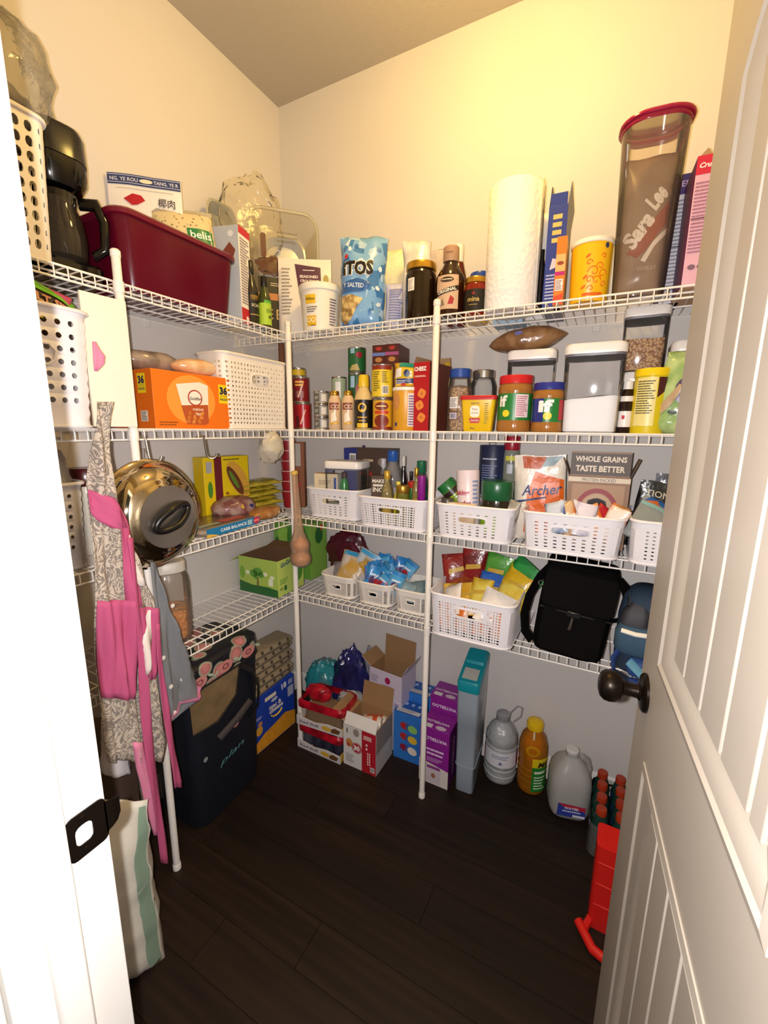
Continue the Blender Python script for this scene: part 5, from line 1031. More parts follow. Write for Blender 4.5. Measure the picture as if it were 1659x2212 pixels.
# hanging white plastic bag and onions in a stocking
T = thing('plastic_bag', 'small white plastic bag poking down beside the corner pole', 'plastic bag', (.272, -.425, 1.262), HP); obj('bag_film', crumple(.052, 44, .95, .8, 1.1, .22, 16), clear('#e9e0cc', .62, .2, 1.4, .4), T)
ST = clear('#dcbca0', .30, .4, 1.15)
T = thing('onion_stocking', 'sheer tan stocking holding two onions, hung on the corner pole', 'stocking', (.322, -.352, 0), .3)
prs = [(.005, 1.222), (.012, 1.214), (.0125, 1.18), (.0135, 1.12), (.0155, 1.05), (.019, .99), (.024, .96), (.0275, .945), (.0285, .93), (.026, .912), (.0265, .903), (.030, .888), (.0305, .875), (.027, .858), (.014, .846), (.004, .843)]
g = G(); rings = []
prs = [(r*(1.0 if z > 1.0 else 1.0+.42*min(1, (1.0-z)/.05)), z) for r, z in prs]
for r, z in prs[::-1]: t = (1.222-z)/.38; rings.append([(r*math.cos(a)+.018*t, r*math.sin(a)-.004, z) for a in [2*PI*k/20 for k in range(20)]])
obj('mesh_sleeve', g.loft(rings), ST, T)
obj('knot', crumple(.014, 4, 1, 1, .7, .3, 10).xf(Matrix.Translation((0, -.004, 1.212))), c('#d9b45a', .6), T)
for z, r in ((.934, .032), (.879, .036)):
    o = thing('onion', ('upper' if z > .9 else 'lower')+' golden onion inside the tan stocking', 'onion', (.322+.016, -.352+.002, z))
    obj('onion_body', G().lathe([(.001, -r*.92), (r*.5, -r*.85), (r*.92, -r*.4), (r, 0), (r*.9, r*.4), (r*.5, r*.8), (r*.14, r*1.0), (r*.08, r*1.25), (.001, r*1.3)], 24), c('#c98a54', .3, var=.2, scale=30), o)
# stacked red cups + brown box in the corner of the third shelf
X, w, h = bk(612, 640, 945, -.14, Z3); T0 = None
for k in range(6):
    lab = 'disposable red cup in the nested corner stack'
    T = thing('paper_cup', lab, 'cup', (X+.012, -.16, Z3+.045*k), 0, 'nested red cups')
    if T0 is None:
        obj('cup_wall', G().lathe([(.026, 0), (.034, .072), (.0355, .073), (.0355, .076), (.033, .076), (.025, .003)], 20, c1=True), c('#9a1a26', .35), T); obj('cup_rim', G().lathe([(.0335, .073), (.0365, .074), (.0365, .077), (.0335, .077)], 20, c0=False, c1=False), c('#d9b9b4', .4), T); T0 = T.children
    else:
        for q in T0: d = q.copy(); COL.objects.link(d); d.parent = T
X, w, h = bk(636, 656, 950, -.12, Z3); T = carton('brown paper carton standing behind the corner pole on the third shelf', (X+.01, -.13, Z3), .055, .05, h*.97, [c('#8a5232', .7)], .5, 'paper_carton'); pat(T, ff(.05), -.026, h*.62, .012, h*.95, c('#a9a29a', .35), name='clear_window'); poly(T, ff(.05), [(-.02, h*.3), (.01, h*.4), (.01, h*.33), (-.02, h*.2)], c('#b0202a', .4))
# ================================================================ THIRD SHELF, BACK WALL: baskets
def bbask(label, xl, xr, yf, yb, h, pattern, nx, ny, nz, z, handle, taper=.08, m=BW, rz=0, grp=None):
    T = thing('storage_basket', label, 'basket', ((xl+xr)/2, (yf+yb)/2, z), rz, grp)
    basket(T, xr-xl, yb-yf, h, m, nx, ny, nz, pattern, taper=taper, rc=.035, handle=handle, rim=.0045); return T
bbask('white slotted basket holding the white lidded box, next to the corner pole', .318, .572, -.292, -.065, .118, slot, 14, 12, 8, Z3, (3, 11, 4, 7), taper=.10)
bbask('white open mesh basket of bottles left of the middle pole on the third shelf', .588, .868, -.338, -.085, .112, mesh_, 20, 16, 9, Z3, (5, 15, 5, 8))
bbask('white slotted basket with baking powder and green jar on the third shelf', .902, 1.160, -.350, -.095, .114, slot, 14, 12, 8, Z3, (3, 11, 4, 7))
bbask('white slotted basket with snack bars and orange bag on the third shelf', 1.186, 1.458, -.370, -.10, .118, slot, 15, 12, 8, Z3, (3, 12, 4, 7))
bbask('white slotted basket of bags half hidden by the open door', 1.470, 1.606, -.370, -.10, .120, slot, 8, 12, 8, Z3, None)
# contents of the first basket
T = carton('small cream packet box with blue edge in the slotted basket', (.395, -.235, Z3+.01), .10, .045, .165, [c('#e0cdaa', .5), c('#c9a86a', .5), c('#c9a86a', .5), c('#e9e2d6', .5), c('#c9a050', .5)], .25, 'small_box'); pat(T, ff(.045), -.035, .09, .03, .15, c('#d9c9ac', .5)); pat(T, ff(.045), .034, .06, .044, .15, c('#2a52a0', .4)); lines(T, ff(.045), -.03, .12, .025, .14, 3, c('#9a8a70', .5))
T = thing('drink_bottle', 'small green bottle with dark cap in the slotted basket', 'bottle', (.468, -.225, Z3+.01)); vessel(T, sc([(.9, 0), (1, .04), (1, .7), (.6, .85)], .017, .175), c('#1f8a3c', .2), sc([(.66, .84), (.66, .98), (.001, 1)], .017, .175), c('#3a1418', .3))
X, w, h = bk(705, 786, 994, -.215, Z3); popbox('clear box with flat white lid standing in the slotted basket', X+.004, -.20, w*.86, .13, h-.01, .18, c('#8f8672', .6), .3, base=Z3+.008)
T = thing('clip_bag', 'tan snack bag closed with a dark purple clip behind the slotted basket', 'snack bag', (.440, -.05, Z3)); bag(T, .13, .24, .05, foil('#b5a58e', '#8d8ab0', .25), 95, 'stuffed', wr=.006)
obj('clip', G().tube([(.045, -.012, .205), (.030, -.02, .24), (.006, -.025, .272)], [.009, .008, .006], 8), c('#3a1f46', .3), T); obj('clip', G().tube([(.045, -.012, .205), (.040, -.03, .25), (.034, -.035, .285)], [.008, .008, .006], 8), c('#33193e', .3), T)
X, w, h = bk(742, 845, 968, -.085, Z3)
T = carton('dark brown waffle mix box with blue end lying behind the baskets', (X+.012, -.06, Z3), w*.92, .10, h, [c('#4a372c', .5), c('#3c2c22', .5), c('#24307e', .45), c('#453427', .5), c('#5a4a3c', .5)], .10, 'mix_box'); wx = w*.92; pat(T, ff(.10), -wx/2, 0, -wx*.22, h, c('#24307e', .45), name='blue_panel'); bars(T, ff(.10), -wx*.38, h*.66, -wx*.24, h*.92, c(BLK, .5), c('#e0dcd6', .5)); lines(T, ff(.10), -wx*.08, h*.78, wx*.14, h*.86, 1, c('#c9b08a', .4)); ell(T, ff(.10), wx*.3, h*.8, .017, .017, c('#8a7a6a', .4)); ell(T, ff(.10), -wx*.02, h*.62, .03, .012, c('#9a2a20', .4))
# bottles in the mesh basket
T = carton('brown waffle mix box with white lettering standing in the mesh basket', (.655, -.25, Z3+.006), .075, .05, .178, [c('#4f3a2c', .5), c('#43301f', .5)], .28, 'mix_box'); txt(T, ff(.05), 'MAKES', -.006, .158, .054, c('#e9e0d0', .4), bold=.03); lines(T, ff(.05), -.03, .137, .022, .147, 1, c('#e9e0d0', .4), fill=.8); txt(T, ff(.05), 'INCH', -.004, .126, .054, c('#e9e0d0', .4), bold=.03)
def btl(label, l, r_, t, y, mb, mc, prof=None, cap=.86, base=Z3+.006, liquid=None, name='bottle', lab=None):
    X, w, h = bkc(l, r_, t, y, base); r = w/2; T = thing(name, label, 'bottle', (X, y, base), .25)
    pr = sc(prof or [(.86, 0), (1, .04), (1, .55), (.9, .64), (.48, .78), (.42, cap)], r, h); vessel(T, pr, mb, sc([(pr[-1][0]/r*1.06, cap-.01), (pr[-1][0]/r*1.15, cap), (pr[-1][0]/r*1.15, .985), (pr[-1][0]/r*.95, 1), (.001, 1)], r, h), mc)
    if liquid: obj('liquid', G().lathe(sc([(.8, .01), (.93, .05), (.93, liquid[1]), (.001, liquid[1]+.001)], r, h)), liquid[0], T)
    if lab: band(T, pr, h*lab[0], h*lab[1], lab[2])
    return T
OILY = c('#c9a41c', .12)
btl('clear plastic bottle with blue cap in the mesh basket', 826, 870, 973, -.215, PLAST, c('#2456a8', .3), [(.9, 0), (1, .04), (1, .60), (.85, .72), (.5, .82), (.46, .86)])
btl('clear plastic bottle without visible label beside the blue capped one', 816, 840, 990, -.165, PLAST, c('#c9c4ce', .3))
btl('oil bottle with gold cap at the mesh basket front', 822, 850, 1017, -.29, clear('#d9c98a', .2, .06), c('#c9a23a', .3, metal=.3), liquid=(OILY, .42))
btl('dark vinegar bottle with pale cap in the mesh basket', 862, 880, 985, -.20, c('#1a1216', .1), c('#c9c6c2', .35), lab=(.15, .45, c('#d9d3cc', .4)))
btl('slim dark sauce bottle beside the green capped bottle', 880, 894, 1018, -.19, c('#17100f', .1), c('#241a1a', .3))
btl('dark green bottle with green cap in the mesh basket', 892, 926, 995, -.22, c('#1f4a3c', .15), c('#1f6a46', .3), [(.9, 0), (1, .04), (1, .55), (.85, .68), (.55, .8), (.5, .84)], .84)
btl('small oil bottle with brass cap between the green and purple bottles', 889, 908, 1010, -.275, clear('#c9b46a', .3, .06), GOLD, liquid=(OILY, .5))
btl('small bottle with bright purple shrink sleeve in the mesh basket', 898, 922, 1027, -.295, c('#7a5a1e', .15), c('#8a1a8a', .35), [(.9, 0), (1, .04), (1, .4), (.8, .5), (.62, .55)], .55)
btl('yellow mustard bottle peeking out of the mesh basket', 850, 870, 1040, -.26, c('#e0cc2a', .3), c('#e6d84a', .3))
X, w, h = bkc(855, 884, 1048, -.30, Z3+.006); T = thing('jar', 'small olive jar with gold lid at the mesh basket front', 'jar', (X, -.30, Z3+.006)); vessel(T, sc([(.9, 0), (1, .05), (1, .75), (.9, .85)], w/2, h), clear('#8a8a3a', .5), sc([(.95, .82), (1, .84), (1, .97), (.92, 1), (.001, 1)], w/2, h), GOLD, 'glass', 'lid')
X, w, h = bkc(878, 897, 1038, -.26, Z3+.006); T = thing('jar', 'green pickle jar with red lid in the mesh basket', 'jar', (X, -.255, Z3+.006)); vessel(T, sc([(.9, 0), (1, .05), (1, .75), (.9, .85)], w/2, h), c('#2f6a2c', .2), sc([(.95, .84), (1, .86), (1, .97), (.001, 1)], w/2, h), c('#b02a1e', .3), 'glass', 'lid')
# contents of the baking basket
T = thing('seasoning_jar', 'tilted seasoning jar with green cap and lime label near the middle pole', 'jar', (1.005, -.235, Z3+.06), .25, ry=-.75); r = .032; pr = sc([(.9, 0), (1, .04), (1, .8), (.9, .85)], r, .155); vessel(T, pr, c('#8aa82a', .25), sc([(.96, .80), (1, .81), (1, .98), (.93, 1), (.001, 1)], r, .155), c('#1a6a34', .3), 'jar_wall', 'lid', rib=True); band(T, pr, .105, .124, c('#2a201a', .35)); fm = fprof(pr); pat(T, fm, -.03, .02, .03, .06, c('#b9d23a', .4), (6, 1), .001); lines(T, fm, -.02, .07, .02, .1, 4, c('#5a6a1e', .5))
for x, y, hh in ((.950, -.255, .150), (.928, -.29, .120)):
    T = thing('pepper_grinder', 'clear pepper grinder with dark top in the baking basket' if hh > .13 else 'shorter spice grinder beside the pepper grinder', 'grinder', (x, y, Z3+.006)); vessel(T, sc([(.9, 0), (1, .05), (.8, .4), (1, .6), (.85, .72)], .021, hh), clear('#8a8078', .45, .06), sc([(.9, .70), (1, .72), (1, .97), (.9, 1), (.001, 1)], .021, hh), c('#4a443e', .3), 'glass', 'cap')
X, w, h = bkc(990, 1040, 1016, -.265, Z3+.02); T = thing('baking_powder_can', 'white and pink baking powder can tilted in the baking basket', 'can', (X, -.265, Z3+.02), .18, ry=-.06, rx=-.08); r = w/2; pr = [(r*.97, 0), (r, .003), (r, h-.003), (r*.97, h), (.001, h)]; vessel(T, pr, c('#ead9dc', .35)); fm = fprof(pr[:4]); txt(T, fm, 'Baking', -r*.55, h*.62, r*1.6, c('#b8304a', .4), shear=.25, bold=.03); txt(T, fm, 'powder', -r*.5, h*.45, r*1.7, c('#8a2a4a', .4), shear=.1, bold=.04); lines(T, fm, r*.5, h*.3, r*1.1, h*.85, 8, c('#8a9ac2', .5)); poly(T, fm, [(-r*.5, h*.1), (0, h*.12), (-r*.1, h*.25), (-r*.45, h*.25)], c('#a05a2a', .4), .001)
X, w, h = bkc(1038, 1106, 1038, -.275, Z3+.006); r = w/2; T = thing('coffee_jar', 'round jar with dark green screw lid and lime label in the baking basket', 'jar', (X, -.275, Z3+.006), .15); pr = sc([(.92, 0), (1, .05), (1, .62), (.94, .70)], r, h); vessel(T, pr, c('#2a2416', .15), sc([(.98, .68), (1.03, .70), (1.03, .97), (.97, 1), (.001, 1)], r, h), c('#175a34', .3), 'glass', 'lid', rib=True); band(T, pr, h*.1, h*.5, c('#86b02a', .35)); pat(T, fprof(pr), r*.3, h*.15, r*1.0, h*.45, c('#e0a81e', .4), (4, 1), .0012)
X, w, h = bkc(1021, 1071, 970, -.155, Z3); r = w/2; T = thing('salt_canister', 'navy blue salt canister with metal spout behind the baking basket', 'canister', (X, -.05, Z3), 0); r = .05; h -= .012; vessel(T, [(r*.97, 0), (r, .003), (r, h+.02), (r*.97, h+.023), (.001, h+.023)], c('#232c4c', .4)); obj('spout', G().tube([(-.012, -.02, h+.022), (-.012, -.02, h+.033), (.012, -.02, h+.033), (.012, -.02, h+.022)], .002, 6), STEEL, T); lines(T, fc(r), -.03, .16, .03, .23, 8, c('#7a86ac', .5)); lines(T, fc(r), -.028, .245, .028, .255, 1, c('#c9cde0', .4))
X, w, h = bkc(1077, 1113, 958, -.10, Z3); r = w/2*1.05; T = thing('spice_bottle', 'tall onion powder bottle with red cap behind the green lid jar', 'bottle', (X, -.052, Z3), .1); h += .025; pr = sc([(.95, 0), (1, .02), (1, .80), (.9, .86)], r, h); vessel(T, pr, clear('#a9ada0', .6, .1), sc([(.92, .85), (.95, .86), (.95, .99), (.9, 1), (.001, 1)], r, h), c('#a81f34', .3)); fm = fprof(pr); pat(T, fm, -r*.6, h*.74, r*.6, h*.79, c('#d9d04a', .4), (4, 1), .001); pat(T, fm, -r*.35, h*.60, r*.3, h*.70, c('#c9cad6', .4), (3, 1), .001); txt(T, fm, 'ONION', 0, h*.52, r*1.2, c('#d9e6d6', .4)); ell(T, fm, -r*.3, h*.45, r*.3, r*.2, c('#c9d6c6', .4), .001)
T = thing('jar', 'dark lidded jar behind the green lid jar in the baking basket', 'jar', (1.125, -.16, Z3+.006)); vessel(T, sc([(.9, 0), (1, .05), (1, .8), (.92, .86)], .033, .155), clear('#4a423c', .5), sc([(.98, .84), (1, .86), (1, .98), (.001, 1)], .033, .155), c('#1c191c', .3), 'glass', 'lid')
T = thing('snack_bag', 'clear bag of crackers at the front of the baking basket', 'snack bag', (.985, -.305, Z3+.02), .1); bag(T, .10, .095, .03, foil('#c9a884', '#e0cdb8', .25), 101, 'pillow', wr=.004)
T = thing('snack_bag', 'crumpled clear packet at the right end of the baking basket', 'snack bag', (1.125, -.285, Z3+.02), -.2, ry=.2); bag(T, .05, .12, .03, foil('#b9b4a8', '#6a645c', .25), 102, 'stuffed', wr=.005)
# contents of the snack basket
T = thing('snack_bag', 'orange and cream jerky bag with blue script standing in the snack basket', 'snack bag', (1.222, -.225, Z3+.008), .1, ry=-.06); T.scale = (1.05, 1, 1.2); fm = bag(T, .145, .225, .05, foil('#e0d6c6', None, .3), 103, 'pouch', wr=.004)
poly(T, fm, [(-.045, .02), (-.035, .12), (-.012, .185), (.068, .16), (.069, .02)], c('#d9641c', .35), .0016, 'orange_panel'); txt(T, fm, 'Archer', .006, .135, .115, c('#1f2f6a', .4), shear=.3, rot=.06, e=.003); poly(T, fm, [(-.066, .105), (.02, .118), (.02, .114), (-.066, .099)], c('#1f2f6a', .4), .003, 'script_stroke')
poly(T, fm, [(-.05, .222), (-.045, .19), (.0, .19), (.05, .222)], c('#b8501c', .4), .0016, 'orange_header'); poly(T, fm, [(.02, .222), (.005, .195), (.04, .20), (.066, .222)], c('#8aa2ac', .4), .0018, 'grey_header')
T = open_carton('open brown oats box reading WHOLE GRAINS TASTE BETTER in the snack basket', (1.378, -.215, Z3+.006), .165, .07, .182, [c('#8a6a52', .5), c('#5a4434', .5), c('#4a382c', .5), c('#4a382c', .5)], {'back': (.055, 8), 'front': (.062, -4), 'left': (.05, 24), 'right': (.05, 24)}, .03, 'oats_box', inner=c('#a58c74', .7)); T.scale = (1, 1, 1.18)
fm = ff(.07); fmf = lambda u, v, e=0: (u, -.0355-e+.004*(v-.182)/.06, v); pat(T, fmf, -.079, .186, .079, .240, c('#43342a', .5), e=.0016, name='dark_panel'); txt(T, fmf, 'WHOLE GRAINS', 0, .226, .135, c('#cdb99e', .4), bold=.03, e=.003); txt(T, fmf, 'TASTE BETTER', 0, .202, .130, c('#cdb99e', .4), bold=.03, e=.003); pat(T, fm, -.0825, .168, .0825, .180, c('#d6c8b4', .5)); txt(T, fm, 'PROTEIN PACKED', 0, .174, .09, c('#6a5a4a', .4)); pat(T, fm, -.07, .004, .07, .162, c('#a58468', .5), name='kraft_panel')
ell(T, fm, 0, .095, .058, .058, c('#8a2a34', .45), .001, r0=.80, rings=1, n=32, name='red_ring'); ell(T, fm, 0, .095, .044, .044, c('#b49a80', .45), .001, name='kraft_disc'); ell(T, fm, .0, .095, .030, .034, c('#241d18', .4), .0014, name='bear_emblem'); poly(T, fm, [(-.028, .108), (-.024, .122), (-.012, .126), (.012, .126), (.024, .122), (.028, .108)], c('#241d18', .4), .0014, name='bear_emblem'); ell(T, fm, 0, .082, .013, .011, c('#8a7460', .4), .0018, name='bear_emblem'); txt(T, fm, 'DIAK', .012, .040, .07, c('#e0cdb4', .4), bold=.05, e=.0024)
BAR = [('orange and white snack bar wrapper', '#e8ddd4', '#e07a24'), ('white and lavender snack bar wrapper', '#e2dce6', '#b9b4cc'), ('tan snack bar wrapper with orange stripe', '#d9b48a', '#d96a1e'), ('red fruit snack wrapper', '#b8202c', '#d94a3a'), ('orange cracker packet', '#e6a05a', '#d9681e'), ('blue and white snack wrapper', '#c9d2e0', '#3a5a9a')]
sp_ = [(1.275, -.30, 1, .5, 0), (1.305, -.27, -.6, .3, 1), (1.33, -.31, .4, -.4, 2), (1.365, -.29, .2, .6, 3), (1.395, -.315, -.5, -.5, 4), (1.425, -.30, .8, .4, 4), (1.29, -.33, -.3, -.3, 5), (1.35, -.335, .6, .2, 1), (1.41, -.335, -.8, .3, 0)]
posn = ['beside the jerky bag', 'by the oats box corner', 'under the oats box print', 'at the oats box middle', 'leaning on the basket rim', 'at the far basket end', 'low at the jerky bag foot', 'low at the basket rim', 'lying across the others']
for k, (x, y, a, b, q) in enumerate(sp_):
    n_, c1, c2 = BAR[q]; packet(f'{n_} {posn[k]}', (x, y, Z3+.055), .06, .095, .022, foil(c1, c2, .25), a*.5, -.25, b, 110+k, 'bars in the snack basket', extras=lambda T, fm, w, h: pat(T, fm, -w*.4, h*.35, w*.4, h*.6, c('#f0e6da', .4), (4, 1), .0016))
# contents of the last basket
T = thing('snack_bag', 'black and silver coffee bag in the basket beside the door', 'snack bag', (1.525, -.20, Z3+.01), .1, ry=.12); fm = bag(T, .12, .20, .05, foil('#1c1c1e', '#3a3a34', .25), 121, 'pouch', wr=.005); txt(T, fm, 'TION', -.012, .165, .06, c('#c9bfa4', .4), e=.003); ell(T, fm, -.01, .12, .026, .022, c('#9fb8b2', .4), .0024, r0=.7, rings=1)
T = thing('snack_bag', 'clear zip bag with green seal leaning out of the basket beside the door', 'snack bag', (1.512, -.31, Z3+.045), .15, rx=-.35, ry=.45); fm = bag(T, .13, .125, .03, clear('#b9bdb4', .55, .15, 1.45, .4), 122, 'pouch', wr=.005); pat(T, fm, -.064, .098, .064, .107, c('#8ab0a4', .4), (8, 1), .0016, 'zip_seal'); poly(T, fm, [(-.06, .11), (.0, .112), (.02, .124), (-.05, .124)], c('#2a5a9a', .4), .002); poly(T, fm, [(-.06, .108), (-.02, .108), (-.03, .12)], c('#c9642a', .4), .0024)
T = thing('snack_bag', 'silver pouch at the wall in the basket beside the door', 'snack bag', (1.57, -.14, Z3+.01), 0); bag(T, .08, .22, .04, foil('#8f8f96', '#5a5a62', .2), 123, 'pouch', wr=.005)
# ================================================================ LOWEST SHELF, SIDE WALL
T = thing('snack_jar', 'tall clear plastic jar part filled with orange cheese crackers', 'jar', (.185, -.825, Z4), HP-.5)
def cheese(nt, b):
    tc = nt.nodes.new('ShaderNodeTexCoord'); v = nt.nodes.new('ShaderNodeTexVoronoi'); v.inputs['Scale'].default_value = 75; r_ = nt.nodes.new('ShaderNodeValToRGB'); e = r_.color_ramp.elements; e[0].color = lin('#f2a02a')+[1]; e[1].color = lin('#e08a1e')+[1]; e[0].position = .2; e[1].position = .7
    nt.links.new(tc.outputs['Object'], v.inputs['Vector']); nt.links.new(v.outputs['Distance'], r_.inputs[0]); nt.links.new(r_.outputs[0], b.inputs['Base Color']); bp = nt.nodes.new('ShaderNodeBump'); bp.inputs['Distance'].default_value = .008; bp.invert = True; nt.links.new(v.outputs['Distance'], bp.inputs['Height']); nt.links.new(bp.outputs[0], b.inputs['Normal']); b.inputs['Roughness'].default_value = .5
jw, jd, jh = .115, .115, .27
sec = lambda z, k: rr(jw*k, jd*k, .03*k+.01, 6, z=z)
obj('jar_wall', G().loft([sec(0, .86), sec(.008, .95), sec(.03, 1), sec(.19, 1), sec(.215, .94), sec(.235, .8)]), clear('#c9bcae', .16, .1, 1.42), T); obj('cracker_fill', G().loft([sec(.006, .86), sec(.03, .94), sec(.105, .94), sec(.112, .7), sec(.11, .1)]), ramp_mat('cheese', cheese), T)
obj('lid', G().loft([sec(.233, .82), sec(.235, .88), sec(.262, .88), sec(.268, .8)]), c('#c9c2b6', .4), T)
# green fruit pouch boxes
GRN = c('#a9c558', .45); GR2 = c('#b9d066', .45)
T = open_carton('open lime green fruit pouch box with tree picture by the corner pole', (.152, -.318, Z4), .205, .175, .155, [GRN, GRN, GR2, GR2], {'back': (.06, 75), 'left': (.07, 120)}, .04, 'snack_carton', inner=c('#6a4c34', .85), cut=.0)
fm = ff(.175); poly(T, fm, [(-.1025, 0), (.1025, 0), (.1025, .032), (.05, .038), (-.03, .036), (-.1025, .048)], c('#2a6a34', .45), .0008, 'grass_print'); obj('printed_trunk', G().add([fm(-.008, .036, .0012), fm(.004, .036, .0012), fm(.002, .075, .0012), (-.004, fm(0, 0, .0012)[1], .075)], [(0, 1, 2, 3)]), c('#7a6a3a', .5), T, smooth=False)
for u, v, a, b in ((-.022, .088, .022, .016), (.0, .098, .026, .018), (.016, .086, .016, .013), (-.012, .074, .012, .010)): ell(T, fm, u, v, a, b, c('#5a9a3c', .45), .001, n=12, name='tree_print')
for u, v in ((-.055, .088), (.04, .092), (.075, .082)): ell(T, fm, u, v, .012, .009, c('#e0e8c4', .45), .001, n=12, name='cloud_print')
pat(T, fm, .055, .045, .078, .075, c('#e6ead6', .5), name='white_panel'); pat(T, fm, .055, .006, .078, .026, c('#e6ead6', .5), name='white_panel'); ell(T, fm, -.085, .085, .014, .028, c('#7aa83e', .45), .0008, n=14, name='bush_print')
f2 = fr_(.205); txt(T, f2, 'GoGo', -.035, .135, .065, c('#2a4a7a', .4), shear=.2, rot=.15, bold=.03); ell(T, f2, .05, .085, .030, .05, c('#4f8f38', .45), .001, name='pouch_picture'); lines(T, f2, -.075, .05, -.02, .075, 3, c('#6a9a3a', .5)); ell(T, f2, -.04, .03, .009, .012, c('#2a6a34', .45), .001); pat(T, f2, -.075, .026, -.055, .036, c('#7a9a4a', .5))
T = carton('closed green fruit pouch box with bottle picture in the back corner', (.14, -.105, Z4), .21, .13, .262, [c('#6aa33e', .45), c('#5c9236', .45), c('#7cb04a', .45), c('#8ab84e', .45)], .02, 'snack_carton'); fm = ff(.13)
for u, v, a, b, k in ((-.05, .20, .03, .05, '#8ac04a'), (.0, .19, .026, .055, '#3f7f30'), (.06, .20, .03, .05, '#4a8a36'), (-.085, .17, .010, .014, '#2f6a2c')): ell(T, fm, u, v, a, b, c(k, .45), .001, n=16, name='pouch_picture')
pat(T, fm, .02, .17, .045, .21, c('#2a5a2c', .45), e=.0014); poly(T, fm, [(.024, .21), (.042, .21), (.034, .24)], c('#e6d2b0', .45), .0014); f2 = fr_(.21); ell(T, f2, .0, .2, .03, .04, c('#2f6a34', .45), .001); ell(T, f2, .02, .235, .012, .016, c('#c9542a', .45), .0014)
# ================================================================ LOWEST SHELF, BACK WALL
T = thing('gift_bag', 'dark maroon satin drawstring bag slumped behind the corner pole', 'bag', (.375, -.056, Z4), .15); obj('cloth', crumple(.095, 51, 1.0, .42, 1.1, .28, 24), c('#4f0f22', .28, var=.35, scale=22), T)
obj('strap', G().tube([(.06, -.055, .10), (.085, -.085, .16), (.06, -.095, .20), (.02, -.08, .19)], .010, 8, flat=.5), c('#5c1a2c', .3, var=.2), T)
sb = [('small white woven basket with granola bags beside the maroon bag', .378, .545), ('small white woven basket overflowing with blue snack packets', .552, .712), ('small white woven basket holding pale packets by the middle pole', .718, .870)]
for lab, a, b in sb: bbask(lab, a, b, -.285, -.10, .092, wdiam, 16, 18, 10, Z4, (4, 12, 4, 8), taper=.12, m=BCREAM)
PK = {}
def pk(label, x, y, z, w, h, c1, c2, rz, rx, ry, seed, group, ex=None): packet(label, (x, y, z), w, h, .024, foil(c1, c2, .25), rz, rx, ry, seed, group, extras=ex)
ex1 = lambda T, fm, w, h: (pat(T, fm, -w*.45, h*.84, w*.45, h*.98, c('#3a9fd0', .35), (5, 1), .0016, 'blue_seal'), ell(T, fm, 0, h*.45, w*.25, h*.2, c('#c9982e', .4), .0018))
gq = 'granola bags in the small basket'
pk('tan granola bag with bright blue seal lying at the basket front', .47, -.20, Z4+.045, .12, .13, '#c9a25a', '#d9c9b8', .3, -.5, .2, 131, gq, ex1); pk('tan granola bag with blue seal standing at the basket back', .500, -.16, Z4+.05, .12, .13, '#b5924e', '#c9d2da', .2, -.2, .45, 132, gq, ex1)
pk('grey foil bag inside the small granola basket', .42, -.19, Z4+.03, .09, .09, '#8d8480', '#6a5a5c', .3, -.5, 0, 133, gq)
R = random.Random(5); gq = 'blue snack packets'
w1 = ['standing upright', 'leaning forward', 'tilted sideways', 'half buried', 'lying flat', 'poking out']; w2 = ['at the basket rim', 'in the middle of the heap', 'at the back of the heap', 'on the side of the heap']
exb = lambda T, fm, w, h: (pat(T, fm, -w*.46, h*.86, w*.46, h*.99, c('#2a86c9', .35), (5, 1), .0016, 'seal_strip'), ell(T, fm, 0, h*.4, w*.28, h*.18, c('#b8303a' if R.random() > .5 else '#5a3a6a', .4), .0018, name='fruit_print'), poly(T, fm, [(-w*.3, h*.58), (w*.3, h*.62), (w*.3, h*.7), (-w*.3, h*.66)], c('#e6eef4', .4), .0018))
for k in range(18):
    cx = .570+.022*(k % 6)+R.random()*.012; cy = -.238+.050*(k//6)+R.random()*.02
    pk(f'bright blue snack packet {w1[k % 6]} {w2[k//6]}', cx, cy, Z4+.035+.012*(k//6)+R.random()*.012, .062, .098, ['#3a9ad9', '#2f86cc', '#55aee0'][k % 3], ['#5a3a7a', '#8fc4e6', '#b8404a'][(k*2) % 3], R.uniform(-.7, .7), R.uniform(-.5, .0), R.uniform(-.5, .5), 140+k, gq, exb)
gq = 'pale packets in the small basket'
for k, (x, y) in enumerate(((.75, -.22), (.79, -.18), (.83, -.22), (.80, -.12), (.765, -.15))): pk(['pale teal packet', 'grey green packet', 'navy sealed packet', 'lavender packet', 'silver packet'][k]+' lying in the small basket by the middle pole', x, y, Z4+.02, .06, .08, ['#9fb8b8', '#8a9a98', '#4a4470', '#a9a8c4', '#b9bcc0'][k], ['#d0d9d8', '#5a7a80', '#8f98b8', '#7a78a0', '#e0e0e4'][k], .5-.3*k, -.7, .3*(-1)**k, 170+k, gq)
bbask('big white open mesh basket of chip bags right of the middle pole', .908, 1.190, -.392, -.135, .150, mesh_, 22, 18, 12, Z4, (5, 17, 7, 11), taper=.06)
gq = 'chip bags in the big basket'
exc = lambda T, fm, w, h: (poly(T, fm, [(-w*.3, h*.5), (w*.32, h*.58), (w*.30, h*.68), (-w*.28, h*.62)], c('#c9a23a', .4), .002, name='logo_print'), pat(T, fm, -w*.46, h*.02, w*.46, h*.10, c('#e6d2b8', .35), (5, 1), .0016, 'seal_strip'))
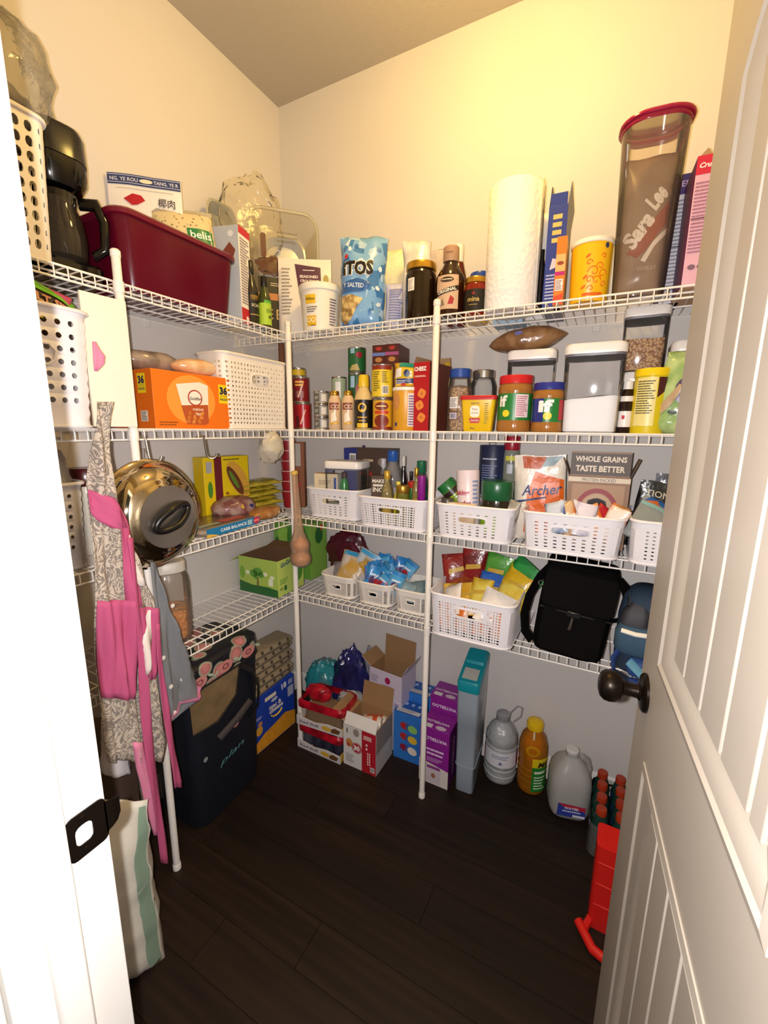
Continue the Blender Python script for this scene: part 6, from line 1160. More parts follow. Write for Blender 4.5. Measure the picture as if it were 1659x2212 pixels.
chipsl = [('dark red chip bag at the back of the big basket', .995, -.19, .10, .095, .16, '#8a1a1c', '#6a1216', .1, -.15, .05), ('dark red chip bag leaning beside the other red one', .955, -.215, .09, .10, .15, '#7a1a18', '#9a2a20', .4, -.3, -.1), ('brown red chip bag lying below the red ones', .98, -.275, .055, .10, .13, '#7a2a1c', '#a0522a', .2, -.7, .1), ('green chip bag at the back of the big basket', 1.06, -.175, .10, .10, .15, '#3f8a2e', '#5aa43e', -.1, -.15, .2), ('dark green chip bag leaning over the basket side', 1.125, -.19, .105, .13, .15, '#1f7a3a', '#2a9a4a', -.35, -.25, .55), ('yellow chip bag with blue band in the big basket', 1.12, -.235, .085, .11, .15, '#e2c02a', '#d9ac1e', -.3, -.5, .35), ('yellow chip bag lying low near the basket side', 1.12, -.29, .05, .11, .14, '#d9b22a', '#e6cf5a', -.2, -.6, .25), ('royal blue chip bag in the middle of the big basket', 1.075, -.255, .06, .11, .14, '#2454a8', '#3a6ac0', .2, -.5, .2), ('golden chip bag lying in the front half', 1.00, -.315, .055, .12, .12, '#d9a02a', '#e2b84a', .3, -.75, -.1), ('yellow white chip bag between the gold and blue ones', 1.045, -.30, .07, .08, .12, '#e0cc5a', '#d9b02a', -.2, -.5, 0), ('white and red cracker bag at the basket front', .972, -.345, .06, .10, .11, '#ece4da', '#e0d6cc', -.5, -.5, -.5), ('white cracker bag with orange disc at the front corner', 1.10, -.345, .055, .11, .12, '#efe8e0', '#e2dad2', .1, -.6, .35)]
for k, (lab, x, y, z, w, h, c1, c2, a, b, d_) in enumerate(chipsl): pk(lab, x, y, Z4+z, w, h, c1, c2, a, b, d_, 180+k, gq, exc if k not in (10, 11) else (lambda T, fm, w, h: (ell(T, fm, 0, h*.4, w*.26, h*.22, c('#d9742a', .4), .002, r0=.75, rings=1), txt(T, fm, 'Goldfish', 0, h*.42, w*.5, c('#b03a2a', .4), e=.003))))
for k in range(4): pk(f'orange cracker packet {["low behind the handle hole", "low in the basket corner", "low at the mesh middle", "low by the basket side"][k]}', .95+.062*k, -.345, Z4+.012, .06, .085, '#d9702a', '#efe0d0', .2*(-1)**k, -.2, .15*(-1)**k, 200+k, gq)
# black insulated bag with shoulder strap
T = thing('cooler_bag', 'black insulated shoulder bag with wide strap on the lowest shelf', 'bag', (1.335, -.262, Z4), .06, ry=.10, rx=-.03)
BKF = c('#060505', .95, var=.25, scale=220, bump=.15, spec=.1); BK2 = c('#0a0808', .9, var=.25, scale=200, bump=.1, spec=.12)
wc, dc, hc = .205, .145, .288
obj('body', G().loft([rr(wc*.92, dc*.9, .03, 6, z=0), rr(wc, dc, .04, 6, z=.02), rr(wc*1.02, dc, .04, 6, z=.15), rr(wc, dc*.92, .04, 6, z=hc-.02), rr(wc*.94, dc*.8, .03, 6, z=hc)]), BKF, T)
obj('front_pocket', G().loft([[(p[0], -dc/2+.004, p[1]+.085) for p in rr(wc*.86, .15, .02, 5)], [(p[0], -dc/2-.012, p[1]+.085) for p in rr(wc*.84, .145, .02, 5)]]), BK2, T, bev=.004)
obj('flap', G().loft([[(p[0], -dc/2+.004, p[1]+.215) for p in rr(wc*.98, .125, .02, 5)], [(p[0], -dc/2-.018, p[1]+.212) for p in rr(wc*.96, .115, .02, 5)]]), BK2, T, bev=.004)
obj('buckle', G().box((-.022, -dc/2-.022, .138), (.016, -dc/2-.013, .156)), c('#1c1a1a', .3), T, bev=.003); obj('zip_pull', G().tube([(-.004, -dc/2-.02, .138), (-.006, -dc/2-.022, .105), (-.008, -dc/2-.02, .098)], [.003, .0045, .003], 8), c('#6a6258', .35, metal=.6), T)
obj('zip_line', G().tube([(-wc*.48, -dc/2-.003, .145), (0, -dc/2-.019, .149), (wc*.48, -dc/2-.003, .145)], .002, 6), c('#2a2626', .4), T)
obj('shoulder_strap', G().tube([(-wc*.46, -.02, .255), (-wc*.56, -.035, .225), (-wc*.66, -.05, .16), (-wc*.68, -.055, .10), (-wc*.62, -.06, .045), (-wc*.5, -.06, .02)], .017, 10, flat=.22), BKF, T); obj('shoulder_strap', G().tube([(wc*.47, -.02, .262), (wc*.58, -.03, .245), (wc*.70, -.035, .19), (wc*.66, -.035, .155), (wc*.50, -.03, .135)], .015, 10, flat=.22), BKF, T)
obj('strap_ring', G().tube([(-wc*.53+.008*math.cos(a), -.04, .205+.008*math.sin(a)) for a in [2*PI*k/12 for k in range(12)]], .0018, 6, closed=True), STEEL, T)
# blue backpack half hidden by the door
T = thing('backpack', 'slate blue backpack with reflective strip beside the open door', 'backpack', (1.540, -.262, Z4), -.1); T.scale = (.84, .9, 1)
BLU = c('#37536a', .8, var=.2, scale=120, bump=.1); DKB = c('#22364a', .8, var=.2, scale=120)
obj('body', G().loft([rr(.15, .16, .05, 6, z=0), rr(.165, .18, .06, 6, z=.03), rr(.165, .18, .06, 6, z=.16), rr(.145, .15, .06, 6, z=.22), rr(.09, .09, .04, 6, z=.243)]), DKB, T)
obj('front_pocket', G().loft([rr(.12, .06, .028, 6, cx=-.015, cy=-.085, z=.07), rr(.135, .075, .034, 6, cx=-.015, cy=-.088, z=.085), rr(.135, .075, .034, 6, cx=-.015, cy=-.088, z=.13), rr(.115, .055, .026, 6, cx=-.012, cy=-.085, z=.15)]), BLU, T); obj('side_panel', G().loft([rr(.09, .05, .024, 6, cx=-.03, cy=-.075, z=.15), rr(.085, .05, .024, 6, cx=-.025, cy=-.07, z=.185), rr(.04, .03, .012, 6, cx=-.02, cy=-.055, z=.215)]), c('#2c2c34', .6), T)
obj('reflective_strip', G().tube([(-.062, -.128, .142), (-.02, -.132, .140), (.02, -.128, .142)], .007, 8, flat=.5), c('#f2efe6', .2, metal=.2), T); obj('top_handle', G().tube([(-.05, -.02, .215), (-.055, -.06, .225), (-.05, -.08, .20)], .006, 8, flat=.5), c('#1a1c24', .6), T)
obj('strap', G().tube([(-.06, -.10, .075), (-.075, -.12, .05), (-.07, -.125, .015), (-.03, -.13, .003), (.02, -.125, .004)], .014, 8, flat=.25), c('#24407a', .7), T); obj('side_pouch', crumple(.035, 61, 1.3, .8, .8, .3, 12).xf(Matrix.Translation((.01, -.105, .0))), c('#2a4a86', .7, var=.3, scale=40), T); obj('light_strap', G().tube([(-.03, -.125, .055), (.01, -.145, .035), (.06, -.15, .02)], .013, 8, flat=.25), c('#4f8aa6', .6), T)
# ================================================================ FLOOR, SIDE WALL
MB_ = c('#1c3fa8', .4)
wm, hm = .258, .262
T = carton('big royal blue macaroni and cheese carton on the floor in the corner', (.115, -.366, 0), wm, .13, hm, [MB_, MB_, c('#1a3690', .4), MB_, c('#2146b4', .4)], HP-.04, 'macaroni_box'); fm = ff(.13)
poly(T, fm, [(-wm/2, .004), (wm/2, .004), (wm/2, .075), (wm*.25, .10), (0, .085), (-wm*.25, .075), (-wm*.42, .055), (-wm/2, .06)], c('#d9962a', .4, var=.35, scale=70), .0008, 'macaroni_print')
txt(T, fm, 'mac &', .005, .178, .075, c('#e6dfd8', .4), bold=.04, rot=.0); txt(T, fm, 'cheese', .01, .158, .085, c('#e6dfd8', .4), bold=.04)
g = G(); pts = [fm(.01+.038*math.sin(a), .138-.028*math.cos(a)+.02, .0014) for a in [(-1.1+2.2*k/10) for k in range(11)]]; obj('smile_print', g.tube([(x, y, z-.008) for x, y, z in pts], .0035, 6, flat=.4), c('#e9c22a', .4), T)
ell(T, fm, .0, .205, .02, .009, c('#b9c0e0', .4), name='oval_logo'); pat(T, fm, -.055, .22, .012, .238, c('#e6dcc4', .5), name='cream_panel'); pat(T, fm, .085, .165, .122, .215, c('#a9b0cc', .5), name='grey_panel'); pat(T, fm, .09, .225, .118, .250, c('#8f98c0', .5), name='grey_panel'); txt(T, fm, '18', .062, .238, .032, c('#e6e4ec', .4), bold=.05, rot=.1); lines(T, fm, -.115, .158, -.075, .172, 2, c('#c9cce6', .4)); ell(T, fm, -.095, .105, .02, .022, c('#d9a03a', .4), .001, name='cup_picture'); ell(T, fm, -.088, .135, .012, .012, c('#c98a5a', .4), .001)
# pulp egg cartons piled on it
EGG = c('#8f8068', .9, var=.12, scale=45, bump=.3); nm = ['bottom', 'second', 'third', 'fourth', 'fifth', 'top']
for k in range(6):
    T = thing('egg_carton', f'{nm[k]} grey pulp egg carton of the pile on the blue macaroni carton', 'egg carton', (.125+.004*(k % 2), -.362+.006*(-1)**k, hm+.001+.033*k), HP+.05*(-1)**k-.02, 'pulp egg cartons'); L_, D_ = .27, .105
    obj('carton_base', G().loft([rr(L_*.92, D_*.86, .012, 4, z=0), rr(L_, D_, .014, 4, z=.015)]), EGG, T); obj('carton_lid', G().loft([rr(L_, D_, .014, 4, z=.0155), rr(L_*.93, D_*.86, .012, 4, z=.0315)]), EGG, T)
    for j in range(5): obj('lid_dimple', G().lathe([(.0085, 0), (.0075, .0012), (.001, .0015)], 10).xf(Matrix.Translation((-.10+.05*j, -D_*.468, .0235)) @ Matrix.Rotation(PI/2-.35, 4, 'X')), c('#4a4034', .9), T)
    for j in range(6): obj('cup', G().lathe([(.012, .0), (.019, .013)], 10).xf(Matrix.Translation((-.11+.044*j, -D_*.30, .0015))), EGG, T)
# navy insulated shopping bag with floral top
T = thing('insulated_bag', 'large navy insulated shopping bag with pink rose top under the lowest side shelf', 'bag', (.158, -.70, 0), HP+.03)
NVY = c('#0a0f1c', .6, var=.25, scale=60); DRK = c('#0d0b0d', .7, var=.3, scale=80)
wI, dI, hI = .34, .24, .60
obj('body', G().loft([rr(wI*.86, dI*.86, .05, 6, z=0), rr(wI*.92, dI*.92, .05, 6, z=.03), rr(wI*.95, dI*.96, .05, 6, z=.30), rr(wI, dI, .05, 6, z=hI-.02)]), NVY, T)
def floral(nt, b):
    tc = nt.nodes.new('ShaderNodeTexCoord'); v = nt.nodes.new('ShaderNodeTexVoronoi'); v.inputs['Scale'].default_value = 14; r_ = nt.nodes.new('ShaderNodeValToRGB'); e = r_.color_ramp.elements; e[0].color = lin('#c98480')+[1]; e[1].color = lin('#15161f')+[1]; e[0].position = .18; e[1].position = .46
    q = e.new(.32); q.color = lin('#b06a6c')+[1]; q = e.new(.40); q.color = lin('#9aa38c')+[1]
    nt.links.new(tc.outputs['Object'], v.inputs['Vector']); nt.links.new(v.outputs['Distance'], r_.inputs[0]); nt.links.new(r_.outputs[0], b.inputs['Base Color']); b.inputs['Roughness'].default_value = .5
obj('floral_lid', G().loft([rr(wI*1.01, dI*1.01, .05, 6, z=hI-.055), rr(wI*1.02, dI*1.02, .05, 6, z=hI-.02), rr(wI, dI, .05, 6, z=hI+.015), rr(wI*.9, dI*.85, .05, 6, z=hI+.03)]), ramp_mat('floral', floral), T)
fm = ff(dI*1.02); ROS = c('#c5837e', .5, var=.2, scale=50); ROD = c('#8a4a50', .5); LEAF = c('#a9b8a0', .5)
for u, v, s in ((-.12, hI-.03, .024), (-.01, hI-.028, .026), (.10, hI-.026, .026)):
    ell(T, fm, u, v, s*1.25, s*.85, ROS, .001, n=14, name='rose_print'); ell(T, fm, u, v, s*.6, s*.42, ROD, .0016, r0=.55, rings=1, n=12, name='rose_print'); ell(T, fm, u+s*1.9, v+.004, s*.6, s*.22, LEAF, .0012, n=10, rot=-.5, name='leaf_print'); ell(T, fm, u-s*1.6, v-.006, s*.45, s*.2, LEAF, .0012, n=10, rot=.7, name='leaf_print')
obj('zip_edge', G().tube([(x*1.015, y*1.015, z) for x, y, z in rr(wI, dI, .05, 6, z=hI-.055)], .004, 6, closed=True), DRK, T)
fm = ff(dI*.99); poly(T, lambda u, v, e=0: (u, -dI*.495-e-.001*0, v), [(-.165, .545), (.06, .545), (.03, .44), (-.06, .39), (-.16, .40)], c('#7a6648', .35, var=.45, scale=22), .003, 'brown_pocket')
obj('pocket_trim', G().tube([(.055, -dI*.5-.003, .545), (.03, -dI*.5-.004, .44), (-.06, -dI*.5-.004, .385), (-.165, -dI*.5-.003, .40)], .004, 6), DRK, T)
obj('carry_handle', G().tube([(.06, -dI*.5-.004, .54), (.10, -dI*.5-.016, .50), (.13, -dI*.5-.016, .42), (.125, -dI*.5-.012, .34), (.09, -dI*.5-.004, .30)], .014, 8, flat=.3), DRK, T); obj('carry_handle', G().tube([(-.06, -dI*.5-.004, .32), (.02, -dI*.5-.012, .35), (.09, -dI*.5-.012, .38)], .012, 8, flat=.3), c('#2a2428', .6), T)
for u, v, s in ((.04, .345, .022), (.02, .325, .016)): ell(T, fm, u, v, s, s*.9, ROS, .004, n=12, name='rose_print')
ell(T, fm, -.02, .322, .012, .008, LEAF, .004, n=10, name='leaf_print'); txt(T, fm, 'plan', -.005, .22, .12, c('#5f98a0', .4), shear=.35, bold=.0, rot=.12, e=.003, h=.028); ell(T, fm, -.12, .28, .009, .009, c('#8a9498', .4), .003, name='small_logo')
# bags between the jamb and the side pole
T = thing('food_sack', 'tall white and green pet food sack beside the door jamb on the floor', 'sack', (.372, -1.205, 0), .55); SK = c('#d2cdc0', .4, var=.06)
fm = bag(T, .26, .50, .15, SK, 301, 'stuffed', wr=.010, nu=18, nv=22)
for u0, u1, k in ((.114, .129, '#8aa28e'), (-.01, .008, '#a98a4c')): pat(T, fm, u0, .02, u1, .49, c(k, .4, var=.25, scale=20), (6, 20), .002, 'side_stripe')
poly(T, fm, [(.012, .15), (.045, .17), (.05, .25), (.016, .26)], c('#3f8a2c', .4), .003, 'green_leaf_print')
T = thing('paper_sack', 'dark brown sack with torn top behind the white and green sack', 'sack', (.215, -1.10, 0), .6); bag(T, .20, .60, .12, c('#4a3a30', .5, var=.3, scale=20), 302, 'stuffed', wr=.010)
T = thing('plastic_bag', 'white grocery bag hanging below the apron hem', 'plastic bag', (.335, -1.125, .50), .5, ry=.1); bag(T, .075, .17, .05, clear('#e2dee2', .7, .25, 1.4, .4), 303, 'stuffed', wr=.008)
# ---------------------------------------------------------------- apron and cloth hanging from the second side shelf
def paisley(nt, b):
    tc = nt.nodes.new('ShaderNodeTexCoord'); n = nt.nodes.new('ShaderNodeTexNoise'); n.inputs['Scale'].default_value = 19; n.inputs['Detail'].default_value = 2.; n.inputs['Distortion'].default_value = 2.4
    w = nt.nodes.new('ShaderNodeMath'); w.operation = 'MULTIPLY'; w.inputs[1].default_value = 42; s = nt.nodes.new('ShaderNodeMath'); s.operation = 'SINE'
    r_ = nt.nodes.new('ShaderNodeValToRGB'); e = r_.color_ramp.elements; e[0].color = lin('#7f766f')+[1]; e[1].color = lin('#bdb0a0')+[1]; e[0].position = .42; e[1].position = .55
    m2 = nt.nodes.new('ShaderNodeMapRange'); m2.inputs[1].default_value = -1
    nt.links.new(tc.outputs['Object'], n.inputs['Vector']); nt.links.new(n.outputs['Fac'], w.inputs[0]); nt.links.new(w.outputs[0], s.inputs[0]); nt.links.new(s.outputs[0], m2.inputs[0]); nt.links.new(m2.outputs[0], r_.inputs[0]); nt.links.new(r_.outputs[0], b.inputs['Base Color']); b.inputs['Roughness'].default_value = .85
PAIS = ramp_mat('paisley', paisley); PINK = c('#b8507a', .8, var=.08, scale=200); PNK2 = c('#d983a4', .8, var=.06); LIN = c('#e2d8d0', .8)
AX = .388
def fold(yy, zz): return .010*math.sin(yy*95+zz*9)+.006*math.sin(yy*210-zz*14+1)
def cloth(T, nm, rows, m, off=0., n=10, x0=None, damp=1.):
    rows = sorted(rows); g = G()
    def edge(py, k):
        for a, b in zip(rows, rows[1:]):
            if a[0] <= py <= b[0]: t = (py-a[0])/(b[0]-a[0]); return a[k]+(b[k]-a[k])*t
    def f(u, v):
        py = rows[0][0]+(rows[-1][0]-rows[0][0])*v; px = edge(py, 1)*(1-u)+edge(py, 2)*u
        P = at(px, py, x=x0 or AX); return ((x0 or AX)+off+fold(P[1], P[2])*damp, P[1], P[2])
    nv = max(4, int((rows[-1][0]-rows[0][0])/14)); return obj(nm, g.grid(f, n, nv), m, T, solid=.0022, sharp=80)
T = thing('apron', 'grey paisley apron with pink panels and long pink ties hanging on the side shelf', 'apron')
cloth(T, 'paisley_body', [(868, 206, 244), (900, 203, 240), (985, 197, 238), (1060, 193, 248), (1110, 196, 262), (1200, 198, 300), (1300, 204, 330), (1400, 208, 338), (1500, 215, 350), (1600, 222, 357), (1645, 232, 350)], PAIS, 0, 22)
cloth(T, 'pink_band', [(1058, 192, 196), (1075, 192, 240), (1100, 192, 262), (1120, 205, 268), (1140, 238, 273)], PINK, .006, 8)
cloth(T, 'pink_band', [(1095, 245, 262), (1160, 256, 288), (1240, 262, 300), (1310, 272, 305)], PINK, .0055, 6)
cloth(T, 'pink_pocket', [(1296, 205, 292), (1310, 205, 293), (1400, 211, 296), (1490, 214, 298), (1508, 220, 286)], PINK, .007, 14)
cloth(T, 'pink_pocket', [(1312, 286, 336), (1350, 292, 342), (1400, 300, 344), (1440, 306, 340), (1465, 314, 330)], PINK, .0065, 8)
cloth(T, 'lining_fold', [(1155, 274, 277), (1180, 274, 285), (1240, 283, 303), (1265, 300, 316)], LIN, .009, 4); cloth(T, 'lining_fold', [(1318, 322, 325), (1380, 297, 328), (1400, 300, 326), (1455, 307, 309)], LIN, .010, 4)
cloth(T, 'apron_tie', [(1160, 268, 283), (1300, 281, 292), (1440, 294, 309), (1560, 301, 322), (1660, 311, 334), (1760, 327, 343), (1858, 341, 355)], PINK, .013, 4, damp=.5)
cloth(T, 'apron_tie', [(1600, 282, 306), (1660, 290, 318), (1730, 308, 330), (1800, 326, 342)], PNK2, .008, 4, damp=.5)
cloth(T, 'apron_tie', [(1345, 331, 338), (1420, 334, 346), (1520, 344, 360), (1600, 355, 372), (1697, 368, 388)], PINK, .012, 4, damp=.5)
cloth(T, 'neck_strap', [(738, 198, 204), (775, 200, 227), (790, 201, 222), (802, 202, 210)], PNK2, .004, 4, damp=.3)
T = thing('dish_towel', 'grey polka dot towel with scalloped pink trim behind the apron', 'towel'); TX = .352
GT = c('#76787c', .85, var=.06, scale=160); cloth(T, 'towel_cloth', [(1215, 328, 340), (1300, 330, 362), (1400, 335, 398), (1480, 340, 432), (1510, 344, 425), (1540, 346, 392), (1556, 350, 368)], GT, 0, 12, TX)
tr = [at(px, py, x=TX+.006) for px, py in ((352, 1556), (366, 1552), (380, 1540), (394, 1522), (408, 1512), (424, 1508), (434, 1500), (436, 1486))]; obj('pink_trim', G().tube([(p[0]+fold(p[1], p[2]), p[1], p[2]) for p in tr], .011, 8, flat=.3), PNK2, T)
for px, py in ((372, 1308), (396, 1468), (374, 1538), (350, 1420), (400, 1535), (362, 1480)):
    p = at(px, py, x=TX+.003); q = p[0]+fold(p[1], p[2]); obj('polka_dot', G().lathe([(.0062, 0), (.0062, .0012), (.001, .0014)], 14).xf(Matrix.Translation((q, p[1], p[2])) @ Matrix.Rotation(PI/2, 4, 'Y')), LIN, T)
# ================================================================ FLOOR, BACK WALL
T = thing('plastic_bag', 'teal and clear grocery bag heap behind the corner pole on the floor', 'plastic bag', (.275, -.115, 0), .2); obj('bag_film', crumple(.092, 71, 1.0, .75, 1.5, .18, 22, 3.2), foil('#5f6a68', '#2a8a94', .25, 9., .42, .52), T)
T = thing('plastic_bag', 'clear shrink wrap heap between the teal bag and the lavender box', 'plastic bag', (.500, -.055, 0), 0); obj('bag_film', crumple(.075, 72, .75, .55, 2.4, .25, 20), clear('#b5b2ba', .55, .15, 1.45, .5), T)
T = thing('shrink_wrap', 'navy blue drink wrap piled behind the energy drink trays', 'wrapper', (.432, -.128, 0), .4); obj('film', crumple(.105, 73, .78, .6, 1.75, .2, 22, 3.2), foil('#1c1c4a', '#2a2a66', .22, 9.), T)
obj('torn_label', crumple(.045, 74, 1.2, .4, .8, .35, 12).xf(Matrix.Translation((.01, -.07, .155))), clear('#c9c6c4', .6, .2), T)
# energy drink trays
RED = foil('#b8142a', '#8a0f1f', .25); SILV = c('#c9c6cc', .3, metal=.5)
def tray(label, z, sx, rz, full):
    T = thing('drink_tray', label, 'drink tray', (.408, -.278, z), rz); w, d, h = .228, .15, .118
    obj('tray_front', G().add([(-w/2, -d/2, 0), (w/2, -d/2, 0), (w/2, -d/2, .036), (w*.18, -d/2, .040), (-w*.1, -d/2, .030), (-w/2, -d/2, .042)], [(0, 1, 2, 3, 4, 5)]), c('#d6d0d2', .4), T, solid=.003, smooth=False)
    obj('tray_base', G().box((-w/2, -d/2, 0), (w/2, d/2, .003)), KRAFT, T); obj('tray_side', G().box((-w/2, -d/2, 0), (-w/2+.003, d/2, .04)), c('#d6d0d2', .4), T); obj('tray_side', G().box((w/2-.003, -d/2, 0), (w/2, d/2, .04)), c('#c9a23a', .4), T); obj('tray_back', G().box((-w/2, d/2-.003, 0), (w/2, d/2, .04)), c('#d6d0d2', .4), T)
    fm = ff(d+.003); txt(T, fm, 'Red Bull', -w*.22, .019, w*.42, c('#8a8088', .4), bold=.04, h=.013, e=.002); ell(T, fm, w*.16, .020, .024, .011, c('#d9b03a', .4), .0016, name='sun_emblem'); poly(T, fm, [(w*.26, .008), (w*.42, .010), (w*.46, .028), (w*.34, .034), (w*.26, .024)], c('#6a4a2a', .4), .002, 'bull_emblem')
    obj('top_wrap', G().loft([rr(w*.99, d*.99, .02, 5, z=h-.035), rr(w*1.0, d*1.0, .02, 5, z=h-.012), rr(w*.94, d*.92, .03, 5, z=h)], False, not full), RED, T)
    return T
tray('lower energy drink tray with red shrink wrap on the floor', 0, 1, .0, True)
for k in range(8):
    o = thing('drink_can', f'slim silver blue can, {["front","rear"][k//4]} row of lower drink tray, {["first","second","third","fourth"][k % 4]} from corner pole', 'can', (.408-.083+.0555*(k % 4), -.278-.036+.066*(k//4), .0035), 0, 'slim drink cans')
    obj('can_body', G().lathe([(.022, 0), (.0262, .004), (.0265, .098), (.0235, .107), (.0235, .109), (.001, .1085)], 20), c('#4a4c60' if k % 4 else '#6a6a78', .2, metal=.6), o)
T = tray('upper torn energy drink tray with red shrink wrap and paper liner', .124, 1, .08, True)
obj('paper_liner', G().loft([rr(.19, .11, .02, 4, z=.005), rr(.17, .10, .02, 4, z=.07)]), c('#7a6248', .85), T); obj('torn_wrap', crumple(.052, 77, 1.2, .6, .8, .14, 16).xf(Matrix.Translation((-.065, .03, .05))), RED, T)
# lavender carton, open, behind
LAV = c('#cfc4d8', .45)
T = open_carton('open lavender and white soda carton with raised brown back flap', (.640, -.108, 0), .165, .12, .365, [LAV, LAV, LAV, c('#c2b8cc', .45)], {'back': (.105, 4), 'right': (.06, 28), 'left': (.06, 55)}, -.10, 'soda_carton', inner=CARD); fm = ff(.12)
ell(T, fm, .012, .325, .014, .016, c('#a81f5a', .4), name='berry_print'); lines(T, fm, -.075, .30, -.03, .335, 4, c('#8d86a0', .5)); lines(T, fm, -.01, .29, .035, .304, 2, c('#9a7a9c', .4)); pat(T, fm, -.085, .24, .085, .243, c('#e9e2ee', .5))
for k in range(5): pat(T, fm, -.07+.03*k, .20, -.052+.03*k, .232, c('#9a90b0', .5), name='can_picture')
# white and red carton with cans in it
WH = c('#dcdad8', .45); RD = c('#b51f2e', .42)
T = open_carton('open white and red soda carton marked 30 with cans inside', (.606, -.265, 0), .156, .148, .202, [WH, WH, WH, c('#8a8078', .6)], {'back': (.10, 12), 'left': (.07, 62), 'front': (.05, -30)}, .0, 'soda_carton', inner=CARD, cut=.012); fm = ff(.148)
pat(T, fm, .012, 0, .078, .19, RD, name='red_panel'); ell(T, fm, -.012, .098, .025, .025, RD, .001, name='red_disc'); ell(T, fm, -.012, .098, .022, .022, WH, .0014, r0=.93, rings=1); txt(T, fm, '30', -.012, .098, .03, c('#f0e6e4', .4), bold=.06, e=.0018); ell(T, fm, -.048, .112, .016, .02, c('#c98a4a', .4), .001, name='fruit_print'); ell(T, fm, -.052, .102, .008, .008, c('#b03a2a', .4), .0014, name='fruit_print'); ell(T, fm, -.015, .168, .014, .018, c('#9a9088', .4), .001); pat(T, fm, -.062, .155, -.056, .177, c('#5a5450', .4)); pat(T, fm, .02, .152, .058, .172, c('#d9a8a4', .4), e=.001)
for v in (.13, .112): ell(T, fm, .035, v, .005, .006, c('#ecd9d6', .4), .0012, n=10)
[pat(T, fm, .038+.009*q, .04+.012*k, .043+.009*q, .049+.012*k, c('#efdedb', .4), e=.0012) for k in range(5) for q in (0, 1)]; lines(T, fm, -.065, .02, -.022, .06, 6, c('#8d8a88', .5)); bars(T, fm, .052, .012, .072, .035, c(BLK, .5), c('#e9e4e0', .5)); f2 = fr_(.156); pat(T, f2, -.074, 0, .074, .095, c('#b9b4b2', .5), name='pale_panel')
for k, (x, y, z, a) in enumerate(((.558, -.275, .152, .25), (.560, -.225, .132, .1))):
    o = thing('drink_can', ['white and orange printed soda can lying in the open 30 carton', 'orange soda can half hidden in the open 30 carton'][k], 'can', (x, y, z), a, None, 0, HP-.2)
    obj('can_body', G().lathe([(.026, 0), (.032, .006), (.033, .012), (.033, .098), (.026, .11), (.0255, .112), (.001, .11)], 24), c('#d9d0c6', .3, var=.2, scale=70), o); band(o, [(.033, .012), (.033, .098)], .075 if k == 0 else .02, .097, c('#c9522a', .3)); lines(o, fc(.033), -.03, .02, .03, .07, 8, c('#8d7a6a', .5))
for k in range(4):
    o = thing('drink_can', 'upright soda can standing inside the open 30 carton', 'can', (.574+.064*(k % 2), -.300+.066*(k//2), .0035), 0, 'upright cans in the 30 carton'); obj('can_body', G().lathe([(.024, 0), (.0305, .006), (.0305, .098), (.024, .11), (.001, .109)], 20), c('#c9a08a', .3, metal=.3), o)
# blue popsicle boxes
for k, (y, h, lab) in enumerate(((-.155, .222, 'blue freezer pop box with three pop pictures on the floor in front'), (-.062, .262, 'taller blue freezer pop box against the wall behind its twin'))):
    PB = c('#2f74c9', .4); T = carton(lab, (.756+.006*k, y, 0), .125, .092, h, [PB, c('#2a66b4', .4), PB, PB, c('#2458a8', .4)], .02, 'freezer_pop_box'); fm = ff(.092); f3 = ft(h)
    pat(T, f3, -.055, -.038, .05, -.014, c('#d2d2d6', .5), name='white_panel'); lines(T, f3, -.05, -.036, .045, -.016, 4, c('#8a8a96', .5)); 
    for u in (-.03, .0, .03): ell(T, f3, u, .02, .008, .010, c('#9ab8e6', .4), .001, n=10)
    if k == 0:
        for j, (v, ca, cb) in enumerate(((.165, '#b02a2a', '#8ac06a'), (.115, '#b02a2a', '#e0b83a'), (.062, '#8a2040', '#e9dcd0'))):
            ell(T, fm, -.012, v, .020, .016, c(ca, .4), .001, n=14, rot=-.3, name='pop_print'); ell(T, fm, .006, v-.002, .013, .015, c('#3a5a9a', .4), .0014, n=14, name='pop_print'); ell(T, fm, .026, v-.006, .022, .018, c(cb, .4), .0018, n=14, rot=-.3, name='pop_print')
# purple sparkling water cartons
PU = c('#8a1f8e', .42); PUD = c('#5c155f', .42)
for k, (x, y, h, lab) in enumerate(((.902, -.208, .247, 'purple sparkling water carton with white can panel standing in front'), (.900, -.098, .318, 'taller purple sparkling water carton against the wall behind'))):
    T = carton(lab, (x, y, 0), .122, .105, h, [PU, PU, PU, PUD, PU], .0, 'water_carton'); fm = ff(.105); f3 = ft(h)
    txt(T, fm, 'WATERLOO', 0, h-.045, .105, c('#e9d6ea', .4), bold=.03, rot=PI); txt(T, f3, 'WATERLOO', -.004, -.01, .1, c('#e9d6ea', .4), bold=.03, rot=PI); ell(T, f3, .02, -.038, .022, .012, c('#d2b9cc', .4), .001, name='can_picture'); pat(T, f3, -.05, -.05, -.015, -.028, c('#d9d4d4', .5), name='white_panel')
    if k == 0:
        lines(T, fm, -.035, .148, .045, .160, 1, c('#e0c4e2', .4), fill=.7); lines(T, fm, -.03, .130, .04, .142, 1, c('#e0c4e2', .4), fill=.7); lines(T, fm, -.03, .10, .04, .12, 3, c('#c99acb', .5)); poly(T, fm, [(-.061, 0), (.061, 0), (.061, .078), (-.035, .095), (-.061, .105)], c('#d9d0cc', .45), .0008, 'white_panel'); pat(T, fm, -.03, .006, .03, .072, c('#cdbfc6', .35), e=.0012, name='can_picture'); pat(T, fm, -.028, .070, .028, .082, c('#8a3a86', .4), e=.0014); ell(T, fm, 0, .04, .009, .011, c('#a06a50', .4), .0016)
        txt(T, fr_(.122), 'WATERLOO', 0, .12, .17, c('#c9a0cc', .4), rot=HP)
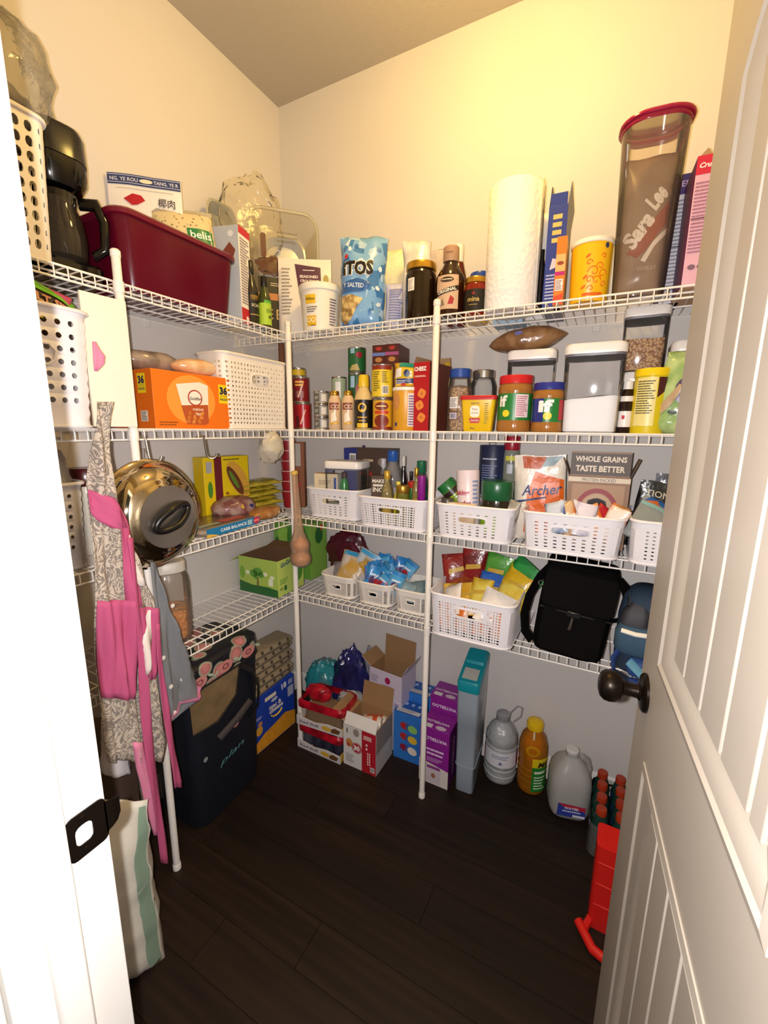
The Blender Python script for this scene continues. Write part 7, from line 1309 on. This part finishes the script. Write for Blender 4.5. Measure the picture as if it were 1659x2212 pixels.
# tall storage container with teal lid
TC = clear('#b5c3d0', .66, .25, 1.4); TL = c('#138a98', .3)
T = thing('cereal_container', 'tall slim frosted container with teal flip lid against the wall', 'container', (1.018, -.165, 0), .05); wq, dq, hq = .080, .175, .445
sec = lambda z, k: rr(wq*k, dq*k, .012, 4, z=z)
obj('frosted_wall', G().loft([sec(0, .84), sec(.004, .86), sec(.12, .90), sec(.123, .93), sec(.30, .96), sec(.303, .98), sec(.38, 1)]), TC, T)
def lidring(z, k, sl): return [(x, y, z+sl*(y+dq/2)/dq) for x, y, _ in rr(wq*k, dq*k, .012, 4)]
obj('upper_wall', G().loft([sec(.38, 1), lidring(.445, 1.0, .045)]), TC, T); obj('lid', G().loft([lidring(.442, 1.04, .045), lidring(.475, 1.06, .045), lidring(.483, 1.0, .045)]), TL, T)
obj('pour_opening', G().add([(-.028, -.075, .4885), (.028, -.075, .4885), (.028, -.022, .502), (-.028, -.022, .502)], [(0, 1, 2, 3)]), c('#b5b2ac', .5), T, solid=.002, smooth=False); obj('flip_cap', G().loft([[(x, y*.48+.038, z+.004+.045*(y*.48+.038+dq/2)/dq) for x, y, z in rr(wq*.92, dq*.9, .01, 4, z=.483)], [(x, y*.45+.038, z+.004+.045*(y*.45+.038+dq/2)/dq) for x, y, z in rr(wq*.84, dq*.85, .01, 4, z=.493)]]), TL, T)
for z in (.12, .30): obj('wall_step', G().tube(sec(z, .93), .002, 5, closed=True), TC, T)
# water jug with handle
T = thing('water_jug', 'clear ribbed water jug with grey cap and carry handle on the floor', 'jug', (1.125, -.082, 0), .2); WJ = clear('#f6fafd', .36, .04, 1.7, .9)  # white haze mixed into the clear wall stands in for flash glare
prj_ = [(.040, 0), (.058, .004), (.063, .02), (.060, .034), (.063, .048), (.060, .062), (.0635, .076), (.0635, .150), (.060, .160), (.0635, .170), (.062, .195), (.050, .225), (.030, .248), (.024, .256), (.024, .266)]
obj('bottle_wall', G().lathe(prj_, 40), WJ, T); obj('water', G().lathe([(r*.94, z) for r, z in prj_[1:11]]+[(.001, .196)], 32), clear('#f2f6fa', .3, .03, 1.5, .6), T)
obj('cap', G().lathe([(.026, .258), (.027, .26), (.027, .282), (.022, .286), (.001, .287)], 24), c('#8f8d92', .35), T); obj('carry_handle', G().tube([(.022, 0, .262), (.026, 0, .290), (.052, 0, .325), (.070, 0, .318), (.066, 0, .280), (.040, 0, .252)], .006, 8, flat=.5), c('#a9a7aa', .35), T)
fm = fprof(prj_); band(T, prj_, .082, .148, c('#dcdae0', .4), -1.2, 1.1, 'paper_label', .0008); band(T, prj_, .082, .148, c('#b02a40', .4), 1.1, 1.5, 'red_label_edge', .0008); band(T, prj_, .082, .148, c('#b02a40', .4), -1.6, -1.2, 'red_label_edge', .0008); lines(T, fm, -.036, .118, .034, .136, 2, c('#8a8fb0', .4), e=.0018); poly(T, fm, [(-.009, .096), (.007, .096), (-.001, .112)], c('#6a6f96', .4), .0018, 'emblem_print')
for z in (.034, .062, .160): obj('moulded_rib', G().lathe([(.0605, z-.003), (.0640, z), (.0605, z+.003)], 40, c0=False, c1=False), WJ, T)
# cooking oil bottle
T = thing('oil_bottle', 'amber cooking oil bottle with yellow cap on the floor', 'bottle', (1.247, -.080, 0), .1); pro = [(.04, 0), (.050, .004), (.054, .02), (.052, .12), (.055, .14), (.054, .185), (.044, .22), (.028, .24), (.024, .25)]
obj('bottle_wall', G().lathe([(r, z*1.06) for r, z in pro], 32), clear('#d98a1e', .4, .05, 1.45), T); obj('oil', G().lathe([(r*.93, z*1.06) for r, z in pro[1:7]]+[(.001, .234)], 28), c('#d0800f', .1), T); pro = [(r, z*1.06) for r, z in pro]
obj('cap', G().lathe([(.026, .260), (.031, .263), (.032, .283), (.028, .292), (.012, .300), (.001, .301)], 24), c('#dfb714', .3), T); fm = fprof(pro); pat(T, fm, .002, .125, .075, .165, c('#e0c414', .4), (8, 2), .001, 'yellow_label'); pat(T, fm, .002, .02, .075, .125, c('#1f7a2c', .4), (8, 2), .001, 'green_label'); txt(T, fm, 'MA', .045, .140, .045, c(BLK, .4), bold=.05, shear=.2, e=.002); lines(T, fm, .012, .098, .06, .112, 1, c('#e6ead6', .4), e=.002, fill=.7); lines(T, fm, .012, .03, .06, .09, 5, c('#cfe0c0', .5), e=.0018)
ell(T, fm, .0, .195, .026, .020, c('#b8860f', .25), .002, r0=.6, rings=1, n=24, name='moulded_ring'); obj('neck_tag', G().tube([(0, -.030, .262), (0, -.045, .238)], .006, 6, flat=.3), c('#d9c9a0', .4), T)
for k in range(4): obj('moulded_rib', G().lathe([(.0525, .03+.024*k), (.0545, .034+.024*k), (.0525, .038+.024*k)], 32, c0=False, c1=False), clear('#d98a1e', .4, .05, 1.45), T)
# milky gallon jug
T = thing('gallon_jug', 'cloudy white gallon water jug with blue and red label on the floor', 'jug', (1.385, -.112, 0), .25); MJ = clear('#cfcdc8', .62, .35, 1.35)
sec = lambda z, k, kd=None: rr(.142*k, .142*(kd or k), .045*k, 7, z=z)
obj('jug_wall', G().loft([sec(0, .82), sec(.006, .92), sec(.03, 1), sec(.13, 1), sec(.16, .94), sec(.19, .74), sec(.212, .46), sec(.222, .30), sec(.240, .28)]), MJ, T); obj('water', G().loft([sec(.008, .88), sec(.03, .95), sec(.12, .95)]), clear('#b9bab8', .4, .1, 1.33), T)
obj('neck_ring', G().lathe([(.021, .236), (.023, .238), (.023, .246), (.0195, .249), (.001, .249)], 20), c('#dad7d2', .4), T); obj('grip', G().tube([(.035, .010, .214), (.058, .018, .196), (.068, .022, .160), (.064, .020, .125)], .0125, 10), MJ, T)
fm = ff(.142); poly(T, fm, [(-.048, .022), (.048, .022), (.046, .070), (-.046, .074)], c('#2f3f9a', .4), .0012, 'blue_label'); poly(T, fm, [(-.046, .074), (.046, .070), (.047, .052), (-.030, .062)], c('#b8283a', .4), .0016, 'red_label'); lines(T, fm, -.03, .040, .034, .050, 1, c('#d6d9ee', .4), e=.0024); txt(T, fm, 'WATER', .0, .058, .05, c('#e6d9e2', .4), e=.0024, bold=.03); pat(T, fm, .005, .024, .046, .034, c('#d9dbe6', .5), e=.002)
# wrapped pack of dark bottles with red caps
nm = ['first', 'second', 'third', 'fourth']
for i in range(2):
    for j in range(4):
        x, y = 1.492+.058*i, -.075-.058*j
        o = thing('sports_bottle', f'red capped dark bottle, {nm[j]} from back wall, row {"beside gallon jug" if i == 0 else "next to side wall"}', 'bottle', (x, y, .003), 0, 'red capped drink bottles')
        vessel(o, [(.022, 0), (.0265, .004), (.0265, .045), (.0245, .055), (.0265, .066), (.0265, .105), (.019, .132), (.0145, .142)], clear('#24463c', .7, .08, 1.45), [(.0155, .140), (.0165, .141), (.0165, .160), (.015, .163), (.001, .1635)], c('#a8361a', .35), rib=True)
        band(o, [(.0265, .066), (.0265, .105)], .068, .103, c('#1f3550', .4) if i else c('#2a4a40', .4))
T = thing('shrink_wrap', 'clear shrink film around the red capped drink bottles', 'wrapper', (1.521, -.162, 0), 0); obj('film', G().loft([rr(.122, .238, .028, 5, z=0), rr(.122, .238, .028, 5, z=.06), rr(.120, .236, .028, 5, z=.115)], False, False), clear('#c9c9c4', .16, .1, 1.45, .6), T)
# red plastic stand
T = thing('red_plastic_stand', 'bright red plastic folding step standing on edge behind the open door', 'folding step', (1.528, -.472, 0), -.02); RP = c('#d0201a', .35)
obj('panel', G().loft([rr(.105, .085, .012, 4, z=0), rr(.105, .085, .012, 4, z=.275)]), RP, T); obj('foot_bar', G().tube([(-.075, -.055, .014), (-.035, -.11, .014), (.03, -.13, .014)], .013, 10), RP, T); obj('foot_link', G().tube([(-.045, -.03, .02), (-.06, -.07, .014)], .010, 8), RP, T)
for z in (.08, .15, .22): obj('ridge', G().box((-.045, -.0445, z), (.045, -.0425, z+.006)), RP, T, bev=.0008)
